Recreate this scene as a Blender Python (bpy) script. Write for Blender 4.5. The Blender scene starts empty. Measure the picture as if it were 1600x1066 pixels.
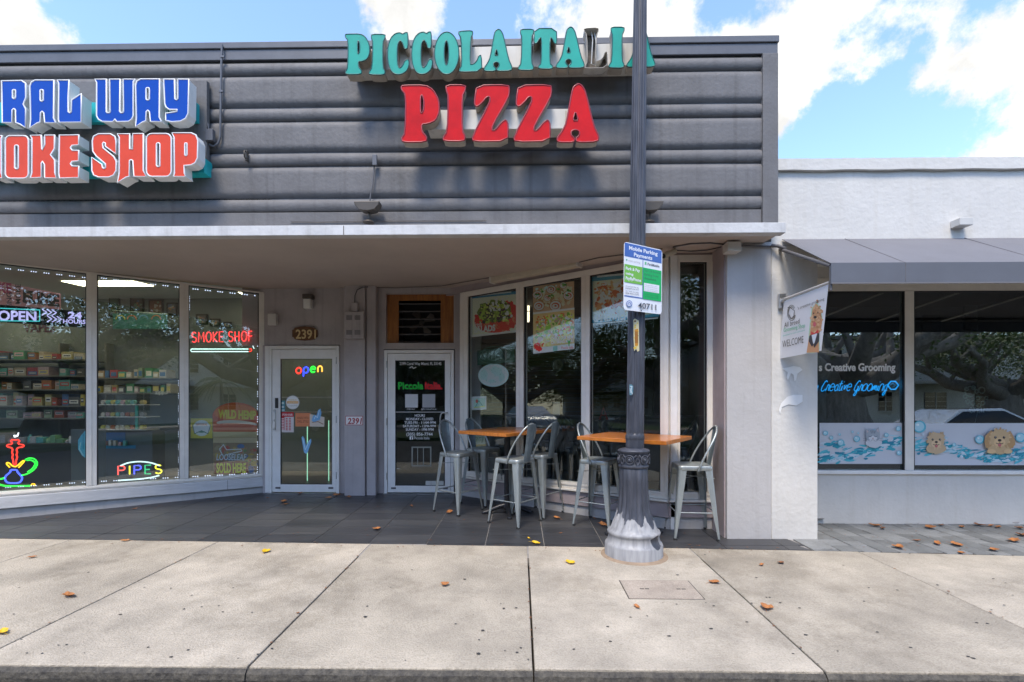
import bpy, bmesh, math, random
from mathutils import Vector, Matrix
R_ = math.radians
random.seed(7)
scene = bpy.context.scene
COL = scene.collection

# ------------------------------------------------------------------ camera, sky, sun, exposure
EYE = 1.45
YAW = math.atan(0.017)
FPX = 770.0
HOR = 632.0
SLOPE = 0.02            # pavement rises gently towards the shops
cam_d = bpy.data.cameras.new('camera')
cam = bpy.data.objects.new('camera', cam_d)
COL.objects.link(cam)
cam.location = (0, 0, EYE)
cam.rotation_euler = (R_(90), 0, YAW)
cam_d.sensor_width = 36
cam_d.lens = 36 * FPX / 1600
cam_d.shift_y = (HOR - 533) / 1600
cam_d.clip_start = 0.05
cam_d.clip_end = 1000
scene.camera = cam

SUN_EL, SUN_AZ = 60.0, 196.0          # azimuth: compass direction the sun stands in (0 = +Y, clockwise)
world = bpy.data.worlds.new('World')
scene.world = world
world.use_nodes = True
nt = world.node_tree
nt.nodes.clear()
W = nt.nodes.new
def L(a, b, t=None):
    (t or nt).links.new(a, b)
wo = W('ShaderNodeOutputWorld')
bg = W('ShaderNodeBackground')
bg.inputs['Strength'].default_value = 0.12
sky = W('ShaderNodeTexSky')
sky.sky_type = 'NISHITA'
sky.sun_disc = False
sky.sun_elevation = R_(SUN_EL)
sky.sun_rotation = R_(SUN_AZ)
sky.air_density = 1.0
sky.dust_density = 0.5
sky.ozone_density = 2.0
tc = W('ShaderNodeTexCoord')
def wdir(px, py):
    a = (px - 800) / FPX
    b = (HOR - py) / FPX
    f = Vector((-math.sin(YAW), math.cos(YAW), 0))
    r = Vector((math.cos(YAW), math.sin(YAW), 0))
    return (f + r * a + Vector((0, 0, b))).normalized()
# cloud field: fractal noise plus a few cloud banks standing where the photograph has them
def wmath(op, a, b=None, c=None):
    n = W('ShaderNodeMath')
    n.operation = op
    for i, v in enumerate((a, b, c)):
        if v is None:
            continue
        if isinstance(v, (int, float)):
            n.inputs[i].default_value = v
        else:
            L(v, n.inputs[i])
    return n.outputs[0]
warp = W('ShaderNodeTexNoise')
warp.inputs['Scale'].default_value = 5.0
warp.inputs['Detail'].default_value = 8
warp.inputs['Roughness'].default_value = 0.62
L(tc.outputs['Generated'], warp.inputs['Vector'])
vs = W('ShaderNodeVectorMath'); vs.operation = 'SCALE'; vs.inputs['Scale'].default_value = 0.22
vc = W('ShaderNodeVectorMath'); vc.operation = 'SUBTRACT'; vc.inputs[1].default_value = (0.5, 0.5, 0.5)
L(warp.outputs['Color'], vc.inputs[0]); L(vc.outputs[0], vs.inputs[0])
va = W('ShaderNodeVectorMath'); va.operation = 'ADD'
L(tc.outputs['Generated'], va.inputs[0]); L(vs.outputs[0], va.inputs[1])
nz = W('ShaderNodeTexNoise')
nz.inputs['Scale'].default_value = 6.0
nz.inputs['Detail'].default_value = 10
nz.inputs['Roughness'].default_value = 0.66
L(tc.outputs['Generated'], nz.inputs['Vector'])
acc = wmath('MULTIPLY', wmath('SUBTRACT', nz.outputs['Fac'], 0.515), 2.9)
banks = [(70, 55, .10, .7), (-60, 30, .2, .7), (560, 25, .09, .6), (640, 20, .10, .6), (820, 40, .05, .3), (960, 20, .14, .6),
         (1130, 60, .2, .5), (1240, 130, .14, .55), (1300, 20, .13, .45), (1270, 170, .08, .5), (1430, 40, .09, .4), (1250, 215, .06, .45), (1470, 110, .12, .42), (1590, 100, .12, .42),
         (1470, 215, .09, .4), (1560, 235, .09, .3), (1750, 40, .28, .35), (340, 25, .03, .18)]
holes = [(330, 60, .2, .5), (1350, 62, .07, .5), (1380, 190, .09, .7), (1335, 240, .09, .6), (1240, 240, .06, .4), (1545, 28, .06, .5), (1500, 200, .05, .35), (1420, 90, .03, .3), (1520, 175, .05, .25), (750, 60, .07, .55), (215, 10, .09, .45), (440, 30, .1, .4), (1180, 10, .05, .3), (1110, 30, .04, .15)]
for (x, y, r, s) in banks + [(h[0], h[1], h[2], -h[3]) for h in holes]:
    d = W('ShaderNodeVectorMath'); d.operation = 'DISTANCE'
    L(va.outputs[0], d.inputs[0]); d.inputs[1].default_value = wdir(x, y)
    mr = W('ShaderNodeMapRange'); mr.interpolation_type = 'SMOOTHSTEP'
    mr.inputs['From Min'].default_value = 0.0
    mr.inputs['From Max'].default_value = r * 1.5
    mr.inputs['To Min'].default_value = (s * 0.6 if s > 0 else s * 1.15)
    mr.inputs['To Max'].default_value = 0.0
    L(d.outputs['Value'], mr.inputs['Value'])
    acc = wmath('ADD', acc, mr.outputs[0])
cm = W('ShaderNodeMapRange'); cm.interpolation_type = 'SMOOTHSTEP'
cm.inputs['From Min'].default_value = 0.0
cm.inputs['From Max'].default_value = 0.46
L(acc, cm.inputs['Value'])
cn = W('ShaderNodeMapRange')                      # soft grey modelling inside the clouds
cn.inputs['From Min'].default_value = 0.3
cn.inputs['From Max'].default_value = 0.7
cn.inputs['To Min'].default_value = 3.0
cn.inputs['To Max'].default_value = 4.3
cl2 = W('ShaderNodeTexNoise'); cl2.inputs['Scale'].default_value = 11; cl2.inputs['Detail'].default_value = 7
L(va.outputs[0], cl2.inputs['Vector']); L(cl2.outputs['Fac'], cn.inputs['Value'])
ccol = W('ShaderNodeCombineColor')
L(wmath('MULTIPLY', cn.outputs[0], 1.0), ccol.inputs[0])
L(wmath('MULTIPLY', cn.outputs[0], 0.99), ccol.inputs[1])
L(wmath('MULTIPLY', cn.outputs[0], 0.965), ccol.inputs[2])
gain = W('ShaderNodeMix'); gain.data_type = 'RGBA'; gain.blend_type = 'MULTIPLY'
gain.inputs['Factor'].default_value = 1.0
L(sky.outputs['Color'], gain.inputs['A']); gain.inputs['B'].default_value = (1.30, 1.33, 1.40, 1)
mx = W('ShaderNodeMix'); mx.data_type = 'RGBA'
L(cm.outputs[0], mx.inputs['Factor']); L(gain.outputs['Result'], mx.inputs['A']); L(ccol.outputs[0], mx.inputs['B'])
L(mx.outputs['Result'], bg.inputs['Color']); L(bg.outputs[0], wo.inputs['Surface'])

sun_d = bpy.data.lights.new('sun', 'SUN')
sun_d.energy = 1.5
sun_d.angle = R_(18)                    # sun veiled by thin cloud: shadows are wide and soft
sun_d.color = (1.0, 0.90, 0.76)
sun = bpy.data.objects.new('sun', sun_d)
COL.objects.link(sun)
az, el = R_(SUN_AZ), R_(SUN_EL)
tosun = Vector((math.sin(az) * math.cos(el), math.cos(az) * math.cos(el), math.sin(el)))
sun.rotation_euler = (-tosun).to_track_quat('-Z', 'Y').to_euler()
sun.location = (0, -5, 20)

scene.view_settings.view_transform = 'Standard'
scene.view_settings.look = 'None'
scene.view_settings.gamma = 1
scene.view_settings.use_curve_mapping = False
scene.view_settings.exposure = 1.40
scene.cycles.use_denoising = True
scene.cycles.max_bounces = 8
scene.cycles.diffuse_bounces = 4
scene.cycles.glossy_bounces = 4
scene.cycles.transparent_max_bounces = 16
scene.cycles.sample_clamp_indirect = 6
scene.cycles.caustics_reflective = False
scene.cycles.caustics_refractive = False

# ------------------------------------------------------------------ materials
def lin(c):
    return tuple(((v / 255) / 12.92 if v / 255 <= 0.04045 else ((v / 255 + 0.055) / 1.055) ** 2.4) for v in c)
MATS = {}
def mat(name, col, rough=0.6, metal=0.0, var=0.0, vscale=6.0, bump=0.0, bscale=60.0, spec=0.5, emit=None, estr=0.0,
        coat=0.0, col2=None, stretch=(1, 1, 1), streak=0.0, speck=0.0, rvar=0.0, patch=0.0):
    """procedural principled material: base colour varied by noise (dirt, wear), fine bump, streaks and specks"""
    if name in MATS:
        return MATS[name]
    m = bpy.data.materials.new(name)
    m.use_nodes = True
    t = m.node_tree
    b = t.nodes['Principled BSDF']
    N = t.nodes.new
    b.inputs['Roughness'].default_value = rough
    b.inputs['Metallic'].default_value = metal
    b.inputs['Specular IOR Level'].default_value = spec
    b.inputs['Coat Weight'].default_value = coat
    if emit:
        b.inputs['Emission Color'].default_value = (*emit, 1)
        b.inputs['Emission Strength'].default_value = estr
    tc = N('ShaderNodeTexCoord')
    mp = N('ShaderNodeMapping')
    mp.inputs['Scale'].default_value = stretch
    t.links.new(tc.outputs['Object'], mp.inputs['Vector'])
    c2 = col2 if col2 else tuple(v * (1 - var) for v in col)
    cur = None
    if var or col2:
        n = N('ShaderNodeTexNoise')
        n.inputs['Scale'].default_value = vscale
        n.inputs['Detail'].default_value = 8
        n.inputs['Roughness'].default_value = 0.65
        t.links.new(mp.outputs[0], n.inputs['Vector'])
        r = N('ShaderNodeMapRange')
        r.inputs['From Min'].default_value = 0.35
        r.inputs['From Max'].default_value = 0.68
        t.links.new(n.outputs['Fac'], r.inputs['Value'])
        x = N('ShaderNodeMix'); x.data_type = 'RGBA'
        x.inputs['A'].default_value = (*col, 1)
        x.inputs['B'].default_value = (*c2, 1)
        t.links.new(r.outputs[0], x.inputs['Factor'])
        cur = x.outputs['Result']
        if rvar:
            rr = N('ShaderNodeMapRange')
            rr.inputs['To Min'].default_value = rough
            rr.inputs['To Max'].default_value = min(1, rough + rvar)
            t.links.new(r.outputs[0], rr.inputs['Value'])
            t.links.new(rr.outputs[0], b.inputs['Roughness'])
    def darken(fac_socket, amount, cur):
        x = N('ShaderNodeMix'); x.data_type = 'RGBA'; x.blend_type = 'MULTIPLY'
        if cur is None:
            x.inputs['A'].default_value = (*col, 1)
        else:
            t.links.new(cur, x.inputs['A'])
        k = 1 - amount
        x.inputs['B'].default_value = (k, k * 0.99, k * 0.97, 1)
        t.links.new(fac_socket, x.inputs['Factor'])
        return x.outputs['Result']
    if streak:
        ms = N('ShaderNodeMapping'); ms.inputs['Scale'].default_value = (14, 14, 0.5)
        t.links.new(tc.outputs['Object'], ms.inputs['Vector'])
        n = N('ShaderNodeTexNoise'); n.inputs['Scale'].default_value = 1.0; n.inputs['Detail'].default_value = 6
        t.links.new(ms.outputs[0], n.inputs['Vector'])
        r = N('ShaderNodeMapRange'); r.inputs['From Min'].default_value = 0.52; r.inputs['From Max'].default_value = 0.75
        t.links.new(n.outputs['Fac'], r.inputs['Value'])
        cur = darken(r.outputs[0], streak, cur)
    if speck:
        n = N('ShaderNodeTexNoise'); n.inputs['Scale'].default_value = 90; n.inputs['Detail'].default_value = 3
        n.inputs['Roughness'].default_value = 0.8
        t.links.new(tc.outputs['Object'], n.inputs['Vector'])
        r = N('ShaderNodeMapRange'); r.inputs['From Min'].default_value = 0.42; r.inputs['From Max'].default_value = 0.66
        t.links.new(n.outputs['Fac'], r.inputs['Value'])
        cur = darken(r.outputs[0], speck, cur)
    if patch:          # broad damp stains with ragged borders
        n = N('ShaderNodeTexNoise'); n.inputs['Scale'].default_value = .75; n.inputs['Detail'].default_value = 9; n.inputs['Roughness'].default_value = .72
        t.links.new(tc.outputs['Object'], n.inputs['Vector'])
        r = N('ShaderNodeMapRange'); r.interpolation_type = 'SMOOTHSTEP'; r.inputs['From Min'].default_value = .50; r.inputs['From Max'].default_value = .60
        t.links.new(n.outputs['Fac'], r.inputs['Value']); cur = darken(r.outputs[0], patch, cur)
        n = N('ShaderNodeTexVoronoi'); n.inputs['Scale'].default_value = 55
        t.links.new(tc.outputs['Object'], n.inputs['Vector'])
        r = N('ShaderNodeMapRange'); r.inputs['From Min'].default_value = .16; r.inputs['From Max'].default_value = .08
        t.links.new(n.outputs['Distance'], r.inputs['Value']); cur = darken(r.outputs[0], .3, cur)
    if cur is None:
        b.inputs['Base Color'].default_value = (*col, 1)
    else:
        t.links.new(cur, b.inputs['Base Color'])
    if bump:
        n = N('ShaderNodeTexNoise'); n.inputs['Scale'].default_value = bscale; n.inputs['Detail'].default_value = 6
        t.links.new(mp.outputs[0], n.inputs['Vector'])
        bb = N('ShaderNodeBump'); bb.inputs['Strength'].default_value = bump; bb.inputs['Distance'].default_value = 0.01
        t.links.new(n.outputs['Fac'], bb.inputs['Height'])
        t.links.new(bb.outputs[0], b.inputs['Normal'])
    MATS[name] = m
    return m

def glass_mat(name, tint=(0.90, 0.93, 0.92), base=0.07, rough=0.0):
    m = bpy.data.materials.new(name); m.use_nodes = True
    t = m.node_tree; t.nodes.clear(); N = t.nodes.new
    out = N('ShaderNodeOutputMaterial'); mixn = N('ShaderNodeMixShader')
    tr = N('ShaderNodeBsdfTransparent'); tr.inputs['Color'].default_value = (*tint, 1)
    gl = N('ShaderNodeBsdfGlossy'); gl.inputs['Roughness'].default_value = rough
    gl.inputs['Color'].default_value = (0.95, 0.98, 0.96, 1)
    lw = N('ShaderNodeLayerWeight'); lw.inputs['Blend'].default_value = 0.5
    p = N('ShaderNodeMath'); p.operation = 'POWER'; p.inputs[1].default_value = 4
    mr = N('ShaderNodeMapRange'); mr.inputs['To Min'].default_value = base; mr.inputs['To Max'].default_value = 0.9
    t.links.new(lw.outputs['Facing'], p.inputs[0]); t.links.new(p.outputs[0], mr.inputs['Value'])
    t.links.new(mr.outputs[0], mixn.inputs['Fac'])
    t.links.new(tr.outputs[0], mixn.inputs[1]); t.links.new(gl.outputs[0], mixn.inputs[2])
    t.links.new(mixn.outputs[0], out.inputs['Surface'])
    return m

def print_mat(name, rough=0.45, emis=0.0, trans=0.0):
    m = bpy.data.materials.new(name); m.use_nodes = True
    t = m.node_tree; b = t.nodes['Principled BSDF']
    a = t.nodes.new('ShaderNodeAttribute'); a.attribute_name = 'Col'
    if emis:
        b.inputs['Base Color'].default_value = (0.02, 0.02, 0.02, 1)
        t.links.new(a.outputs['Color'], b.inputs['Emission Color'])
        b.inputs['Emission Strength'].default_value = emis
    else:
        t.links.new(a.outputs['Color'], b.inputs['Base Color'])
    b.inputs['Roughness'].default_value = rough
    return m

PRINT = print_mat('flat_print')
GLOW = print_mat('neon_glow', emis=.8)
LEDM = print_mat('led_glow', emis=.6)
GLASS = glass_mat('shop_glass', base=0.048)
GLASS_L = glass_mat('smoke_shop_glass', tint=(0.88, 0.92, 0.92), base=0.082)
GLASS_DARK = glass_mat('tinted_glass', tint=(0.72, 0.76, 0.76), base=0.19)

M = dict(
    grey=mat('dark_grey_stucco', (.160, .154, .154), .62, var=.2, vscale=2.5, bump=.4, bscale=28, streak=.24, rvar=.1),
    grey_metal=mat('dark_grey_flashing', (.125, .128, .142), .45, var=.2, vscale=4, bump=.08),
    fascia=mat('white_painted_concrete', (.66, .65, .64), .7, var=.18, vscale=5, bump=.4, bscale=22, streak=.16),
    soffit=mat('warm_grey_soffit', (.54, .46, .405), .75, var=.13, vscale=1.2, bump=.15, bscale=25),
    wall=mat('mauve_grey_paint', (.46, .415, .41), .7, var=.18, vscale=3, bump=.25, bscale=30, streak=.2),
    mauve=mat('mauve_paint', (.42, .35, .35), .7, var=.2, vscale=3, bump=.25, bscale=30),
    pillar=mat('light_grey_stucco', (.50, .48, .465), .75, var=.1, vscale=2, bump=.35, bscale=26, streak=.12),
    white=mat('white_stucco', (.67, .645, .60), .8, var=.1, vscale=2.2, bump=.5, bscale=20, streak=.04),
    patch=mat('fresh_white_patch', (.86, .85, .82), .75, bump=.2),
    frame=mat('cream_window_frame', (.84, .79, .71), .42, var=.12, vscale=5, bump=.05),
    frame_w=mat('white_window_frame', (.85, .83, .79), .4, var=.1, vscale=5, bump=.05),
    sill=mat('white_wood_sill', (.68, .67, .66), .55, var=.2, vscale=4, bump=.2, stretch=(1, 1, 6)),
    gasket=mat('black_gasket', (.02, .02, .02), .5),
    concrete=mat('pavement_concrete', (.52, .455, .36), .85, var=.38, vscale=1.7, bump=.8, bscale=90, speck=.26, patch=.2),
    concrete2=mat('pavement_concrete_pale', (.57, .50, .40), .85, var=.38, vscale=2.1, bump=.8, bscale=90, speck=.24, patch=.18),
    joint=mat('joint_dirt', (.10, .085, .07), .9, var=.4, vscale=20),
    kerb=mat('dirty_kerb', (.30, .28, .25), .85, col2=(.04, .037, .033), vscale=9, bump=.8, bscale=40, speck=.4),
    kerbf=mat('blackened_kerb_face', (.055, .05, .045), .85, col2=(.14, .125, .10), vscale=22, bump=.9, bscale=40, speck=.4),
    asphalt=mat('asphalt', (.055, .055, .055), .85, var=.3, vscale=3, bump=.8, bscale=120, speck=.3),
    tile=mat('slate_tile', (.033, .034, .037), .33, col2=(.055, .055, .058), vscale=3.2, bump=.08, bscale=30, stretch=(.35, 3, 1), rvar=.2),
    tile2=mat('slate_tile_worn', (.038, .039, .043), .36, col2=(.075, .075, .076), vscale=3.2, bump=.08, bscale=30, stretch=(.3, 4, 1), rvar=.2),
    grout=mat('pale_grout', (.34, .32, .30), .9, var=.3, vscale=12),
    paver=mat('grey_paver', (.20, .205, .20), .8, var=.35, vscale=4, bump=.4, bscale=60, speck=.2),
    paver2=mat('mottled_paver', (.27, .275, .27), .8, var=.35, vscale=4, bump=.4, bscale=60, speck=.2),
    teal_face=mat('teal_acrylic', (.02, .38, .29), .3, var=.16, vscale=5, spec=.3),
    teal_trim=mat('teal_trim', (.003, .09, .08), .35),
    red_face=mat('red_acrylic', (.68, .008, .007), .2, var=.25, vscale=4, spec=.2),
    red_trim=mat('red_trim', (.32, .02, .03), .35),
    can=mat('beige_letter_can', (.50, .44, .36), .5, var=.3, vscale=9, bump=.1),
    raceway=mat('cream_raceway', (.66, .63, .57), .5, var=.12, vscale=4, streak=.2),
    white_can=mat('white_letter_return', (.82, .82, .79), .38, var=.1, vscale=6),
    white_trim=mat('white_letter_trim', (.85, .84, .83), .4),
    blue_face=mat('blue_acrylic', (.002, .065, .42), .10, var=.1, vscale=4, spec=.22),
    orange_face=mat('orange_red_acrylic', (.78, .075, .028), .2, var=.14, vscale=4, spec=.2),
    teal_box=mat('teal_sign_box', (.02, .48, .50), .4, var=.25, vscale=6, streak=.4),
    dead=mat('exposed_letter_inside', (.20, .165, .13), .7, col2=(.05, .045, .04), vscale=14, bump=.3),
    galv=mat('brushed_galvanised_steel', (.47, .50, .475), .36, .62, col2=(.27, .30, .305), vscale=9, bump=.06, bscale=120, stretch=(1, 1, .25), rvar=.2),
    galv_slat=mat('blue_grey_steel', (.30, .36, .38), .36, .55, var=.3, vscale=9, bump=.05),
    rubber=mat('black_rubber', (.02, .02, .02), .7),
    wood=mat('orange_varnished_wood', (.62, .215, .035), .30, col2=(.36, .10, .015), vscale=5, bump=.1, bscale=30, stretch=(1, 14, 1), coat=.3),
    wood_panel=mat('stained_pine_panel', (.40, .155, .03), .5, col2=(.17, .055, .012), vscale=3, bump=.15, stretch=(9, 9, .8)),
    iron=mat('black_cast_iron', (.03, .03, .034), .35, .3, var=.3, vscale=20, bump=.2),
    dark=mat('very_dark', (.012, .012, .012), .8),
    cable=mat('grey_cable', (.13, .125, .13), .55, var=.2),
    cable_s=mat('brown_grey_cable', (.17, .15, .14), .6, var=.2),
    alu=mat('aluminium', (.55, .55, .54), .35, .8, var=.2),
    bronze=mat('bronze_fixture', (.10, .085, .07), .5, .3, var=.3),
    plaque=mat('brown_wood_plaque', (.17, .07, .02), .5, col2=(.08, .03, .01), vscale=6, stretch=(1, 1, 6)),
    gold=mat('brass_numbers', (.75, .55, .25), .35, .6),
    offwhite=mat('off_white_plastic', (.62, .60, .56), .5, var=.12),
    tube=mat('yellowed_diffuser', (.60, .54, .42), .45, var=.15),
    lens=mat('frosted_lens', (.75, .74, .70), .3),
    fabric=mat('grey_awning_fabric', (.175, .17, .18), .85, var=.12, vscale=2, bump=.25, bscale=220),
    valance=mat('grey_awning_valance', (.135, .145, .17), .85, var=.12, vscale=2, bump=.25, bscale=220),
    leaf=mat('dry_orange_leaf', (.50, .20, .06), .65, col2=(.26, .10, .035), vscale=30, bump=.4),
    leaf_b=mat('dry_brown_leaf', (.30, .13, .055), .6, col2=(.14, .06, .03), vscale=30, bump=.4),
    leaf_y=mat('fallen_yellow_leaf', (.80, .50, .02), .5, col2=(.60, .36, .02), vscale=30, bump=.3),
    gum=mat('flattened_gum', (.045, .043, .042), .7),
    stain=mat('rust_ring', (.34, .25, .17), .9, var=.3, vscale=12),
    shop_wall=mat('shop_wall', (.17, .20, .20), .8, var=.1),
    shop_dark=mat('shop_dark_wall', (.12, .11, .10), .8, var=.2),
    shop_floor=mat('shop_floor', (.12, .11, .10), .4, var=.2),
    ceiling=mat('shop_ceiling', (.60, .66, .67), .8),
    panel_light=mat('ceiling_panel_light', (.9, .8, .6), .5, emit=(1.0, .86, .56), estr=3.2),
    sign_white=mat('sign_white', (.82, .82, .84), .3),
    steel_sign=mat('sign_back_metal', (.5, .5, .5), .4, .8),
    pink=mat('pink_sheet', (.45, .26, .29), .7, var=.1),
    counter=mat('dark_counter', (.045, .045, .045), .5),
    slatwood=mat('brown_slat_wood', (.16, .085, .035), .6, var=.4, vscale=3, stretch=(1, 1, 8)),
    bark=mat('banyan_bark', (.27, .245, .22), .9, col2=(.12, .105, .09), vscale=2.5, bump=1, bscale=9, stretch=(3, 3, .7)),
    green=mat('tree_leaves', (.055, .10, .02), .5, col2=(.12, .16, .03), vscale=1.2),
    palmg=mat('palm_leaves', (.06, .12, .03), .5, col2=(.13, .15, .03), vscale=2),
    grass=mat('grass', (.06, .10, .03), .9, var=.3, vscale=3, bump=.6),
    bldg=mat('apartment_white', (.62, .61, .58), .85, var=.12, vscale=1),
    carw=mat('white_car_paint', (.68, .69, .70), .2, coat=1.0),
    carg=mat('car_glass', (.01, .012, .014), .05),
)
# lamp post paint: dark grey coat with the lower part left in pale primer, ragged edge between
def post_mat():
    m = bpy.data.materials.new('lamp_post_paint'); m.use_nodes = True
    t = m.node_tree; b = t.nodes['Principled BSDF']; N = t.nodes.new
    tc = N('ShaderNodeTexCoord'); sx = N('ShaderNodeSeparateXYZ'); t.links.new(tc.outputs['Object'], sx.inputs[0])
    n = N('ShaderNodeTexNoise'); n.inputs['Scale'].default_value = 13; n.inputs['Detail'].default_value = 9
    mp = N('ShaderNodeMapping'); mp.inputs['Scale'].default_value = (1, 1, .35)
    t.links.new(tc.outputs['Object'], mp.inputs[0]); t.links.new(mp.outputs[0], n.inputs['Vector'])
    a = N('ShaderNodeMath'); a.operation = 'MULTIPLY_ADD'; a.inputs[1].default_value = .34
    t.links.new(n.outputs['Fac'], a.inputs[0]); t.links.new(sx.outputs['Z'], a.inputs[2])
    xs = N('ShaderNodeMath'); xs.operation = 'MULTIPLY_ADD'; xs.inputs[1].default_value = .30
    t.links.new(sx.outputs['X'], xs.inputs[0]); t.links.new(a.outputs[0], xs.inputs[2])
    r = N('ShaderNodeMapRange'); r.inputs['From Min'].default_value = .505; r.inputs['From Max'].default_value = .515
    t.links.new(xs.outputs[0], r.inputs['Value'])
    # a dark smear of paint low on the right
    v = N('ShaderNodeVectorMath'); v.operation = 'DISTANCE'; v.inputs[1].default_value = (.17, -.17, .15)
    nn = N('ShaderNodeTexNoise'); nn.inputs['Scale'].default_value = 9
    t.links.new(tc.outputs['Object'], nn.inputs['Vector'])
    t.links.new(tc.outputs['Object'], v.inputs[0])
    ad = N('ShaderNodeMath'); ad.operation = 'MULTIPLY_ADD'; ad.inputs[1].default_value = .12
    t.links.new(nn.outputs['Fac'], ad.inputs[0]); t.links.new(v.outputs['Value'], ad.inputs[2])
    r2 = N('ShaderNodeMapRange'); r2.inputs['From Min'].default_value = .125; r2.inputs['From Max'].default_value = .118
    t.links.new(ad.outputs[0], r2.inputs['Value'])
    mxx = N('ShaderNodeMath'); mxx.operation = 'MAXIMUM'
    t.links.new(r.outputs[0], mxx.inputs[0]); t.links.new(r2.outputs[0], mxx.inputs[1])
    dn = N('ShaderNodeTexNoise'); dn.inputs['Scale'].default_value = 30; dn.inputs['Detail'].default_value = 6
    ms = N('ShaderNodeMapping'); ms.inputs['Scale'].default_value = (.8, .8, .12)
    t.links.new(tc.outputs['Object'], ms.inputs[0]); t.links.new(ms.outputs[0], dn.inputs['Vector'])
    dr = N('ShaderNodeMapRange'); dr.inputs['From Min'].default_value = .4; dr.inputs['From Max'].default_value = .65
    t.links.new(dn.outputs['Fac'], dr.inputs['Value'])
    d1 = N('ShaderNodeMix'); d1.data_type = 'RGBA'; d1.inputs['A'].default_value = (.042, .046, .06, 1); d1.inputs['B'].default_value = (.075, .08, .10, 1)
    t.links.new(dr.outputs[0], d1.inputs['Factor'])
    l1 = N('ShaderNodeMix'); l1.data_type = 'RGBA'; l1.inputs['A'].default_value = (.37, .37, .375, 1); l1.inputs['B'].default_value = (.25, .25, .26, 1)
    t.links.new(dr.outputs[0], l1.inputs['Factor'])
    x = N('ShaderNodeMix'); x.data_type = 'RGBA'
    t.links.new(mxx.outputs[0], x.inputs['Factor']); t.links.new(l1.outputs['Result'], x.inputs['A']); t.links.new(d1.outputs['Result'], x.inputs['B'])
    t.links.new(x.outputs['Result'], b.inputs['Base Color'])
    b.inputs['Roughness'].default_value = .5
    return m
M['post'] = post_mat()

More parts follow.
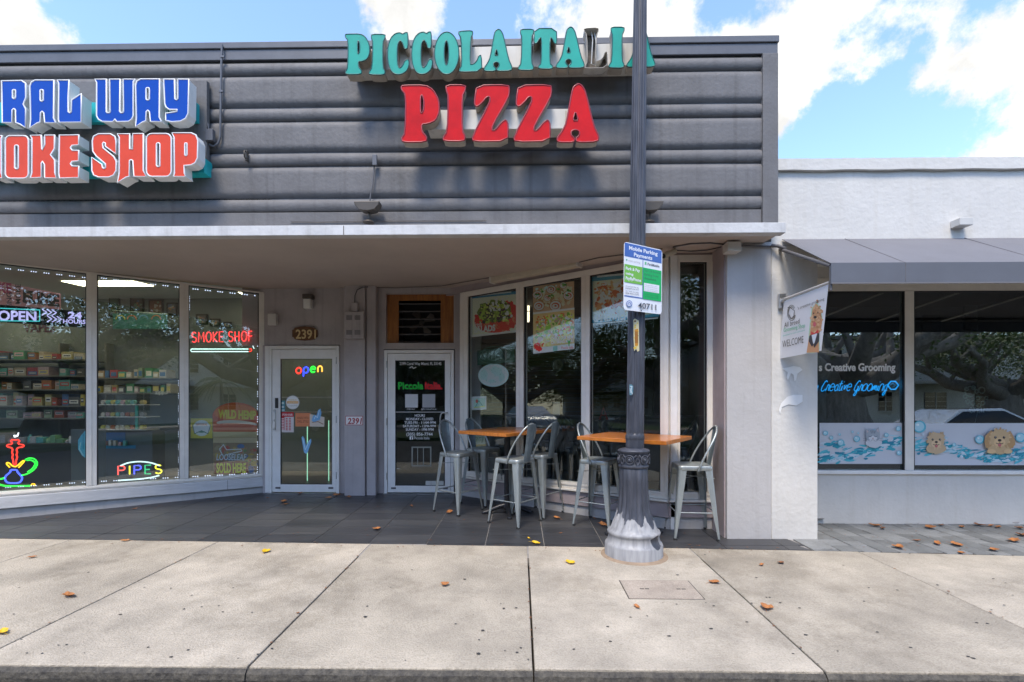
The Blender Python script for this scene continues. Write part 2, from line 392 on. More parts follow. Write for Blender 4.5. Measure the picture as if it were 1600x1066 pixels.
# ------------------------------------------------------------------ geometry helpers
class MB:
    def __init__(s):
        s.v = []; s.f = []; s.c = []; s.sm = set()
    def poly(s, pts, col=None):
        i = len(s.v); s.v += [tuple(p) for p in pts]; s.f.append(tuple(range(i, i + len(pts)))); s.c.append(col)
    def add(s, vs, fs, col=None, smooth=False):
        i = len(s.v); s.v += [tuple(p) for p in vs]
        for f in fs:
            if smooth: s.sm.add(len(s.f))
            s.f.append(tuple(k + i for k in f)); s.c.append(col)
    def hexa(s, p, col=None):      # p: 8 points, bottom ring 0-3, top ring 4-7
        s.add(p, [(3, 2, 1, 0), (4, 5, 6, 7), (0, 1, 5, 4), (1, 2, 6, 5), (2, 3, 7, 6), (3, 0, 4, 7)], col)
    def box(s, x0, x1, y0, y1, z0, z1, col=None):
        s.hexa([(x0, y0, z0), (x1, y0, z0), (x1, y1, z0), (x0, y1, z0), (x0, y0, z1), (x1, y0, z1), (x1, y1, z1), (x0, y1, z1)], col)
    def obox(s, c, ax, hx, ay, hy, az_, hz, col=None):
        c = Vector(c); a = Vector(ax) * hx; b = Vector(ay) * hy; d = Vector(az_) * hz
        s.hexa([c - a - b - d, c + a - b - d, c + a + b - d, c - a + b - d, c - a - b + d, c + a - b + d, c + a + b + d, c - a + b + d], col)
    def tube(s, pts, r, n=8, col=None, cap=True, closed=False):
        pts = [Vector(p) for p in pts]; k = len(pts)
        rs = r if isinstance(r, (list, tuple)) else [r] * k
        vs = []; up = None
        for i, p in enumerate(pts):
            if closed: d = pts[(i + 1) % k] - pts[i - 1]
            else: d = pts[min(i + 1, k - 1)] - pts[max(i - 1, 0)]
            if d.length < 1e-9: d = Vector((0, 0, 1))
            d.normalize()
            if up is None:
                up = Vector((0, 0, 1)) if abs(d.z) < .9 else Vector((1, 0, 0))
            a = up - d * up.dot(d)
            if a.length < 1e-6: a = d.orthogonal()
            a.normalize(); up = a; b = d.cross(a)
            for j in range(n):
                t = 2 * math.pi * j / n
                vs.append(p + (a * math.cos(t) + b * math.sin(t)) * rs[i])
        fs = []
        for i in range(k if closed else k - 1):
            for j in range(n):
                i2 = (i + 1) % k
                fs.append((i * n + j, i * n + (j + 1) % n, i2 * n + (j + 1) % n, i2 * n + j))
        s.add(vs, fs, col, smooth=True)
        if cap and not closed:
            s.poly(vs[:n][::-1], col); s.poly(vs[-n:], col)
    def lathe(s, prof, n=32, c=(0, 0, 0), col=None, radf=None, smooth=True):
        vs = []
        for (r, z) in prof:
            for j in range(n):
                t = 2 * math.pi * j / n
                rr = radf(r, z, t) if radf else r
                vs.append((c[0] + rr * math.cos(t), c[1] + rr * math.sin(t), c[2] + z))
        fs = []
        for i in range(len(prof) - 1):
            for j in range(n):
                fs.append((i * n + j, i * n + (j + 1) % n, (i + 1) * n + (j + 1) % n, (i + 1) * n + j))
        s.add(vs, fs, col, smooth=smooth)
        s.poly(vs[:n][::-1], col); s.poly(vs[-n:], col)
    def build(s, name, m=None, parent=None, bevel=0, seg=2, at=None):
        me = bpy.data.meshes.new(name)
        off = Vector(at) if at is not None else Vector((0, 0, 0))
        me.from_pydata([tuple(Vector(p) - off) for p in s.v], [], s.f)
        if s.sm:
            me.polygons.foreach_set('use_smooth', [i in s.sm for i in range(len(s.f))])
        if any(c is not None for c in s.c):
            at_ = me.color_attributes.new('Col', 'FLOAT_COLOR', 'CORNER')
            data = []
            for f, c in zip(s.f, s.c):
                c = c or (1, 1, 1)
                data += [c[0], c[1], c[2], 1.0] * len(f)
            at_.data.foreach_set('color', data)
        if bevel:
            bm = bmesh.new(); bm.from_mesh(me)
            es = [e for e in bm.edges if len(e.link_faces) == 2 and e.calc_face_angle(0) > .5]
            bmesh.ops.bevel(bm, geom=es, offset=bevel, segments=seg, profile=.5, affect='EDGES', clamp_overlap=True)
            bm.to_mesh(me); bm.free()
        me.validate(); me.update()
        if m: me.materials.append(m)
        o = bpy.data.objects.new(name, me); COL.objects.link(o)
        o.location = off
        if parent: 
            o.parent = parent
            o.matrix_parent_inverse = Matrix.Identity(4) if parent.type != 'EMPTY' and False else parent_inv(parent)
        return o
def world_mat(o):
    m = Matrix.LocRotScale(o.location, o.rotation_euler, o.scale)
    if o.parent: return world_mat(o.parent) @ o.matrix_parent_inverse @ m
    return m
def parent_inv(p):
    return world_mat(p).inverted()
def tag(o, label=None, cat=None, group=None, kind=None):
    if label: o['label'] = label
    if cat: o['category'] = cat
    if group: o['group'] = group
    if kind: o['kind'] = kind
    return o
def thing(name, label, cat, loc=(0, 0, 0), rz=0, group=None):
    o = bpy.data.objects.new(name, None); COL.objects.link(o); o.location = loc; o.rotation_euler = (0, 0, rz)
    o.empty_display_size = .1
    return tag(o, label, cat, group)
def copy_tree(o, parent=None):
    c = o.copy(); COL.objects.link(c)
    if parent: c.parent = parent
    for ch in list(o.children): copy_tree(ch, c)
    return c

FV = Vector((-math.sin(YAW), math.cos(YAW), 0)); RV = Vector((math.cos(YAW), math.sin(YAW), 0)); CP = Vector((0, 0, EYE))
def ray(px, py):
    return FV + RV * ((px - 800) / FPX) + Vector((0, 0, (HOR - py) / FPX))
def onfloor(px, py, h=0.0):          # point on the sloping pavement seen at that pixel
    d = ray(px, py); n = Vector((0, -SLOPE, 1))
    t = (Vector((0, 0, h)) - CP).dot(n) / d.dot(n)
    return CP + d * t
def fz(y): return SLOPE * y
class Wall:
    """an upright surface: origin O, U to the right, N out of it, Z up; q() gives the wall coordinates seen at a pixel"""
    def __init__(s, O, U, N=None):
        s.O = Vector(O); s.U = Vector(U).normalized(); s.V = Vector((0, 0, 1))
        s.N = Vector(N) if N else Vector((s.U.y, -s.U.x, 0))
    def q(s, px, py, n=0.0):
        d = ray(px, py); t = (s.O + s.N * n - CP).dot(s.N) / d.dot(s.N); p = CP + d * t - s.O
        return p.dot(s.U), p.z + s.O.z
    def p(s, u, v, n=0.0): return Vector((s.O.x, s.O.y, 0)) + s.U * u + s.N * n + Vector((0, 0, v))
    def P(s, px, py, n=0.0):
        u, v = s.q(px, py, n); return s.p(u, v, n)
    def box(s, mb, u0, u1, v0, v1, n0, n1, col=None):
        mb.hexa([s.p(u0, v0, n1), s.p(u1, v0, n1), s.p(u1, v0, n0), s.p(u0, v0, n0), s.p(u0, v1, n1), s.p(u1, v1, n1), s.p(u1, v1, n0), s.p(u0, v1, n0)], col)
    def pbox(s, mb, x0, y0, x1, y1, n0, n1, col=None):     # pixel corners on the front face
        u0, v1 = s.q(x0, y0, n1); u1, v0 = s.q(x1, y1, n1)
        s.box(mb, u0, u1, v0, v1, n0, n1, col)
def front(Y): return Wall((0, Y, 0), (1, 0, 0))

_tc = {}
def text_geo(txt, bold=0.0):
    k = (txt, bold)
    if k not in _tc:
        cu = bpy.data.curves.new('t', 'FONT'); cu.body = txt; cu.offset = bold; cu.resolution_u = 3; cu.fill_mode = 'BOTH'
        ob = bpy.data.objects.new('t', cu)
        me = bpy.data.meshes.new_from_object(ob)
        vs = [tuple(v.co) for v in me.vertices]; fs = [tuple(p.vertices) for p in me.polygons]
        bpy.data.objects.remove(ob); bpy.data.meshes.remove(me); bpy.data.curves.remove(cu)
        _tc[k] = (vs, fs)
    return _tc[k]
class Canvas:
    """flat print laid on a wall in thin layers, drawn with the outlines read off the photograph"""
    def __init__(s, wall, n=0.001, gain=1.0):
        s.w = wall; s.n = n; s.mb = MB(); s.g = gain
    def up(s, d=2e-4): s.n += d
    def poly(s, pts, col, thin=False):
        s.up(2e-5 if thin else 2e-4)
        s.mb.poly([s.w.P(x, y, s.n) for x, y in pts][::-1], col)
    def rect(s, x0, y0, x1, y1, col):
        s.poly([(x0, y0), (x1, y0), (x1, y1), (x0, y1)], col)
    def ell(s, cx, cy, rx, ry, col, n=20, rot=0, jit=0, thin=False):
        pts = []
        for i in range(n):
            t = 2 * math.pi * i / n; k = 1 + random.uniform(-jit, jit)
            x, y = rx * k * math.cos(t), ry * k * math.sin(t)
            pts.append((cx + x * math.cos(rot) - y * math.sin(rot), cy + x * math.sin(rot) + y * math.cos(rot)))
        s.poly(pts, col, thin)
    def line(s, pts, w, col):
        s.up()
        for (a, b) in zip(pts, pts[1:]):
            dx, dy = b[0] - a[0], b[1] - a[1]; l = math.hypot(dx, dy) or 1; ox, oy = -dy / l * w / 2, dx / l * w / 2
            ex, ey = dx / l * w * .3, dy / l * w * .3
            s.n += 1e-6
            s.mb.poly([s.w.P(*q, s.n) for q in [(a[0] - ex + ox, a[1] - ey + oy), (b[0] + ex + ox, b[1] + ey + oy), (b[0] + ex - ox, b[1] + ey - oy), (a[0] - ex - ox, a[1] - ey - oy)]], col)
    def text(s, txt, x0, y1, x1, y0, col, bold=0.0, skew=0.0, rise=0.0):
        """fit txt into the pixel box x0..x1, baseline y1, top y0; rise tilts the line (px up at the right end)"""
        vs, fs = text_geo(txt, bold)
        ax = min(v[0] for v in vs); bx = max(v[0] for v in vs); ay = 0.0 if min(v[1] for v in vs) > -.25 else 0.0; by = max(v[1] for v in vs)
        s.up()
        out = []
        for v in vs:
            fx = (v[0] - ax) / (bx - ax); fy = (v[1] - ay) / (by - ay)
            x = x0 + (x1 - x0) * fx + skew * fy * (y1 - y0)
            y = y1 - (y1 - y0) * fy - rise * fx
            out.append(s.w.P(x, y, s.n))
        s.mb.add(out, fs, col)
    def build(s, name, parent=None, m=None):
        if s.g != 1.0: s.mb.c = [tuple(min(.9, (v * s.g) ** (1.35 if s.g > 2.45 else 1)) for v in c) for c in s.mb.c]
        return s.mb.build(name, m or PRINT, parent)

def chaikin(p, it=1, closed=True):
    for _ in range(it):
        q = []
        k = len(p)
        for i in range(k if closed else k - 1):
            a = p[i]; b = p[(i + 1) % k]
            q.append(tuple(a[j] * .78 + b[j] * .22 for j in range(len(a)))); q.append(tuple(a[j] * .22 + b[j] * .78 for j in range(len(a))))
        if not closed: q = [p[0]] + q + [p[-1]]
        p = q
    return p
def outline_geo(wall, polys, n, ext, offset=0.0, bev=0.0, fill=True):
    """closed outlines (wall coords) -> verts, faces of a filled, extruded plate or of a rim tube"""
    cu = bpy.data.curves.new('c', 'CURVE')
    cu.dimensions = '2D' if fill else '3D'
    cu.fill_mode = 'BOTH' if fill else 'FULL'
    cu.extrude = ext; cu.offset = offset; cu.bevel_depth = bev; cu.bevel_resolution = 1
    for pl in polys:
        sp = cu.splines.new('POLY'); sp.points.add(len(pl) - 1); sp.use_cyclic_u = True
        for i, (x, y) in enumerate(pl): sp.points[i].co = (x, y, 0, 1)
    ob = bpy.data.objects.new('c', cu); me = bpy.data.meshes.new_from_object(ob)
    vs = [wall.p(v.co.x, v.co.y, n + v.co.z) for v in me.vertices]; fs = [tuple(p.vertices) for p in me.polygons]
    bpy.data.objects.remove(ob); bpy.data.meshes.remove(me); bpy.data.curves.remove(cu)
    return vs, fs
# ================================================================== SETTING: road, pavement, tiles, pavers
NEAR = 2.60
mb = MB(); mb.box(-60, 60, -60, NEAR - .02, -.4, -.11)
tag(mb.build('road', M['asphalt']), kind='structure')
mb = MB(); mb.box(-60, 60, NEAR, 40, -.4, -.10)
tag(mb.build('ground', M['joint']), kind='structure')
# kerb: worn rounded nose, black face
def sloped_prism(mb, pts, h0, h1):       # pts ccw in plan; top and bottom follow the slope
    k = len(pts)
    vs = [(x, y, fz(y) + h0) for x, y in pts] + [(x, y, fz(y) + h1) for x, y in pts]
    mb.add(vs, [tuple(range(k))[::-1], tuple(range(k, 2 * k))] + [(i, (i + 1) % k, (i + 1) % k + k, i + k) for i in range(k)])
pav = thing('pavement', None, None)
del_keys = [pav]
pav['kind'] = 'structure'
JX = [.07 + 1.524 * k for k in range(-8, 9)]
def inner(x):                             # line between pavement and the shops' own paving
    a = onfloor(0, 841); b = onfloor(1228, 859); c = onfloor(1600, 868)
    if x < b.x: return a.y + (b.y - a.y) * (x - a.x) / (b.x - a.x)
    return b.y + (c.y - b.y) * (x - b.x) / (c.x - b.x)
JY = NEAR + .16
random.seed(3)
for i in range(len(JX) - 1):
    g = .006
    x0, x1 = JX[i] + g, JX[i + 1] - g
    tilt = random.uniform(-.003, .003)
    m_ = MB()
    sloped_prism(m_, [(x0, JY - .155), (x1, JY - .155), (x1, inner(x1) - .006), (x0, inner(x0) - .006)], -.09, random.uniform(-.002, .002))
    o = m_.build('slab', M['concrete'] if i % 2 else M['concrete2'], pav, bevel=.006)
mk = MB()
for i in range(len(JX) - 1):
    x0, x1 = JX[i] + .004, JX[i + 1] - .004
    prof = [(-.01, -.16), (-.018, -.06), (-.012, -.03), (.004, -.012), (.02, -.008)]
    vs = []
    n = 16
    random.seed(i)
    rows = []
    for j in range(n + 1):
        x = x0 + (x1 - x0) * j / n
        w = random.uniform(-.004, .004)
        rows.append([(x, NEAR - .003 + py_ + w * (1 if k < 4 else 0), fz(NEAR) + pz + w * .5) for k, (py_, pz) in enumerate(prof)])
    for a, b in zip(rows, rows[1:]):
        for k in range(4):
            mk.add([a[k], b[k], b[k + 1], a[k + 1]], [(0, 1, 2, 3)])
    mk.add(rows[0] + [(x0, NEAR + .02, fz(NEAR) - .16)], [(0, 5, 4, 3, 2, 1)][:1])
mk.build('kerb_face', M['kerbf'], pav)

tiles = thing('tiled_forecourt', None, None); tiles['kind'] = 'structure'
mb = MB(); sloped_prism(mb, [(-9, 4.4), (2.72, 4.4), (2.72, 9.6), (-9, 9.6)], -.08, -.006)
mb.build('grout_bed', M['grout'], tiles)
# walls' ground lines
LA = Vector((-800 / 770 * 5.74, 5.74, 0)); LB = Vector((-388 / 770 * 7.34, 7.34, 0))
A_ = onfloor(412, 769); LB = Vector((A_.x, A_.y, 0)); LA = Vector((onfloor(0, 811).x, onfloor(0, 811).y, 0))
RA = onfloor(722, 775); RA = Vector((RA.x, 7.10, 0)); RB = onfloor(1045, 826); RB = Vector((RB.x, RB.y, 0))
ldir = (LB - LA).normalized(); rdir = (RB - RA).normalized()
YD = onfloor(480, 770.5).y                # wall with the two doors
def behind_wall(x, y):
    if y > YD + .2: return True
    if x < LB.x and y > LA.y + (LB.y - LA.y) * (x - LA.x) / (LB.x - LA.x) + .35: return True
    if x > RA.x and y > max(RB.y, RA.y + (RB.y - RA.y) * (x - RA.x) / (RB.x - RA.x)) + .35: return True
    return False
TX, TY, T0 = .571, .302, -.341
tmesh = {}
random.seed(11)
for i in range(-13, 6):
    for j in range(-2, 12):
        x0 = T0 + TX * i; y0 = 5.075 + TY * j
        x1, y1 = x0 + TX, y0 + TY
        x1 = min(x1, 2.72)
        if x1 - x0 < .1 or y1 < inner(x0) or behind_wall((x0 + x1) / 2, (y0 + y1) / 2): continue
        g = .0032
        p = [(x0 + g, max(y0 + g, inner(x0) + .004)), (x1 - g, max(y0 + g, inner(x1) + .004)), (x1 - g, y1 - g), (x0 + g, y1 - g)]
        if x1 > 2.3 and y0 < 4.9:    # the tile edge runs off diagonally beside the pillar
            p = [(x0 + g, p[0][1]), (min(x1 - g, 2.80), p[1][1]), (min(x1 - g, 2.66), y1 - g), (x0 + g, y1 - g)]
        if p[2][1] - p[1][1] < .02: continue
        mb = MB(); h = random.uniform(-.0006, .0006)
        sloped_prism(mb, p, -.02, h)
        mb.build('tile', M['tile2'] if random.random() < .35 else M['tile'], tiles)
pvr = thing('brick_paving', None, None); pvr['kind'] = 'structure'
mb = MB(); sloped_prism(mb, [(2.73, 4.55), (9, 4.4), (9, 6), (2.73, 6)], -.08, -.012)
mb.build('joint_bed', M['joint'], pvr)
x = 2.735
while x < 7.0:
    w = random.choice([.16, .2, .24]); y = 4.3 + random.uniform(0, .2)
    while y < 5.7:
        l = random.choice([.14, .2, .2, .3]); a, b = y, min(y + l, 5.72)
        a = max(a, inner(x) + .004)
        if b - a > .03:
            mb = MB(); h = random.uniform(-.004, .002)
            sloped_prism(mb, [(x + .003, a + .003), (x + w - .003, a + .003), (x + w - .003, b - .003), (x + .003, b - .003)], -.03, h)
            mb.build('paver', random.choice([M['paver'], M['paver2']]), pvr, bevel=.004, seg=1)
        y += l
    x += w

# utility cover and its frame in the pavement
u = thing('utility_cover', 'rectangular concrete utility cover set in the pavement in front of the lamp post', 'utility cover', tuple(onfloor(1034, 922)))
c4 = [onfloor(*q) for q in [(985, 937), (1101, 937), (1076, 907), (965, 908)]]
xl = (c4[0].x + c4[3].x) / 2; xr = (c4[1].x + c4[2].x) / 2; yn = (c4[0].y + c4[1].y) / 2; yf = (c4[2].y + c4[3].y) / 2
mb = MB(); 
def ring(mb, a, b, h0, h1):
    (x0, y0, x1, y1), (X0, Y0, X1, Y1) = a, b
    for q in ([(x0, y0), (x1, y0), (X1, Y0), (X0, Y0)], [(x1, y0), (x1, y1), (X1, Y1), (X1, Y0)], [(x1, y1), (x0, y1), (X0, Y1), (X1, Y1)], [(x0, y1), (x0, y0), (X0, Y0), (X0, Y1)]):
        sloped_prism(mb, q, h0, h1)
sloped_prism(mb, [(xl, yn), (xr, yn), (xr, yf), (xl, yf)], -.02, .0022)
mb.build('cover_frame', M['joint'], u)
mb = MB(); sloped_prism(mb, [(xl + .008, yn + .008), (xr - .008, yn + .008), (xr - .008, yf - .008), (xl + .008, yf - .008)], -.01, .0055)
mb.build('lid', mat('cover_concrete', (.50, .42, .34), .85, var=.3, vscale=5, bump=.6, bscale=80, speck=.3), u, bevel=.003)
for sx in (.28, .78):
    mb = MB(); cx = xl + (xr - xl) * sx; cy = (yn + yf) / 2
    for dx in (-.03, .008): sloped_prism(mb, [(cx + dx, cy - .006), (cx + dx + .03, cy - .006), (cx + dx + .03, cy + .006), (cx + dx, cy + .006)], .004, .0065)
    mb.build('lifting_slot', M['dark'], u)
# gum spots
mb = MB(); random.seed(5)
for k in range(130):
    px = random.uniform(-200, 1800); py = random.uniform(865, 1040); p = onfloor(px, py)
    r = random.uniform(.004, .011) * random.choice([1, 1, 1.3]); n = 9; a0 = random.random() * 6
    mb.poly([(p.x + r * random.uniform(.7, 1.2) * math.cos(a0 + 2 * math.pi * i / n), p.y + r * random.uniform(.7, 1.2) * math.sin(a0 + 2 * math.pi * i / n) * .8, fz(p.y) + .0042 + 0.0001 * k / 130) for i in range(n)])
tag(mb.build('gum_spots', M['gum']), 'small dark flattened gum spots scattered over the pale pavement', None, kind='stuff')

# ================================================================== BUILDINGS
YP = 4.90         # plane of the parapet
YPI = 4.985       # plane of pillar fronts
YF = 4.63         # front of canopy
sb = thing('storefront_building', 'dark grey ribbed parapet building with recessed shop windows under a flat canopy', 'building', (-2, 6, 0))
F = front(YP)
xR = F.q(1212, 100)[0]; xL = -9.2
zt = lambda y, Wl=F, x=500: Wl.q(x, y)[1]
mb = MB(); mb.box(xL, xR, YP, YP + .35, EYE + 1.70, zt(78))
mb.build('parapet_wall', M['grey'], sb)
par = sb.children[-1]
mb = MB(); mb.box(xL, xR + .012, YP - .05, YP + .38, zt(79.5), zt(69.5)); mb.build('cap_flashing', M['grey_metal'], sb, bevel=.006)
mb = MB(); mb.box(xL, xR + .004, YP - .035, YP - .001, zt(96), zt(80.2)); mb.build('flashing_band', M['grey_metal'], sb, bevel=.004)
xe = F.q(1188, 100)[0]
bands = [(98.5, 118.5), (119.5, 168), (169.5, 190), (191, 238.7), (240, 260.6), (261.6, 310.5), (311.8, 332.4)]
for (a, b) in bands:
    z1, z0 = zt(a), zt(b); h = z1 - z0; dep = .05 if h < .2 else .033
    mb = MB(); prof = []
    n = 12
    for i in range(n + 1):
        t = i / n; z = z1 - h * t
        if h < .2: d = .72 * dep * math.sin(math.pi * min(1, t * 1.0)) ** .55
        else:
            e = .16; d = dep * (min(1, math.sin(math.pi / 2 * min(1, t / e))) if t < e else (math.sin(math.pi / 2 * min(1, (1 - t) / e)) if t > 1 - e else 1))
        prof.append((YP - .002 - d, z))
    segs = 30; xs = [xL + (xe - xL) * i / segs for i in range(segs + 1)]
    random.seed(int(a))
    off = [random.uniform(-.0025, .0025) for _ in xs]
    vs = [(x, y + off[i] * .6, z + off[i]) for i, x in enumerate(xs) for (y, z) in prof]
    k = len(prof)
    fs = [(i * k + j, i * k + j + 1, (i + 1) * k + j + 1, (i + 1) * k + j) for i in range(segs) for j in range(k - 1)]
    mb.add(vs, fs, smooth=True)
    mb.add([(xe, y, z) for (y, z) in prof], [tuple(range(k))[::-1]])
    mb.build('moulding_rib', M['grey'], sb)
# low band, and the flat border at the right end standing level with the ribs
mb = MB(); mb.box(xL, xe - .002, YP - .03, YP - .001, EYE + 1.72, zt(333.6)); mb.build('lower_band', M['grey'], sb, bevel=.005)
mb = MB(); mb.box(xe, xR, YP - .052, YP - .001, EYE + 1.70, zt(96.8)); mb.build('end_border', M['grey'], sb, bevel=.006)
# canopy slab
mb = MB(); FF = front(YF)
xF = FF.q(1228, 360)[0]; zb0 = EYE + 1.60; zb1 = EYE + 1.605; ztF = FF.q(1228, 347.5)[1]
mb.box(xL, xF, YF, YF + .10, zb0, ztF)
mb.box(xL, xF - .04, YF + .1, YP + .30, zb0 + .06, ztF - .01)
o = mb.build('canopy', M['fascia'], sb, bevel=.004)
def soff(y): return EYE + 1.605 + (y - YF) * (1.715 - 1.605) / (7.3 - YF)
mb = MB(); y0, y1 = YF + .03, 7.6
sl_ = (LB.y - LA.y) / (LB.x - LA.x)
pp = [(xL, y0), (xF - .03, y0), (xF - .03, RB.y + .12), (RB.x + .05, RB.y + .12), (RA.x, RA.y + .16), (RA.x, YD + .1), (LB.x, YD + .1), (LB.x, LB.y + .08), (xL, LB.y + .08 + sl_ * (xL - LB.x))]
pp[-1] = (LB.x + (y0 + .02 - LB.y - .08) / sl_, y0 + .02) if pp[-1][1] < y0 else pp[-1]
if pp[-1][0] > xL: pp[0] = (pp[-1][0] - .01, y0)
kk = len(pp); mb.add([(x, y, soff(y)) for x, y in pp] + [(x, y, soff(y) + .04) for x, y in pp], [tuple(range(kk))[::-1], tuple(range(kk, 2 * kk))] + [(i, (i + 1) % kk, (i + 1) % kk + kk, i + kk) for i in range(kk)])
mb.build('soffit', M['soffit'], sb)
# fascia joint lines
for px in (537, 1000):
    mb = MB(); uu = FF.q(px, 358)[0]; mb.box(uu - .003, uu + .003, YF - .0015, YF + .01, zb0 + .004, ztF - .006); mb.build('fascia_joint', M['joint'], sb)

# pillars on the right
PF = front(YPI)
pl0, pl1 = PF.q(1136, 600)[0], PF.q(1205.5, 600)[0]
mb = MB(); mb.box(pl0, pl1, YPI, 5.60, -.05, soff(YPI) + .01); mb.build('pillar', M['pillar'], sb, bevel=.008)
mb = MB(); mb.box(pl0 - .012, pl0 - .001, YPI + .04, 5.5, -.02, soff(5.1)); mb.build('pillar_side', M['mauve'], sb)

# ---- window walls
def window_wall(name, Wl, uEnds, vtop, vglassT, vglassB, vrailB, mull, fm, depth=.09, gl=None, sillh=None, first=None):
    """frame with head, bottom rail and mullions as sub-parts and one glass pane per bay"""
    u0, u1 = uEnds
    mb = MB(); Wl.box(mb, u0, u1, vglassT, vtop, -depth / 2, depth / 2)
    fr = mb.build(name, fm, sb, bevel=.004)
    mb = MB(); Wl.box(mb, u0, u1, vrailB, vglassB, -depth / 2, depth / 2); mb.build('bottom_rail', fm, fr, bevel=.004)
    mb = MB(); Wl.box(mb, u0, u1, vglassB - .035, vglassB - .02, depth / 2, depth / 2 + .012); mb.build('rail_lip', fm, fr)
    for (a, b) in mull:
        mb = MB(); Wl.box(mb, a, b, vglassB, vglassT, -depth / 2, depth / 2 + .004)
        if b - a > .05:
            Wl.box(mb, (a + b) / 2 - .004, (a + b) / 2 + .004, vglassB, vglassT, depth / 2 + .0045, depth / 2 + .010)
        mb.build('mullion', fm, fr, bevel=.003)
    for (m0, m1) in zip(mull, mull[1:]):
        g0, g1 = m0[1], m1[0]
        mb = MB(); Wl.box(mb, g0, g1, vglassB, vglassT, -.004, .004); mb.build('glass_pane', gl or GLASS, fr)
        mb = MB(); t = .010
        Wl.box(mb, g0, g0 + t, vglassB, vglassT, .005, .03); Wl.box(mb, g1 - t, g1, vglassB, vglassT, .005, .03)
        Wl.box(mb, g0 + t, g1 - t, vglassT - t, vglassT, .005, .03)
        mb.build('gasket', M['gasket'], fr)
    return fr
WL = Wall(LA, ldir)
uL0 = -2.4
ml = []
for (a, b) in [(-180, -166), (135.5, 152), (280.5, 294.5), (404, 419)]:
    if a < 0: ml.append((-2.4, -2.3)); continue
    ml.append((WL.q(a, 600)[0], WL.q(b, 600)[0]))
uend = ml[-1][1]
vT = EYE + 1.66; 
vtopL = WL.q(408, 451)[1]
gT = WL.q(404, 459)[1]; gB = (WL.q(2, 765)[1] + WL.q(402, 742)[1]) / 2
ml.insert(1, (WL.q(-160, 600)[0] - .1, WL.q(-160, 600)[0])) if False else None
vr = gB - .055
win_l = window_wall('window_frame', WL, (uL0, uend), soff(6.0), gT, gB, vr, ml, M['frame'], gl=GLASS_L)
# sloping filler under the soffit is hidden behind the head; white timber sill below and stucco base
mb = MB(); WL.box(mb, uL0, uend, gB - .195, vr - .002, -.05, .065); mb.build('timber_sill', M['sill'], sb, bevel=.006)
uj = WL.q(355, 760)[0]
mb = MB(); WL.box(mb, uj - .002, uj + .002, gB - .194, vr - .004, .06, .0665); mb.build('sill_joint', M['joint'], sb)
mb = MB(); WL.box(mb, uL0, uend, -.2, gB - .197, -.10, .03); mb.build('base_wall', M['pillar'], sb)
# ---- right angled window wall
WR = Wall(RA, rdir)
def seg(a, b): return (WR.q(a, 600)[0], WR.q(b, 600)[0])
mr_ = [seg(722, 734), seg(809.5, 821), seg(911, 924), seg(1034, 1046)]
vTR = (WR.q(730, 457)[1] + WR.q(1040, 401)[1]) / 2
gTR = (WR.q(740, 465)[1] + WR.q(1030, 411)[1]) / 2; gBR = (WR.q(735, 735)[1] + WR.q(1030, 768)[1]) / 2
win_r = window_wall('window_frame', WR, (mr_[0][0], mr_[-1][1]), vTR, gTR, gBR, gBR - .075, mr_, M['frame'])
YN = RB.y + .02
WN = front(YN)
nb0, nb1 = WN.q(1057, 600)[0], WN.q(1118, 600)[0]
mn = [(nb0, WN.q(1060.5, 600)[0]), (WN.q(1102.5, 600)[0], nb1)]
gTN = WN.q(1080, 411)[1]; gBN = WN.q(1080, 778)[1]
# corner post between the two windows
mb = MB(); WN.box(mb, WR.p(mr_[-1][1], 0).x + .004, nb0 - .003, 0, vTR, -.06, .055); mb.build('corner_post', M['frame_w'], sb, bevel=.004)
win_n = window_wall('window_frame', WN, (nb0, nb1), WN.q(1080, 400)[1], gTN, gBR, gBR - .075, mn, M['frame'])
# beam over, base under
mb = MB(); WR.box(mb, mr_[0][0] - .3, mr_[-1][1] + .02, vTR + .001, soff(7.2) + .02, -.2, .02); mb.build('beam', M['mauve'], sb)
mb = MB(); WN.box(mb, nb0 - .2, pl0 - .001, vTR + .001, soff(5.5) + .02, -.2, .03); mb.build('beam', M['mauve'], sb)
mb = MB(); WN.box(mb, nb1 + .001, pl0 - .013, -.1, vTR, -.2, .035); mb.build('side_wall', M['mauve'], sb)
for (wl, a, b) in ((WR, mr_[0][0], mr_[-1][1] + .01), (WN, nb0 - .1, nb1)):
    mb = MB(); wl.box(mb, a, b, gBR - .10, gBR - .077, -.1, .09); mb.build('sill', M['frame'], sb, bevel=.004)
    mb = MB(); wl.box(mb, a, b, gBR - .27, gBR - .102, -.1, .055); mb.build('painted_board', M['mauve'], sb, bevel=.003)
    mb = MB(); wl.box(mb, a, b, -.2, gBR - .272, -.1, .03); mb.build('base_wall', M['pillar'], sb)
# ---- wall with the doors
WD = front(YD)
dl0, dl1 = WD.q(421, 600)[0], WD.q(531, 600)[0]
dr0, dr1 = WD.q(600, 600)[0], WD.q(710.5, 600)[0]
zl = WD.q(480, 540)[1]; zr = WD.q(650, 546)[1]
zc = soff(YD) + .03
mb = MB()
mb.box(WL.p(uend, 0).x - .35, dl1 + .001, YD + .02, YD + .25, zl + .001, zc)
mb.box(WL.p(uend, 0).x - .02, dl0 - .001, YD - .02, YD + .25, -.1, zl)
mb.box(dl1 + .001, dr0 - .001, YD, YD + .25, -.1, zc)
mb.box(dr1 + .001, RA.x + .25, YD, YD + .25, -.1, zc)
vp = (WD.q(603, 459)[0], WD.q(708, 536)[1], WD.q(709, 536)[0], WD.q(603, 459)[1])
mb.box(dr0 - .001, vp[0], YD, YD + .25, zr + .001, zc); mb.box(vp[2], dr1 + .002, YD, YD + .25, zr + .001, zc)
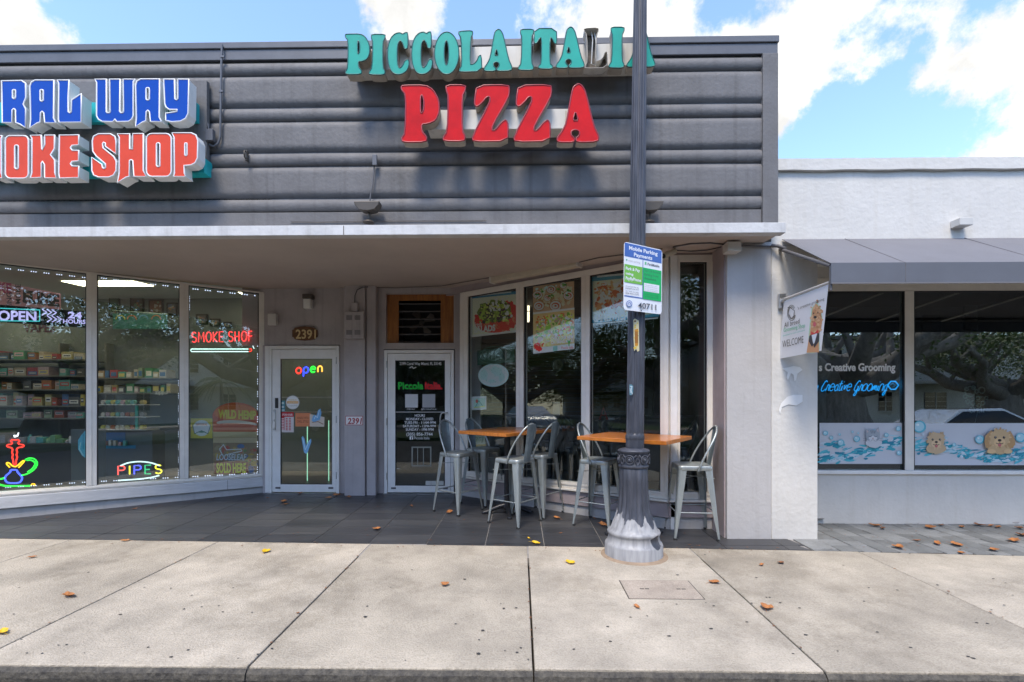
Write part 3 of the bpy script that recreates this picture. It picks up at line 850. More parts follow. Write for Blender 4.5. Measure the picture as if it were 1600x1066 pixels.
mb.box(vp[0], vp[2], YD, YD + .25, zr + .001, vp[1]); mb.box(vp[0], vp[2], YD, YD + .25, vp[3], zc)
mb.build('door_wall', M['wall'], sb)
Yc = onfloor(550, 774.5).y
WC = front(Yc)
mb = MB(); mb.box(WC.q(538, 600)[0], WC.q(570, 600)[0], Yc, YD, -.1, zc); mb.build('pilaster', M['wall'], sb, bevel=.006)
mb = MB(); mb.box(WC.q(571.5, 600)[0], WC.q(586, 600)[0], Yc + .03, YD, -.1, zc); mb.build('pilaster', M['wall'], sb, bevel=.005)
mb = MB(); WD.pbox(mb, 711.5, 446, 723, 775, 0, .03); mb.build('trim_strip', M['wall'], sb)

def make_door(x0, y0, x1, gx0, gy0, gx1, gy1, hinge_left):
    u0, v1 = WD.q(x0, y0); u1 = WD.q(x1, y0)[0]; v0 = fz(YD) + .004
    t = .045
    mb = MB()
    WD.box(mb, u0, u0 + t, v0, v1, -.05, .03); WD.box(mb, u1 - t, u1, v0, v1, -.05, .03); WD.box(mb, u0 + t, u1 - t, v1 - t, v1, -.05, .03)
    fr = mb.build('door_frame', M['frame_w'], sb, bevel=.003)
    a, vt = WD.q(gx0, gy0); b, vb = WD.q(gx1, gy1)
    d = mbx = MB(); g = .006
    U0, U1, V0, V1 = u0 + t + g, u1 - t - g, v0 + .012, v1 - t - g
    WD.box(mbx, U0, a, V0, V1, -.03, .018); WD.box(mbx, b, U1, V0, V1, -.03, .018); WD.box(mbx, a, b, vt, V1, -.03, .018); WD.box(mbx, a, b, V0, vb, -.03, .018)
    dr = mbx.build('door', M['frame_w'], sb, bevel=.003)
    mb = MB(); WD.box(mb, a, b, vb, vt, -.012, -.004); mb.build('glass_pane', GLASS, dr)
    mb = MB(); q = .008
    WD.box(mb, a, a + q, vb, vt, -.003, .012); WD.box(mb, b - q, b, vb, vt, -.003, .012); WD.box(mb, a + q, b - q, vt - q, vt, -.003, .012); WD.box(mb, a + q, b - q, vb, vb + q, -.003, .012)
    mb.build('gasket', M['gasket'], dr)
    for hv in (.12, .5, .9):
        mb = MB(); hu = (u0 + t - .008) if hinge_left else (u1 - t + .004); z = v0 + (v1 - v0) * hv
        mb.tube([WD.p(hu, z - .05, .03), WD.p(hu, z + .05, .03)], .009, 8); mb.build('hinge', M['alu'], dr)
    for ux in (U0 + .05, U1 - .11):
        mb = MB(); WD.box(mb, ux, ux + .07, V0 + .05, V0 + .075, .018, .024); mb.build('weep_cap', M['cable'], dr)
    mb = MB(); WD.box(mb, u0 - .01, u1 + .01, fz(YD) - .02, v0 - .001, -.06, .06); mb.build('threshold', M['alu'], dr)
    return dr
door_l = make_door(421, 541, 531, 439, 561, 519.5, 757, False)
door_r = make_door(601, 547.5, 709.5, 618, 563.5, 695.5, 759, True)
mb = MB(); WD.pbox(mb, 414, 541, 420.5, 770, -.02, .035); mb.build('side_post', M['frame_w'], sb, bevel=.003)
# handles
def pull(dr, px, ya, yb, dx):
    mb = MB(); u, va = WD.q(px, ya); vb_ = WD.q(px, yb)[1]
    mb.tube(chaikin([tuple(WD.p(u, va, .018)), tuple(WD.p(u, va, .075)), tuple(WD.p(u + dx, va, .08)), tuple(WD.p(u + dx, vb_, .08)), tuple(WD.p(u, vb_, .075)), tuple(WD.p(u, vb_, .018))], 2, False), .009, 8)
    mb.build('door_handle', M['alu'], dr)
pull(door_l, 431, 641, 671, .035)
mb = MB(); WD.pbox(mb, 429.5, 622, 434, 638, .018, .035); mb.build('keypad', M['gasket'], door_l, bevel=.003)
for yy in (643, 657, 670):
    mb = MB(); u, v = WD.q(430.5, yy); mb.tube([WD.p(u, v, .018), WD.p(u, v, .03)], .016, 12); mb.build('lock_cylinder', M['alu'], door_l)
mb = MB(); a = WD.q(619, 644); b = WD.q(695, 644)
mb.tube([WD.p(a[0], a[1], .03), WD.p(b[0], b[1], .03)], .007, 8); mb.build('push_bar', M['alu'], door_r)
mb = MB(); u, v = WD.q(697, 645); v2 = WD.q(697, 676)[1]
mb.tube(chaikin([tuple(WD.p(u + .02, v, .018)), tuple(WD.p(u + .02, v, .07)), tuple(WD.p(u - .05, v, .075)), tuple(WD.p(u - .075, v - .05, .08)), tuple(WD.p(u - .075, v2, .08)), tuple(WD.p(u - .04, v2, .02))], 2, False), .010, 8)
mb.build('door_handle', M['alu'], door_r)

# ---- interior shells (seen through the glass)
mb = MB()
YB = 9.3
def room(x0, x1, y1, zc_, mwall, mfloor, mceil, xs0=None):
    m1 = MB(); m1.box(x0, x1, y1, y1 + .1, -.1, zc_ + .05); m1.box(x0 - .1, x0, YD - 2.5, y1, -.1, zc_ + .05); m1.box(x1, x1 + .1, YD + .3, y1, -.1, zc_ + .05)
    m1.build('inner_wall', mwall, sb)
CE = EYE + 2.02
WB = front(YB)
m1 = MB(); m1.box(-12, -2.55, YB, YB + .1, 0, CE); m1.box(-12.1, -12, 4, YB, 0, CE); m1.box(-2.55, -2.45, YD + .26, YB, 0, CE); m1.build('inner_wall', M['shop_wall'], sb)
m1 = MB(); m1.add([(-12, 5.2, .17), (-12, 9.3, .17), (-2.55, 9.3, .17), (-2.55, 7.5, .17), (-3.8, 7.5, .17), (LA.x, LA.y + .15, .17), (-9, 4.6, .17)], [(0, 6, 5, 4, 3, 2, 1)]); m1.build('inner_floor', M['shop_floor'], sb)
m1 = MB(); m1.box(-12, -2.5, 7.62, YB, CE, CE + .05); m1.box(-12, -2.5, 4.9, 7.62, CE, CE + .05); m1.build('inner_ceiling', M['ceiling'], sb)
m1 = MB(); m1.box(-2.44, 3.4, 11.0, 11.1, 0, 3.3); m1.box(3.4, 3.5, 5.7, 11.1, 0, 3.3); m1.build('inner_wall', M['shop_dark'], sb)
m1 = MB(); m1.add([(-2.4, YD + .2, .17), (RA.x, YD + .2, .17), (RA.x + .1, 7.2, .17), (RB.x, RB.y + .2, .17), (3.4, RB.y + .2, .17), (3.4, 11, .17), (-2.4, 11, .17)], [(0, 1, 2, 3, 4, 5, 6)]); m1.build('inner_floor', M['shop_floor'], sb)
m1 = MB(); m1.box(-2.44, 3.4, 7.62, 11, 3.25, 3.3); m1.box(-.8, 3.4, 5.6, 7.62, 3.26, 3.31); m1.build('inner_ceiling', M['shop_dark'], sb)
# roof over everything so that no daylight leaks in
m1 = MB(); m1.box(-12.1, xR, YP + .352, 11.2, 3.75, 3.85); m1.box(-12.1, xR, 11.11, 11.2, 0, 3.74); m1.box(-12.3, -12.11, 4.2, 11.2, 0, 3.74)
m1.build('roof', M['grey_metal'], sb)
# slatted timber wall in the pizza shop
WS = front(10.9)
for k in range(26):
    z = .3 + k * .1
    m1 = MB(); m1.box(-1.6, 2.6, 10.86, 10.99, z, z + .085); m1.build('timber_slat', M['slatwood'], sb)

# ================================================================== NEIGHBOUR BUILDING
nbld = thing('white_shop_building', 'low white stucco shop building with an awning over its wide display window', 'building', (5, 6, 0))
WP = front(YPI)
wx0, wx1 = pl1 + .002, WP.q(1278.5, 700)[0]
WU = front(YPI + .01)
zcop = WU.q(1300, 268)[1]; ztp = WU.q(1300, 250.5)[1]
YG = 5.63
mb = MB(); mb.box(wx0 + .0, 9, YPI + .01, YPI + .3, EYE + 1.60, zcop); mb.build('upper_wall', M['white'], nbld)
mb = MB(); 
segs = 40
for i in range(segs):
    a = wx0 + .03 + (9 - wx0) * i / segs; b = wx0 + .03 + (9 - wx0) * (i + 1) / segs
    random.seed(900 + i); j0 = math.sin(i * 1.7) * .004; j1 = math.sin((i + 1) * 1.7) * .004
    mb.hexa([(a, YPI - .03, zcop + j0), (b, YPI - .03, zcop + j1), (b, YPI + .33, zcop), (a, YPI + .33, zcop), (a, YPI - .03, ztp + j1 * .5), (b, YPI - .03, ztp + j0 * .5), (b, YPI + .33, ztp), (a, YPI + .33, ztp)])
mb.build('coping', M['white'], nbld)
mb = MB(); mb.box(wx0, wx1, YPI + .005, YG + .1, -.05, EYE + 1.60); mb.build('end_pier', M['white'], nbld, bevel=.01)
pier = nbld.children[-1]
WG = front(YG)
sillv = WG.q(1400, 736)[1]
mb = MB(); mb.box(wx1 + .001, 9, YG - .03, YG + .2, -.05, sillv - .03); mb.build('lower_wall', M['white'], nbld)
mb = MB(); mb.box(wx1 + .001, 9, YG - .02, YG + .2, EYE + 1.42, EYE + 1.61); mb.box(wx1, 9, YPI + .3, YG - .02, EYE + 1.55, EYE + 1.60); mb.build('lintel', M['white'], nbld)
mb = MB(); mb.box(wx1 + .001, 9, YG - .06, YG + .1, sillv - .03, sillv + .012); mb.build('window_sill', M['frame_w'], nbld, bevel=.005)
fr = MB(); vtG = WG.q(1400, 446)[1]
fr.box(wx1 + .001, 9, YG - .03, YG + .05, vtG - .07, EYE + 1.419)
frm = fr.build('window_frame', M['frame'], nbld, bevel=.003)
mg = [(wx1 + .002, wx1 + .012), (WG.q(1410.5, 600)[0], WG.q(1424.5, 600)[0]), (8.4, 8.5)]
for a, b in mg:
    mb = MB(); mb.box(a, b, YG - .035, YG + .05, sillv + .014, vtG - .072)
    mb.build('mullion', M['frame'], frm, bevel=.003)
for (a, b) in zip(mg, mg[1:]):
    mb = MB(); mb.box(a[1] + .001, b[0] - .001, YG - .004, YG + .004, sillv + .014, vtG - .072); mb.build('glass_pane', GLASS_DARK, frm)
    mb = MB(); t = .012
    for q in ((a[1] + .001, a[1] + t), (b[0] - t, b[0] - .001)): mb.box(q[0], q[1], YG - .03, YG - .005, sillv + .014, vtG - .072 - t)
    mb.box(a[1] + .001, b[0] - .001, YG - .03, YG - .005, vtG - .072 - t, vtG - .0725)
    mb.build('gasket', M['gasket'], frm)
# inside
mb = MB(); mb.box(2.7, 9, 10, 10.1, 0, 3.4); mb.box(3.51, 3.6, 5.9, 10, 0, 3.4); mb.box(9, 9.1, 5.3, 10, 0, 3.4); mb.build('inner_wall', M['shop_dark'], nbld)
mb = MB(); mb.box(2.75, 9, YG + .21, 10, .05, .12); mb.build('inner_floor', M['shop_floor'], nbld)
mb = MB(); mb.box(2.65, 9.1, YPI + .31, 10.1, 3.40, 3.5); mb.build('roof', M['shop_dark'], nbld)
# window film printed with foam, bubbles and pets
cv = Canvas(WG, .006)
vf = 661
def film(x0, x1, ya, yb):
    cv.rect(x0, ya, x1, yb, (.60, .62, .66))
film(1280.5, 1410, 661, 725); film(1425.5, 1740, 661.5, 727)
random.seed(21)
def wave(x0, x1, fn, th, cols, n):
    for k in range(n):
        x = random.uniform(x0, x1); y = fn(x) + random.gauss(0, th)
        if not (x0 + 3 < x < x1 - 3 and 664 < y < 723): continue
        cv.ell(x, y, random.uniform(2, 9), random.uniform(.7, 2.4), random.choice(cols), 10, rot=random.uniform(-.5, .2), jit=.3, thin=True)
BL = [(.02, .33, .42), (.05, .42, .52), (.10, .52, .62), (.45, .66, .74), (.62, .72, .78), (.02, .26, .38)]
wave(1280, 1410, lambda x: 716 - (max(0, x - 1300) / 110) ** 1.4 * 30, 4.5, BL, 170)
wave(1280, 1330, lambda x: 694 + abs(x - 1300) * .25, 2.5, BL, 26)
wave(1425, 1600, lambda x: 696 + (x - 1425) * .13 + math.sin(x * .05) * 3, 4.5, BL, 210)
wave(1425, 1480, lambda x: 690, 9, BL[2:5], 30)
wave(1560, 1740, lambda x: 708 - (x - 1560) * .05, 4.5, BL, 120)
for (x, y, r) in [(1290, 677, 4), (1299, 684, 3), (1314, 692, 5.5), (1339, 686, 5), (1312, 679, 2), (1385, 680, 3.5), (1404, 670, 4), (1405, 708, 4), (1437, 667, 10), (1531, 687, 7), (1491, 695, 3), (1595, 684, 8), (1332, 675, 1.8), (1341, 677, 1.6), (1366, 672, 1.4)]:
    cv.ell(x, y, r, r * .95, (.12, .50, .62), 18); cv.ell(x - r * .08, y - r * .05, r * .78, r * .74, (.42, .68, .76), 18); cv.ell(x - r * .3, y - r * .3, r * .25, r * .2, (.8, .88, .9), 8)
def cat(cx, cy, s):
    g1, g2, g3 = (.38, .42, .46), (.62, .64, .67), (.12, .16, .2)
    cv.ell(cx + 2 * s, cy + 9 * s, 15 * s, 10 * s, g2, 18, jit=.06)
    cv.poly([(cx - 12 * s, cy - 4 * s), (cx - 13 * s, cy - 17 * s), (cx - 3 * s, cy - 11 * s)], g1); cv.poly([(cx + 4 * s, cy - 12 * s), (cx + 10 * s, cy - 20 * s), (cx + 13 * s, cy - 7 * s)], g1)
    cv.poly([(cx - 11 * s, cy - 7 * s), (cx - 11.5 * s, cy - 14 * s), (cx - 6 * s, cy - 10 * s)], (.62, .5, .5)); cv.poly([(cx + 6 * s, cy - 11 * s), (cx + 9.4 * s, cy - 17 * s), (cx + 11 * s, cy - 9 * s)], (.62, .5, .5))
    cv.ell(cx, cy - 3 * s, 13 * s, 11 * s, g1, 22, jit=.05); cv.ell(cx, cy + 2 * s, 8 * s, 5.5 * s, (.72, .73, .75), 14)
    for d in (-1, 0, 1): cv.line([(cx + d * 4 * s, cy - 13 * s), (cx + d * 3 * s, cy - 8 * s)], 1.1 * s, g3)
    for e in (-5, 5): cv.line([(cx + (e - 3) * s, cy - 3 * s), (cx + e * s, cy - 1.6 * s), (cx + (e + 3) * s, cy - 3.2 * s)], 1.1 * s, g3)
    cv.poly([(cx - 2 * s, cy + .5 * s), (cx + 2 * s, cy + .5 * s), (cx, cy + 3 * s)], (.55, .35, .33))
    cv.line([(cx - 4 * s, cy + 5 * s), (cx, cy + 4 * s), (cx + 4 * s, cy + 5 * s)], .8 * s, g3)
    for e in (-9, 9):
        cv.line([(cx + e * .6 * s, cy + 3 * s), (cx + e * 2 * s, cy + 1 * s)], .4 * s, g3); cv.line([(cx + e * .6 * s, cy + 4 * s), (cx + e * 2 * s, cy + 5 * s)], .4 * s, g3)
def dog(cx, cy, s, c1, c2, floppy):
    dk = (.05, .03, .02)
    cv.ell(cx, cy + 13 * s, 17 * s, 9 * s, c1, 20, jit=.08)
    if floppy:
        for e in (-1, 1): cv.ell(cx + e * 15 * s, cy + 1 * s, 6.5 * s, 13 * s, c2, 18, rot=e * -.25, jit=.1)
    else:
        for e in (-1, 1): cv.poly([(cx + e * 14 * s, cy - 2 * s), (cx + e * 12 * s, cy - 16 * s), (cx + e * 3 * s, cy - 10 * s)], c2)
    for k in range(46):
        t = random.uniform(0, 6.28); rr = random.uniform(.75, 1.05)
        cv.ell(cx + 14 * s * rr * math.cos(t), cy - 1 * s + 13 * s * rr * math.sin(t), 3 * s, 1.6 * s, random.choice([c1, c2, tuple(min(1, v * 1.15) for v in c1)]), 8, rot=t, jit=.2, thin=True)
    cv.ell(cx, cy - 1 * s, 14 * s, 12.5 * s, c1, 22, jit=.05)
    cv.ell(cx, cy + 5 * s, 8.5 * s, 6.5 * s, tuple(min(1, v * 1.25) for v in c1), 16)
    for e in (-1, 1):
        cv.ell(cx + e * 6.2 * s, cy - 2.2 * s, 1.9 * s, 1.9 * s, dk, 10); cv.ell(cx + e * 6.2 * s + .5 * s, cy - 2.8 * s, .5 * s, .5 * s, (.9, .9, .9), 6)
    cv.ell(cx, cy + 2 * s, 2.7 * s, 2 * s, dk, 12)
    cv.line([(cx - 5 * s, cy + 6 * s), (cx - 2 * s, cy + 7.4 * s), (cx, cy + 5.5 * s), (cx + 2 * s, cy + 7.4 * s), (cx + 5 * s, cy + 6 * s)], .9 * s, dk)
    cv.ell(cx, cy + 9 * s, 2.6 * s, 2.4 * s, (.6, .16, .16), 10)
    if floppy:
        for e in (-1, 1): cv.ell(cx + e * 12 * s, cy + 18 * s, 6.5 * s, 3.4 * s, tuple(min(1, v * 1.2) for v in c1), 14)
cat(1364, 684, .85)
dog(1463, 689, .92, (.60, .43, .26), (.50, .33, .18), False)
dog(1562, 686, 1.08, (.62, .42, .22), (.52, .30, .13), True)
cv.build('window_film', frm)
# peeled white patches on the pier
cvp = Canvas(WP, -.004 + .006)
cvp.poly([(1222, 576), (1232, 574), (1240, 572), (1250, 574), (1254, 578), (1246, 584), (1244, 594), (1241, 596), (1240, 586), (1236, 583), (1231, 594), (1229, 590), (1231, 582)], (.84, .82, .78))
cvp.build('bare_patch', nbld)
cvp = Canvas(WP, .0022)
cvp.poly([(1230, 620), (1240, 617), (1254, 617), (1254, 628), (1244, 634), (1232, 632), (1222, 636), (1219, 647), (1217, 641), (1220, 631)], (.84, .82, .78))
cvp.build('bare_patch', nbld)
# vent block on the upper wall
mb = MB(); u, v = WU.q(1494, 352); WU.box(mb, u - .06, u + .07, v - .035, v + .035, .001, .11); o = mb.build('wall_outlet', M['offwhite'], None, bevel=.004)
tag(o, 'small grey box sticking out of the white wall above the awning', 'wall box')
# ---- awning
aw = thing('awning', 'dark grey fabric awning with straight valance over the white shop window', 'awning', (2.68, YPI, EYE + 1.6))
ax0 = WP.q(1222, 372)[0]; za = WP.q(1400, 373)[1]
pc = CP + ray(1298, 411) * ((ax0) / ray(1298, 411).x)
YA, zf = pc.y, pc.z
zv = (CP + ray(1298, 444) * (YA / ray(1298, 444).y)).z
mb = MB(); n = 24
for i in range(n):
    a = ax0 + (9 - ax0) * i / n; b = ax0 + (9 - ax0) * (i + 1) / n
    mb.hexa([(a, YA, zf - .006), (b, YA, zf - .006), (b, YPI, za - .006), (a, YPI, za - .006), (a, YA, zf), (b, YA, zf), (b, YPI, za), (a, YPI, za)])
mb.build('sloping_fabric', M['fabric'], aw)
for k in range(5):
    sx_ = ax0 + .62 + k * 1.18; mb = MB(); mb.tube([(sx_, YPI - .003, za + .0008), (sx_, YA, zf + .0008)], .004, 4); mb.tube([(sx_, YA - .0065, zf), (sx_, YA - .0065, zv + .013)], .003, 4); mb.build('seam', M['fabric'], aw)
mb = MB(); mb.box(ax0, 9, YA - .006, YA - .001, zv, zf); mb.build('valance', M['valance'], aw)
mb = MB(); mb.box(ax0 + .001, 9, YA - .009, YA - .0065, zv, zv + .012); mb.build('hem', M['fabric'], aw)
mb = MB(); r = .017
mb.tube([(ax0 - .02, YPI + .0, za - .10), (ax0 + .012, YA + .02, zf - .02)], r, 10); mb.tube([(ax0 + .012, YA + .02, zf - .02), (ax0 + .012, YA + .02, zv - .05)], r * .7, 8)
mb.tube([(ax0 + .01, YA + .03, zf - .02), (9, YA + .03, zf - .02)], r, 8)
mb.build('tube_frame', M['cable'], aw)
for k, xx in enumerate((3.2, 4.1, 5.0, 5.9)):
    mb = MB(); mb.tube([(xx, YA + .04, zf - .03), (xx + .3, YG - .05, EYE + 1.38)], .012, 6); mb.build('brace', M['offwhite'], aw)
# ================================================================== CHANNEL LETTER SIGNS
YS = 4.60
FS = front(YS)
SH = {}
SH['P'] = ([(488, 535), (505, 527), (680, 525), (740, 560), (785, 640), (790, 730), (760, 800), (700, 825), (648, 828), (652, 888), (690, 930), (686, 968), (500, 970), (490, 940), (520, 900), (525, 600), (490, 560)],
           [(640, 610), (655, 600), (668, 640), (668, 710), (655, 745), (640, 740)])
SH['I'] = ([(255, 122), (365, 122), (362, 152), (345, 185), (345, 380), (364, 415), (355, 440), (240, 438), (238, 418), (262, 385), (268, 185), (255, 150)],)
SH['C'] = ([(520, 106), (541, 108), (541, 232), (515, 238), (503, 195), (482, 168), (462, 190), (455, 250), (458, 360), (475, 392), (500, 370), (520, 325), (542, 318), (552, 345), (538, 400), (505, 430), (460, 440), (420, 425), (390, 370), (380, 290), (385, 210), (405, 150), (440, 115), (478, 106), (502, 120)],)
SH['O'] = ([(850 + 93 * math.cos(t * .2618), 272 + 168 * math.sin(t * .2618)) for t in range(24)], [(848 + 18 * math.cos(t * .5236), 270 + 98 * math.sin(t * .5236)) for t in range(12)])
SH['L'] = ([(948, 98), (1058, 92), (1062, 118), (1045, 150), (1038, 358), (1068, 355), (1095, 330), (1110, 288), (1130, 285), (1135, 410), (956, 416), (955, 395), (975, 365), (970, 150), (950, 122)],)
SH['A'] = ([(540, 103), (560, 115), (578, 150), (618, 330), (644, 385), (640, 414), (532, 417), (527, 397), (546, 380), (546, 358), (525, 348), (503, 358), (503, 380), (521, 397), (518, 417), (434, 417), (432, 393), (460, 355), (480, 310), (505, 160), (515, 120)],
           [(525, 248), (542, 302), (510, 302)])
SH['T'] = ([(266, 120), (438, 122), (441, 235), (425, 238), (405, 198), (388, 188), (385, 385), (409, 405), (405, 428), (300, 426), (296, 405), (320, 385), (322, 188), (305, 198), (282, 236), (262, 232)],)
SH['Z'] = ([(148, 552), (392, 548), (399, 590), (390, 645), (270, 850), (262, 893), (290, 892), (340, 830), (372, 810), (389, 850), (386, 972), (120, 977), (113, 940), (248, 680), (250, 637), (225, 637), (190, 680), (150, 714), (130, 697), (133, 650)],)
def shape(ch, x0, y0, x1, y1, sm=1):
    o = SH[ch][0]; ax = min(p[0] for p in o); bx = max(p[0] for p in o); ay = min(p[1] for p in o); by = max(p[1] for p in o)
    return [chaikin([(x0 + (x1 - x0) * (p[0] - ax) / (bx - ax), y0 + (y1 - y0) * (p[1] - ay) / (by - ay)) for p in pl], sm) for pl in SH[ch]]
def sh_wall(polys, W_=FS): return [[W_.q(x, y) for x, y in pl] for pl in polys]
def channel(parent, polys, face, trim, can, depth=.10, rim=.009, dead=False, inset=.0):
    uv = sh_wall(polys)
    v, f = outline_geo(FS, uv, -depth / 2 - .008, depth / 2, offset=-.002)
    if dead:      # face has dropped off: a tray with walls, a dirty floor and a bare tube
        mb = MB()
        for pl in uv:
            k = len(pl)
            for i in range(k):
                a, b = pl[i], pl[(i + 1) % k]
                mb.poly([FS.p(a[0], a[1], 0), FS.p(b[0], b[1], 0), FS.p(b[0], b[1], -depth), FS.p(a[0], a[1], -depth)])
        letter = mb.build('letter', can, parent)
        v, f = outline_geo(FS, uv, -depth + .004, .003); mb = MB(); mb.add(v, f); mb.build('letter_back', M['dead'], letter)
        v, f = outline_geo(FS, uv, 0, 0, bev=.004, fill=False); mb = MB(); mb.add(v, f); mb.build('letter_rim', M['can'], letter)
        return letter
    mb = MB(); mb.add(v, f); letter = mb.build('letter', can, parent)
    v, f = outline_geo(FS, uv, -.002, .004, offset=-inset); mb = MB(); mb.add(v, f); mb.build('letter_face', face, letter)
    v, f = outline_geo(FS, uv, 0, 0, bev=rim, fill=False); mb = MB(); mb.add(v, f, smooth=True); mb.build('letter_rim', trim, letter)
    return letter
ps = thing('channel_letter_sign', 'green channel letter sign PICCOLA ITALIA at the parapet top, one letter missing its face', 'sign', (0, YS, 4.6))
S1_ = [('P', 539.5, 53.2, 577.7, 116.6), ('I', 576.8, 53.8, 602, 117.2), ('C', 605.5, 51, 639.5, 117), ('C', 643.2, 50, 676, 116.6), ('O', 679, 50, 717, 116.5), ('L', 716.5, 48, 753, 112.7), ('A', 756.5, 45.5, 800, 111.3),
       ('I', 810, 46, 834, 110), ('T', 834.3, 44.5, 870, 108), ('A', 869, 42, 913, 106.6), ('L', 912.5, 43.5, 950, 107), ('I', 951.5, 42.7, 975.5, 106.4), ('A', 979.5, 41.3, 1023.5, 105)]
for k, (ch, x0, y0, x1, y1) in enumerate(S1_):
    if k == 10: channel(ps, shape(ch, x0, y0, x1, y1), None, None, M['raceway'], dead=True)
    else: channel(ps, shape(ch, x0, y0, x1, y1), M['teal_face'], M['teal_trim'], M['can'], rim=.006)
# bare neon tube inside the open letter
mb = MB(); p = [(924, 50), (926, 62), (924, 100), (932, 103), (931, 64), (929, 52)]
mb.tube([FS.P(x, y, -.04) for x, y in p], .005, 6); mb.build('bare_tube', M['lens'], ps)
FR = front(4.71)
mb = MB(); q = [FR.q(549, 77), FR.q(1001, 66.5), FR.q(1001, 101), FR.q(549, 110)]
def slab_px(mb, Wn, pts, depth):
    f = [Wn.P(x, y, 0) for x, y in pts]; b = [p + Vector((0, depth, 0)) for p in f]
    mb.add(f + b, [(0, 1, 2, 3)[::-1], (4, 5, 6, 7), (0, 1, 5, 4), (1, 2, 6, 5), (2, 3, 7, 6), (3, 0, 4, 7)])
slab_px(mb, FR, [(549, 78), (1001, 67), (1001, 102), (549, 110)], .18); mb.build('raceway', M['raceway'], ps, bevel=.004)
pz = thing('channel_letter_sign', 'red channel letter sign PIZZA on a cream raceway below the green letters', 'sign', (-.3, YS, 4.0))
for ch, x0, y0, x1, y1 in [('P', 627, 133.5, 686.5, 222.5), ('I', 692.5, 133.3, 727.5, 221), ('Z', 738, 133, 796, 221.6), ('Z', 803, 133, 861.8, 221.8), ('A', 870.5, 131, 935.5, 222.5)]:
    channel(pz, shape(ch, x0, y0, x1, y1), M['red_face'], M['red_trim'], M['can'], rim=.008)
mb = MB(); slab_px(mb, FR, [(668, 172), (893, 170), (893, 201), (668, 203)], .18); mb.build('raceway', M['raceway'], pz, bevel=.004)
mb = MB()
for x in (671, 883): slab_px(mb, front(4.70), [(x, 173), (x + 3, 173), (x + 3, 203), (x, 203)], .005)
mb.build('raceway_joint', M['can'], pz)

ss = thing('channel_letter_sign', 'sign with blue letters RAL WAY above orange letters MOKE SHOP, cut by the left edge', 'sign', (-4.2, YS, 4.0))
k1 = lambda pts: [(140 + x / 5.61, 110 + y / 5.61) for x, y in pts]
k2 = lambda pts: [(x / 5.6125, 110 + y / 5.6125) for x, y in pts]
def rr(x0, y0, x1, y1, r, n=4):
    out = []
    for cx, cy, a0 in ((x1 - r, y0 + r, -90), (x1 - r, y1 - r, 0), (x0 + r, y1 - r, 90), (x0 + r, y0 + r, 180)):
        for i in range(n + 1):
            a = math.radians(a0 + 90 * i / n); out.append((cx + r * math.cos(a), cy + r * math.sin(a)))
    return out
Aout = [(50, 130), (62, 97), (95, 78), (258, 78), (256, 412), (272, 446), (275, 452), (178, 450), (170, 365), (156, 352), (143, 365), (140, 445), (112, 455), (48, 497), (56, 420)]
A_shift = lambda dx, dy=0: [(x + dx, y + dy) for x, y in Aout]
blue = [
 ([k2([(20, 95), (190, 92), (226, 115), (230, 240), (212, 285), (206, 300), (228, 340), (226, 505), (180, 475), (140, 460), (138, 350), (125, 338), (110, 350), (108, 460), (22, 460)]), k2(rr(113, 172, 139, 250, 11))]),
 ([k2([(x + 216, y + 10) for x, y in Aout]), k2(rr(355, 172, 382, 272, 11))]),
 ([k2([(508, 88), (607, 88), (600, 240), (600, 365), (615, 377), (628, 365), (631, 262), (714, 208), (715, 456), (520, 458), (515, 430), (518, 120)])]),
 ([k1([(50, 80), (148, 80), (148, 365), (158, 375), (175, 375), (183, 365), (180, 80), (268, 80), (265, 362), (275, 374), (292, 374), (300, 362), (298, 80), (400, 80), (385, 100), (385, 400), (372, 430), (345, 450), (240, 452), (224, 430), (208, 452), (112, 450), (78, 430), (63, 400), (64, 110)])]),
 ([k1([(x + 356, y) for x, y in Aout]), k1(rr(497, 155, 526, 262, 12))]),
 ([k1([(653, 80), (745, 80), (748, 252), (763, 262), (777, 250), (777, 80), (870, 80), (865, 380), (845, 422), (800, 448), (720, 453), (668, 440), (670, 378), (740, 368), (768, 362), (768, 345), (700, 345), (672, 325), (660, 290)])]),
]
orange = [
 ([k2([(-60, 575), (20, 575), (14, 600), (14, 900), (22, 945), (-60, 945)])]),
 ([k2(rr(50, 575, 252, 948, 42)), k2(rr(132, 658, 164, 866, 14))]),
 ([k2([(270, 572), (363, 570), (368, 690), (376, 700), (396, 650), (396, 570), (480, 570), (480, 690), (445, 742), (482, 790), (484, 900), (498, 945), (394, 944), (392, 830), (376, 800), (366, 815), (366, 940), (268, 945), (283, 900), (283, 600)])]),
 ([k2([(524, 570), (692, 568), (692, 655), (635, 660), (620, 682), (635, 704), (692, 704), (692, 795), (635, 800), (620, 822), (635, 842), (692, 842), (692, 942), (524, 946), (518, 900), (524, 600)])]),
 ([k1([(26, 620), (38, 580), (80, 558), (182, 558), (222, 580), (234, 625), (234, 735), (140, 668), (140, 640), (126, 632), (116, 645), (120, 682), (210, 755), (235, 795), (235, 880), (212, 920), (170, 938), (80, 938), (38, 920), (22, 880), (22, 765), (108, 825), (115, 855), (130, 864), (142, 853), (140, 820), (58, 752), (30, 710)])]),
 ([k1([(246, 558), (352, 558), (352, 690), (380, 692), (382, 556), (472, 556), (472, 880), (500, 932), (390, 932), (380, 792), (365, 785), (352, 795), (350, 930), (320, 940), (246, 986), (262, 900), (262, 590)])]),
 ([k1(rr(500, 556, 718, 932, 48)), k1(rr(588, 638, 618, 846, 14))]),
 ([k1([(724, 550), (890, 550), (932, 568), (950, 615), (947, 770), (927, 812), (890, 832), (830, 835), (832, 905), (842, 932), (738, 932), (746, 900), (742, 590)]), k1(rr(836, 640, 856, 748, 8))]),
]
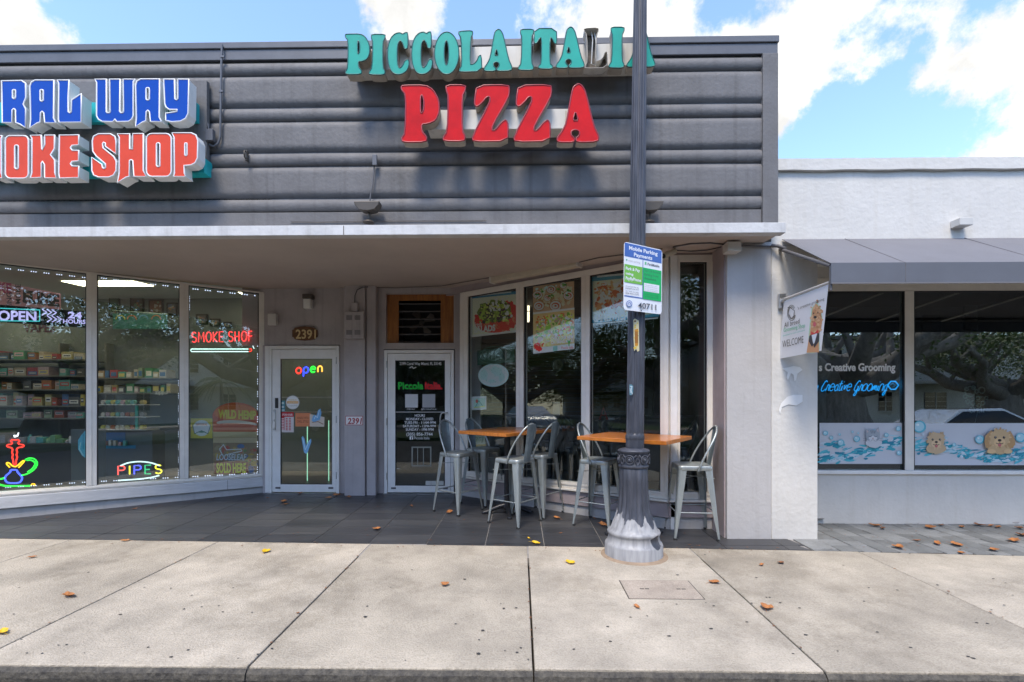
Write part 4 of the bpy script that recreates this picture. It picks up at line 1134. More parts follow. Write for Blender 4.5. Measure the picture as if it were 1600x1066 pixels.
for polys in blue: channel(ss, polys, M['blue_face'], M['white_trim'], M['white_can'], depth=.105, rim=.0075)
for polys in orange: channel(ss, polys, M['orange_face'], M['white_trim'], M['white_can'], depth=.105, rim=.0075)
FB = front(4.755)
mb = MB(); slab_px(mb, FB, [(-120, 160), (307, 160), (307, 190), (-120, 193)], .13); mb.build('teal_raceway', M['teal_box'], ss, bevel=.003)
mb = MB(); slab_px(mb, FB, [(-120, 245), (319, 246), (319, 270), (-120, 275)], .13); mb.build('teal_raceway', M['teal_box'], ss, bevel=.003)
mb = MB(); slab_px(mb, front(4.80), [(-120, 134), (309, 134), (322, 190), (322, 262), (-120, 262)][:4], .05)
mb.v = []; mb.f = []; mb.c = []
F8 = front(4.80); u0, v1 = F8.q(-120, 131); u1, v0 = F8.q(323, 272); mb.box(u0, u1, 4.80, 4.845, v0, v1); mb.build('backing_panel', M['grey'], ss)

# ================================================================== FIXTURES ON THE PARAPET
def single(name, mb, m, label, cat, group=None, bevel=0, kind=None):
    o = mb.build(name, m, None, bevel=bevel, at=(sum(v[0] for v in mb.v) / len(mb.v), sum(v[1] for v in mb.v) / len(mb.v), min(v[2] for v in mb.v)))
    return tag(o, label, cat, group, kind)
FC = front(4.835)
c = thing('conduit_pipe', 'dark grey conduit running down the parapet to a small box beside the smoke shop sign', 'conduit', tuple(FC.P(346, 215)))
mb = MB(); pts = [FC.P(x, y, 0) for x, y in [(347, 70), (346, 100), (345, 160), (344, 214), (341, 224), (335, 229), (328, 227), (326, 222)]]
mb.tube(pts, .011, 8); mb.build('pipe', M['grey_metal'], c)
mb = MB(); FC.pbox(mb, 320, 201, 332, 219, 0, .05); mb.build('junction_box', M['grey_metal'], c, bevel=.004)
mb = MB(); mb.tube([FC.P(x, y, .02) for x, y in [(326, 203), (325, 194), (320, 187), (314, 184)]], .008, 6); mb.build('flexible_tail', M['grey_metal'], c)
for (x, y) in [(347, 88), (345, 142)]:
    mb = MB(); FC.pbox(mb, x - 3, y - 1.5, x + 3, y + 1.5, 0, .014); mb.build('clamp', M['grey_metal'], c)
mb = MB(); u, v = FC.q(385, 243); FC.box(mb, u - .012, u + .012, v - .05, v + .05, -.02, .01); mb.tube([FC.p(u, v + .035, .01), FC.p(u, v + .03, .035), FC.p(u, v, .04), FC.p(u, v - .03, .035), FC.p(u, v - .035, .01)], .007, 6)
single('wall_hook', mb, M['bronze'], 'small dark metal hook bracket on the grey parapet between the two signs', 'hook')
def flood(px, lab, cond):
    t = thing('floodlight', lab, 'floodlight', tuple(front(4.78).P(px, 347)))
    WF = front(4.76)
    u, v = WF.q(px, 326); W0 = WF
    mb = MB(); prof = []
    hw = .125
    top, bot = v + .045, v - .045
    # shallow pan: wide top, rounded belly
    pts = [(-hw, top), (hw, top), (hw * .92, top - .035), (hw * .6, bot + .01), (hw * .2, bot), (-hw * .2, bot), (-hw * .6, bot + .01), (-hw * .92, top - .035)]
    f = [W0.p(u + a, b, .07) for a, b in pts]; g = [W0.p(u + a * .9, b * 1.0 + .015, -.07) for a, b in pts]
    k = len(f); mb.add(f + g, [tuple(range(k)), tuple(range(k, 2 * k))[::-1]] + [(i, i + k, (i + 1) % k + k, (i + 1) % k) for i in range(k)])
    mb.build('lamp_housing', M['bronze'], t, bevel=.006)
    mb = MB(); W0.box(mb, u - hw * .85, u + hw * .85, top - .004, top + .004, -.05, .05); mb.build('lens', M['gasket'], t)
    vb = WF.q(px, 348)[1]
    mb = MB(); mb.tube([W0.p(u, bot + .01, 0), W0.p(u + .01, bot - .02, 0), W0.p(u, vb, 0)], .011, 8); mb.build('swivel', M['bronze'], t)
    mb = MB(); mb.lathe([(.055, 0), (.05, .012), (.025, .02), (.02, .03)], 16, tuple(W0.p(u, vb + .0, 0))); mb.build('mount_plate', M['bronze'], t)
    if cond:
        mb = MB(); mb.tube([FC.P(x, y, .0) for x, y in [(585, 252), (584, 270), (582, 290), (579, 305), (578, 318)]], .007, 6); mb.build('cable', M['cable'], t)
        mb = MB(); FC.pbox(mb, 581.5, 241, 588.5, 258, 0, .03); mb.build('cable_head', M['grey_metal'], t, bevel=.004)
flood(576, 'bronze floodlight on the canopy edge below the red P, fed by a cable', True)
flood(1014, 'bronze floodlight on the canopy edge half hidden behind the lamp post', False)
mb = MB(); Wk = front(4.86); mb.tube([Wk.P(x, y) for x, y in [(1213.5, 185), (1213, 260), (1211.5, 330), (1208, 340), (1202, 346)]], .006, 6)
single('cable', mb, M['cable'], 'thin grey cable hanging down the right end of the parapet', 'cable')
mb = MB(); mb.tube([front(4.90 - .04).P(x, y) for x, y in [(454, 346.2), (500, 346.5), (560, 345.5), (640, 344.8), (760, 344.2)]], .004, 5)
single('cable', mb, M['cable'], 'thin cable lying along the canopy top behind the left floodlight', 'cable')

# ================================================================== UNDER THE CANOPY
# tube light slung along the top of the angled window
t = thing('tube_light', 'long yellowed tube light fixed under the canopy above the food posters', 'ceiling light', tuple(WR.P(835, 428, .18)))
a = WR.q(768, 437, .2); b = WR.q(905, 413, .2)
mb = MB(); h = .055
WR.box(mb, a[0], b[0], (a[1] + b[1]) / 2 - h * .7, (a[1] + b[1]) / 2 + h * .75, .14, .24); mb.build('diffuser', M['tube'], t, bevel=.02, seg=3)
mb = MB()
for uu in (a[0] - .01, b[0] - .02): WR.box(mb, uu, uu + .03, (a[1] + b[1]) / 2 - h * .78, (a[1] + b[1]) / 2 + h * .83, .135, .245)
mb.build('end_cap', M['offwhite'], t, bevel=.006)
mb = MB(); WR.box(mb, a[0], b[0], (a[1] + b[1]) / 2 + h * .76, soff(6.2), .16, .22); mb.build('mounting_rail', M['offwhite'], t)
# cables along the soffit
def sp(px, py, dz=-.008):     # point on the soffit
    d = ray(px, py); y0 = YF
    n = Vector((0, -(1.715 - 1.605) / (7.3 - YF), 1)); o = Vector((0, YF, soff(YF) + dz))
    return CP + d * ((o - CP).dot(n) / d.dot(n))
mb = MB(); mb.tube([sp(*q) for q in [(560, 449), (620, 450), (690, 447), (730, 440), (765, 434)]], .006, 6)
mb.tube([sp(*q) for q in [(905, 410), (935, 403), (985, 397), (1035, 389)]], .006, 6)
single('cable', mb, M['cable_s'], 'thin cable run across the soffit to both ends of the tube light', 'cable')
mb = MB(); PB = front(YPI - .02)
mb.tube([sp(*q) for q in [(1052, 386), (1080, 381), (1110, 380), (1138, 383)]], .008, 6)
mb.tube([sp(*q) for q in [(1050, 391), (1080, 393), (1105, 391), (1128, 386)]], .006, 6)
mb.tube([PB.P(*q) for q in [(1158, 384), (1180, 385), (1206, 385)]], .010, 6)
single('cable', mb, M['cable'], 'pair of grey cables looping from the camera to the box above the light grey pillar', 'cable')
mb = MB(); PB.pbox(mb, 1137, 377, 1159, 392, -.03, .10); single('junction_box', mb, M['offwhite'], 'grey junction box on top of the light grey pillar', 'junction box', bevel=.008)
mb = MB(); mb.tube([PB.P(1205, 384), Vector((PB.P(1213, 386).x, YPI - .05, PB.P(1213, 386).z)), Vector((PB.P(1222, 390).x, YPI - .06, PB.P(1222, 390).z))], .018, 8)
single('pipe_stub', mb, M['cable'], 'dark pipe stub between the pillar and the awning frame', 'pipe')
# security camera
Cc = front(5.15)
t = thing('security_camera', 'cream bullet security camera above the narrow window beside the lamp post', 'camera', tuple(Cc.P(1047, 394)))
mb = MB(); mb.lathe([(.05, 0), (.05, .035), (.035, .045), (.03, .05)], 16, tuple(Cc.P(1054, 381) - Vector((0, 0, .03)))); mb.build('mount', M['tube'], t)
mb = MB(); mb.tube([Cc.P(1054, 386), Cc.P(1055, 392), Cc.P(1051, 396, .02)], .013, 8); mb.build('arm', M['tube'], t)
mb = MB(); mb.tube([Cc.P(1054, 393, .0), Cc.P(1037, 400, .12)], .03, 12); mb.build('camera_body', M['tube'], t)
mb = MB(); mb.tube([Cc.P(1036.9, 400, .121), Cc.P(1036, 400.5, .125)], .024, 12); mb.build('lens', M['gasket'], t)
# light and box above the left door, breaker box, number signs
t = thing('wall_light', 'small wall light with frosted lens above the left door', 'wall light', tuple(WD.P(478, 482)))
mb = MB(); WD.pbox(mb, 472, 459, 487, 466, .001, .11); mb.build('lamp_cap', M['bronze'], t, bevel=.005)
mb = MB(); WD.pbox(mb, 473.5, 466.5, 485, 482, .001, .09); mb.build('lens', M['lens'], t, bevel=.01)
mb = MB(); WD.pbox(mb, 418, 490, 431, 508, .03, .10); single('sensor_box', mb, M['offwhite'], 'white sensor box in the corner left of the oval 2391 plaque', 'sensor', bevel=.008)
t = thing('number_plaque', 'brown wooden oval plaque with brass numerals 2391 above the left door', 'house number', tuple(WD.P(477, 532)))
cx, cy = WD.q(477, 521.5); hw = (WD.q(496, 521)[0] - WD.q(458, 521)[0]) / 2; hh = .095
pl = []
for (sx, sy, a0) in ((1, 1, 0), (-1, 1, 90), (-1, -1, 180), (1, -1, 270)):
    pass
pl = [(cx + hw * x, cy + hh * y) for x, y in [(-1, .5), (-.86, .62), (-.8, .86), (-.4, 1), (0, 1.05), (.4, 1), (.8, .86), (.86, .62), (1, .5), (1, -.5), (.86, -.62), (.8, -.86), (.4, -1), (0, -1.05), (-.4, -1), (-.8, -.86), (-.86, -.62), (-1, -.5)]]
v, f = outline_geo(WD, [pl], .014, .011, bev=.003); mb = MB(); mb.add(v, f); mb.build('plaque_board', M['plaque'], t)
cv = Canvas(WD, .031); cv.text('2391', 462, 529, 493.5, 515, (.70, .52, .25), .02); cv.build('numerals', t)
WPi = front(Yc)
cv = Canvas(WPi, .006)
cv.rect(539.5, 650, 567, 664.5, (.42, .12, .11)); cv.rect(540.5, 651, 566, 663.5, (.78, .76, .74)); cv.text('2391', 543, 662.3, 564.5, 653.2, (.40, .05, .05), .03, skew=.12)
o = cv.build('number_plate'); tag(o, 'small white plate with dark red number 2391 on the pilaster between the doors', 'house number')
t = thing('breaker_box', 'grey metal breaker box with four vents on the pilaster between the doors', 'electrical box', tuple(WPi.P(553, 530)))
mb = MB(); WPi.pbox(mb, 538, 487, 568, 529, .001, .09); mb.build('box_body', M['offwhite'] if False else M['wall'], t, bevel=.006)
for (x, y) in [(541, 493), (554, 493), (541, 516), (554, 516)]:
    mb = MB()
    for k in range(5): WPi.pbox(mb, x, y + k * 1.5, x + 9, y + k * 1.5 + .8, .0905, .0925)
    mb.build('vent', M['cable'], t)
mb = MB(); WPi.pbox(mb, 549, 473, 558.5, 487, .001, .07); mb.build('conduit_fitting', M['wall'], t, bevel=.004)
mb = MB(); mb.tube([WPi.P(x, y, .04) for x, y in [(554, 474), (554.5, 462), (558, 453), (566, 449), (575, 448.5)]], .008, 6); mb.build('conduit', M['cable'], t)
# ventilation panel of stained pine with a louvre and a fan behind it
WV = front(YD + .07)
t = thing('ventilation_panel', 'orange stained pine panel with black louvred fan vent above the right door', 'vent', tuple(WV.P(655, 536)))
u0, v1 = WV.q(603, 459); u1, v0 = WV.q(709, 536)
lu0, lv1 = WV.q(623, 470); lu1, lv0 = WV.q(688.5, 534.5)
for (a, b, c_, d_) in [(u0 - .02, lu0, v0, v1 + .02), (lu1, u1 + .02, v0, v1 + .02), (lu0, lu1, lv1, v1 + .02)]:
    mb = MB(); WV.box(mb, a + .001, b - .001, c_, d_, -.02, 0); mb.build('pine_board', M['wood_panel'], t)
for (a, b, c_, d_) in [(u0 - .02, u1 + .02, v1 - .012, v1 + .02), (u0 - .02, u0 + .012, v0, v1 - .013), (u1 - .012, u1 + .02, v0, v1 - .013)]:
    mb = MB(); WV.box(mb, a, b, c_, d_, .001, .03); mb.build('edge_batten', M['wood_panel'], t)
mb = MB(); WV.box(mb, lu0, lu1, lv0 - .02, lv1, -.30, -.28); mb.build('vent_back', M['dark'], t)
for k in range(6):
    v = lv1 - .02 - (lv1 - lv0 - .05) * k / 5 - .01
    mb = MB(); mb.hexa([WV.p(lu0, v - .03, .02), WV.p(lu1, v - .03, .02), WV.p(lu1, v, -.05), WV.p(lu0, v, -.05), WV.p(lu0, v - .022, .024), WV.p(lu1, v - .022, .024), WV.p(lu1, v + .004, -.05), WV.p(lu0, v + .004, -.05)])
    mb.build('louvre_blade', M['alu'] if False else M['cable'], t)
mb = MB(); cu_, cv_ = (lu0 + lu1) / 2, (lv0 + lv1) / 2
for k in range(4):
    a = k * math.pi / 2 + .5; pts = []
    for r, w in ((.04, -.2), (.20, -.32), (.22, .1), (.20, .35), (.04, .2)): pts.append(WV.p(cu_ + r * math.cos(a + w), cv_ + r * math.sin(a + w), -.16 + w * .06))
    mb.poly(pts); mb.poly(pts[::-1])
mb.tube([WV.p(cu_, cv_, -.2), WV.p(cu_, cv_, -.12)], .035, 12); mb.build('fan', M['bronze'], t)

# ================================================================== PRINT AND STICKERS ON THE DOORS
WDg = Wall((0, YD, 0), (1, 0, 0))
wh = (.80, .80, .80)
cv = Canvas(WDg, -.003, 1.15)
cv.text('2399 Coral Way Miami, FL 33145', 624.5, 570.5, 689.5, 566, wh, .01)
cv.build('address_line', door_r); cv = Canvas(WDg, -.003)
cv.text('Piccola', 622, 608, 661.5, 597, (.0, .50, .03), .035); cv.text('Italia.', 664, 608, 691.5, 597, (.68, .0, .005), .045)
cv.line([(640, 575), (644, 573), (646, 576), (650, 574)], 1.2, wh)
cv.build('lettering', door_r); cv = Canvas(WDg, -.003)
for x in (633, 660): cv.rect(x, 616, x + 20, 637, (.60, .60, .60) if x == 633 else (.40, .40, .41))
cv.text('MENU', 636, 640.6, 648, 638.3, wh); cv.text('@PICCOLAITALIA', 658, 640.6, 682, 638.3, wh)
cv.build('code_panel', door_r); cv = Canvas(WDg, -.003)
for s, x0, x1, y in [('HOURS', 648, 664, 651.3), ('MONDAY - CLOSED', 634.5, 677, 656.7), ('TUES-FRI - 11AM-9PM', 632, 681, 662.3), ('SATURDAY - 12PM-9PM', 629.5, 681, 667.8), ('SUNDAY - 1PM-9PM', 634, 677.5, 673.2)]:
    cv.text(s, x0, y, x1, y - 3.9, wh, .02)
cv.text('(305) 856-7744', 635, 680.8, 676, 676, wh, .02)
cv.rect(640, 682, 645.5, 687, wh); cv.text('f', 642, 687, 644.3, 683, (.03, .03, .03), .04); cv.text('Piccola Italia', 647.5, 686.6, 671, 682.5, wh)
cv.build('opening_hours', door_r)
cv = Canvas(WDg, -.003, 1.15)
g = (.24, .25, .22)
for q in [(643, 698, 674, 700), (643, 727, 674, 729), (643, 700, 645, 727), (652, 700, 653.2, 727), (661, 700, 662.2, 727), (672, 700, 674, 727)]: cv.rect(*q, g)
cv.build('pale_grid_decal', door_r)
cv = Canvas(WDg, -.003, 1.15); cv.rect(665, 751.5, 693, 758, (.5, .5, .46)); cv.rect(673, 752, 674, 758, (.35, .35, .33)); cv.rect(683, 752, 684, 758, (.35, .35, .33)); cv.build('paper_strip', door_r)
cv = Canvas(WDg, -.003, 1.15)
cv.ell(457.3, 629, 10.5, 10.7, (.62, .61, .58), 28); cv.ell(457.3, 629, 9.3, 9.5, (.72, .71, .68), 28); cv.rect(448.5, 627, 466, 630.6, (.70, .33, .04)); cv.text('PREMIUM', 451, 626.3, 463.5, 624.2, (.60, .42, .08)); cv.text('ACCESSORIES', 450, 635, 464.5, 633.2, (.3, .3, .28)); cv.text('HANDMADE', 449.5, 630, 465.3, 627.7, (.75, .68, .5), .02)
cv.build('round_sticker', door_l)
cv = Canvas(WDg, -.003, 1.15); cv.rect(439, 626, 445.5, 643, (.06, .22, .26)); cv.ell(442, 630, 2, 2, (.5, .6, .6), 10); cv.ell(442, 636, 2, 2, (.5, .6, .6), 10); cv.rect(440, 640, 444.5, 642, (.5, .6, .6)); cv.build('blue_sticker', door_l)
cv = Canvas(WDg, -.003, 1.15)
cv.rect(438.7, 644, 459, 675.6, (.60, .55, .54)); cv.rect(438.7, 644, 459, 651.5, (.48, .02, .025)); cv.rect(438.7, 644, 444.5, 672, (.48, .02, .025)); cv.text('STORE HOURS', 441, 649.5, 457, 646.6, (.8, .75, .75), .02)
for k in range(8):
    cv.rect(440, 653.5 + k * 2.5, 443.6, 654.9 + k * 2.5, (.75, .65, .65)); cv.rect(446.5, 653.5 + k * 2.5, 449.5, 654.9 + k * 2.5, (.55, .06, .06)); cv.rect(451.5, 653.5 + k * 2.5, 454.3, 654.9 + k * 2.5, (.55, .06, .06))
cv.build('opening_hours_sheet', door_l)
cv = Canvas(WDg, -.003, 1.15)
cv.rect(461.5, 645.5, 485, 666.5, (.62, .21, .09)); cv.poly([(484, 647), (507, 652), (506.5, 667), (484, 666.5)], (.58, .50, .42)); cv.text('HANDLE WITH', 464, 655, 482, 651.3, (.25, .06, .03), .01); cv.text('CHILL STYLE', 464, 660.5, 482, 656.8, (.25, .06, .03), .01)
cv.poly([(487, 657), (489, 650), (492, 648), (494, 651), (497, 641), (501, 638.5), (502, 646), (500, 656), (490, 660)], (.16, .38, .62)); cv.line([(491, 655), (493, 650), (496, 653), (499, 641)], .9, (.55, .70, .80)); cv.line([(488, 660), (497, 659), (505, 663)], 1.1, (.25, .12, .06))
cv.build('orange_sticker', door_l)
cv = Canvas(WDg, -.003, 1.15)
cv.poly([(471, 684), (473, 681.5), (475.5, 685), (478, 697), (482, 689), (486, 685.5), (486.5, 690), (481, 706), (478.5, 709.5), (475, 707)], (.20, .45, .70)); cv.line([(473, 685), (477, 703), (484, 688)], .8, (.65, .78, .85))
cv.build('blue_hand_sticker', door_l)

# ================================================================== NEON: single stroke letters
def arc(cx, cy, rx, ry, a0, a1, n=10): return [(cx + rx * math.cos(R_(a0 + (a1 - a0) * i / n)), cy + ry * math.sin(R_(a0 + (a1 - a0) * i / n))) for i in range(n + 1)]
ST = {
 'P': (.6, [[(0, 0), (0, 1), (.35, 1)] + arc(.35, .75, .22, .25, 90, -90) + [(0, .5)]]),
 'I': (.15, [[(.07, 0), (.07, 1)]]),
 'E': (.55, [[(.5, 0), (0, 0), (0, 1), (.5, 1)], [(0, .5), (.42, .5)]]),
 'S': (.6, [[(.02, .12)] + arc(.28, .25, .27, .25, 220, 360 + 70, 9) + arc(.27, .75, .25, .25, 250, 30, 9)]),
 'O': (.7, [arc(.33, .5, .33, .5, 0, 360, 20)]),
 'N': (.6, [[(0, 0), (0, 1), (.5, 0), (.5, 1)]]),
 'M': (.75, [[(0, 0), (.05, 1), (.35, .3), (.65, 1), (.7, 0)]]),
 'K': (.55, [[(0, 0), (0, 1)], [(.5, 1), (0, .45), (.5, 0)]]),
 'H': (.6, [[(0, 0), (0, 1)], [(.5, 0), (.5, 1)], [(0, .5), (.5, .5)]]),
 'o': (.75, [arc(.35, .35, .33, .35, 0, 360, 18)]),
 'p': (.75, [[(.04, -.4), (.04, .35)] + arc(.36, .35, .32, .35, 180, -180, 18)]),
 'e': (.75, [[(.03, .36), (.65, .40)] + arc(.35, .36, .31, .35, 5, 320, 16)]),
 'n': (.7, [[(.05, 0), (.05, .45)] + arc(.32, .42, .27, .28, 180, 0, 10) + [(.59, 0)]]),
 'r': (.42, [[(0, 0), (.08, .55), (.14, .68), (.22, .55), (.34, .6), (.34, .2), (.45, .02)]]),
 'a': (.58, [[(.42, .55)] + arc(.24, .3, .22, .3, 60, 350, 14) + [(.46, .6), (.44, .15), (.58, .03)]]),
 't': (.35, [[(.12, 1), (.08, .2), (.16, 0), (.35, .06)], [(-.12, .68), (.38, .72)]]),
 'i': (.24, [[(0, .1), (.08, .6), (.07, .12), (.24, .03)], [(.11, .85), (.13, .9)]]),
 'v': (.46, [[(0, .5), (.08, .6), (.16, .03), (.4, .6), (.5, .5)]]),
 'm': (.78, [[(0, .03), (.08, .58), (.08, 0), (.22, .55), (.32, .55), (.32, 0), (.48, .55), (.6, .52), (.6, .1), (.78, .03)]]),
 'g': (.56, [[(.45, .55)] + arc(.25, .32, .21, .28, 50, 350, 14) + [(.47, .58), (.42, -.35), (.22, -.45), (.08, -.3), (.3, 0), (.58, .08)]]),
 'C': (.75, [[(.62, .85), (.52, 1.02), (.32, .95), (.1, .55), (.06, .15), (.25, -.05), (.5, .02), (.72, .2)]]),
 'G': (.85, [[(.66, .85), (.56, 1.02), (.34, .95), (.1, .55), (.06, .15), (.25, -.02), (.5, .05), (.66, .45), (.4, .45), (.7, .46), (.58, -.4), (.35, -.5), (.25, -.35), (.5, -.02), (.85, .1)]]),
 "s": (.4, [[(0, .05), (.25, .6), (.3, .25), (.2, 0), (.05, .08), (.4, .1)]]),
}
def neon(parent, wall, n, txt, x0, y1, x1, y0, cols, r, name='neon_letter', slant=0, rise=0, smooth=0, gap=.18, joined=False, m=None):
    tot = 0; pos = []
    for ch in txt:
        if ch == ' ': tot += .4; pos.append(None); continue
        pos.append(tot); tot += ST[ch][0] + gap
    tot -= gap; allmb = MB()
    for k, ch in enumerate(txt):
        if ch == ' ': continue
        mb = allmb if joined else MB(); col = cols[k % len(cols)]
        for st in ST[ch][1]:
            if smooth: st = chaikin(st, smooth, False)
            pts = []
            for (a, b) in st:
                fx = (pos[k] + a) / tot; px = x0 + (x1 - x0) * fx + slant * b * (y1 - y0); py = y1 - (y1 - y0) * b - rise * fx
                pts.append(wall.P(px, py, n))
            mb.tube(pts, r, 6, col=col)
        if not joined: mb.build(name, m or GLOW, parent)
    if joined: allmb.build(name, m or GLOW, parent)
red, blu, gre, yel, whi, ora = (1.3, .05, .03), (.05, .09, 1.6), (.03, 1.1, .06), (1.5, .75, .02), (1.1, 1.15, 1.15), (1.5, .55, .05)
t = thing('neon_sign', 'multicoloured lowercase neon open sign in the left door glass', 'neon sign', tuple(WDg.P(483, 588)))
neon(t, WDg, -.045, 'open', 462.5, 584, 504.5, 571, [red, blu, gre, (1.4, .6, .08)], .011, rise=3)
t = thing('neon_sign', 'neon PIPES sign with two white arcs low in the middle smoke shop window', 'neon sign', tuple(WL.P(218, 750, -.05)))
neon(t, WL, -.06, 'PIPES', 184.5, 742, 253.5, 728.5, [(1.2, .12, .10), (1.1, .95, .05), (.12, .14, 1.3), (.03, .45, .18), (1.1, .95, .05)], .0085, rise=2.2, gap=.32)
for pts in ([(188, 728), (200, 723), (218, 721), (236, 723), (250, 728)], [(184, 751), (215, 749), (236, 746.5), (249, 743)]):
    mb = MB(); mb.tube([WL.P(x, y, -.06) for x, y in chaikin(pts, 2, False)], .009, 6, col=(.62, .85, .85)); mb.build('neon_arc', GLOW, t)
t = thing('neon_sign', 'hookah shaped neon sign with red stem and blue bowl in the left smoke shop window', 'neon sign', tuple(WL.P(22, 762, -.05)))
def tub(parent, wall, n, pts, col, r, name, sm=1, m=None):
    mb = MB(); mb.tube([wall.P(x, y, n) for x, y in (chaikin(pts, sm, False) if sm else pts)], r, 6, col=col); return mb.build(name, m or GLOW, parent)
h = lambda pts: [(x / 5.517, 620 + y / 5.517) for x, y in pts]
tub(t, WL, -.06, h([(95, 372), (175, 372), (150, 408), (205, 415), (205, 432), (150, 440), (142, 460), (150, 480), (140, 500), (150, 520), (140, 545), (136, 590), (118, 590), (112, 545), (105, 520), (112, 500), (103, 480), (110, 455), (100, 440), (60, 432), (60, 415), (110, 408), (92, 378)]), red, .008, 'neon_stem')
tub(t, WL, -.06, h([(120, 330), (130, 355), (140, 325), (148, 350), (160, 310)]), whi, .007, 'neon_smoke')
tub(t, WL, -.06, h([(95, 630), (145, 630), (150, 650), (190, 690), (190, 715), (165, 745), (65, 745), (42, 715), (45, 685), (90, 650), (92, 630)]), (.10, .16, 1.7), .009, 'neon_bowl')
tub(t, WL, -.06, h([(85, 610), (55, 580), (60, 566), (80, 572), (110, 600), (140, 605), (200, 548), (216, 552), (160, 612)]), yel, .007, 'neon_arm')
tub(t, WL, -.06, h([(215, 545), (250, 528), (300, 535), (325, 575), (300, 625), (240, 665), (180, 680)]), gre, .008, 'neon_hose')
tub(t, WL, -.065, h([(230, 550), (262, 545), (295, 560), (305, 580), (280, 620), (235, 650)]), gre, .007, 'neon_hose')
tub(t, WL, -.06, h([(-60, 735), (0, 760), (60, 772), (260, 768)]), gre, .010, 'neon_hose'); tub(t, WL, -.06, h([(-60, 700), (0, 712), (40, 700)]), gre, .010, 'neon_hose')
tub(t, WL, -.06, h([(268, 768), (275, 750), (300, 752), (300, 768), (285, 762)]), yel, .006, 'neon_tip')
t = thing('neon_sign', 'red neon SMOKE SHOP sign with a white cigarette tube beside the left door', 'neon sign', tuple(WL.P(350, 550, -.05)))
neon(t, WL, -.06, 'SMOKE SHOP', 300, 535, 396, 519.5, [(1.3, .06, .06)], .0075, rise=2, gap=.22)
tub(t, WL, -.06, [(388, 545.5), (299, 545.5), (298, 547.5), (299, 549.5), (388, 549.5)], (.75, 1.15, 1.05), .0065, 'neon_cigarette', 0)
tub(t, WL, -.06, [(395, 526), (397, 532), (394, 538), (397, 545)], (.85, 1.0, 1.0), .006, 'neon_smoke'); tub(t, WL, -.06, [(389, 545.5), (393, 545), (393, 549), (389, 549.5)], red, .006, 'neon_ember')
# running-light board OPEN 24 HOURS
t = thing('led_board', 'black LED window board reading OPEN with arrows and 24 HOURS', 'led sign', tuple(WL.P(70, 510, -.08)))
mb = MB(); u0, v1 = WL.q(-30, 476, -.08); u1, _ = WL.q(135, 490, -.08); vb = WL.q(60, 507, -.08)[1]; vtt = WL.q(60, 481, -.08)[1]
WL.box(mb, u0, u1, vb, vtt, -.12, -.08); mb.build('board', M['dark'], t)
cv = Canvas(WL, -.078); lil = (.46, .42, .80)
cv.text('OPEN', -3, 500.5, 57, 485, lil, .03, rise=-1.8)
cv.line([(-30, 480.5), (62, 484.5), (62, 502), (-30, 501)], 1.5, (.05, .50, .52))
for k in range(3):
    x = 66 + k * 7.5; cv.line([(x, 483.5 + k * .3), (x + 7, 488 + k * .3), (x, 492.5 + k * .3)], 1.6, lil); cv.line([(x + 8, 494 + k * .3), (x + 15, 498.5 + k * .3), (x + 8, 503 + k * .3)], 1.6, lil)
cv.text('24', 106, 497, 128, 487, lil, .04, rise=-.8); cv.text('HOURS', 98.5, 505, 134, 498.5, lil, .03, rise=-1.2)
cv.build('lit_text', t, LEDM)
# dotted strip lights round the window edges
def dots(pts_list, lab):
    cvv = Canvas(WL, -.02)
    for (a, b) in pts_list:
        L_ = math.hypot(b[0] - a[0], b[1] - a[1]); n = int(L_ / 20)
        for i in range(n + 1):
            x = a[0] + (b[0] - a[0]) * (i + .25) / (n + .5); y = a[1] + (b[1] - a[1]) * (i + .25) / (n + .5); dx, dy = (b[0] - a[0]) / L_, (b[1] - a[1]) / L_
            for k in range(3): cvv.ell(x + dx * k * 3.6, y + dy * k * 3.6, 1.1 if abs(dx) > .5 else .8, .9, (.9, 1.0, 1.3), 6)
    o = cvv.build('strip_light', None, LEDM); tag(o, lab, 'strip light')
dots([((4, 419), (134, 434)), ((4, 762.5), (134, 753.5))], 'dotted white LED strip along the top and bottom of the left smoke shop window')
dots([((154, 434), (279, 449)), ((154, 752.5), (279, 746)), ((279, 590), (279, 740))], 'dotted white LED strip around the middle smoke shop window')
dots([((297, 451), (403, 462.5)), ((297, 745), (402, 739.5)), ((402.5, 470), (402.5, 735)), ((296, 460), (296, 480))], 'dotted white LED strip around the smoke shop window beside the left door')
# window prints: wraps advert, loose leaf, small yellow, blue diver
cv = Canvas(WL, -.03, 1.8)
cv.ell(368, 650, 36, 21, (.45, .07, .02), 30); cv.rect(333, 650, 402, 676, (.42, .08, .04)); cv.ell(368, 645, 33, 13, (.52, .12, .02), 26)
cv.text('WILD HEMP', 341, 653, 400, 640, (.70, .42, .03), .05, rise=-2)
cv.ell(370, 662, 32, 5, (.62, .42, .34), 22, rot=.05); cv.ell(372, 664.5, 30, 2.6, (.45, .09, .04), 20, rot=.05); cv.rect(333, 668, 402, 672, (.50, .16, .09))
cv.rect(333, 675, 402, 692, (.44, .33, .19)); cv.rect(333, 683, 402, 683.8, (.28, .19, .1))
o = cv.build('window_poster'); tag(o, 'brown cigar wrap poster with yellow lettering in the window beside the left door', 'poster')
cv = Canvas(WL, -.03, 1.8)
cv.rect(333, 692, 402, 741, (.20, .13, .065)); random.seed(8)
for k in range(60): cv.ell(random.uniform(337, 398), random.uniform(695, 737), random.uniform(1.5, 6), random.uniform(1.5, 5), random.choice([(.32, .05, .03), (.08, .16, .04), (.34, .22, .03), (.05, .10, .22), (.28, .14, .06), (.24, .19, .10)]), 8, jit=.3, thin=True)
cv.text('LOOSELEAF', 338, 719, 384, 709, (.02, .05, .10), .06, skew=.12); cv.text('LOOSELEAF', 338, 719, 384, 709.5, (.74, .72, .68), .02, skew=.12)
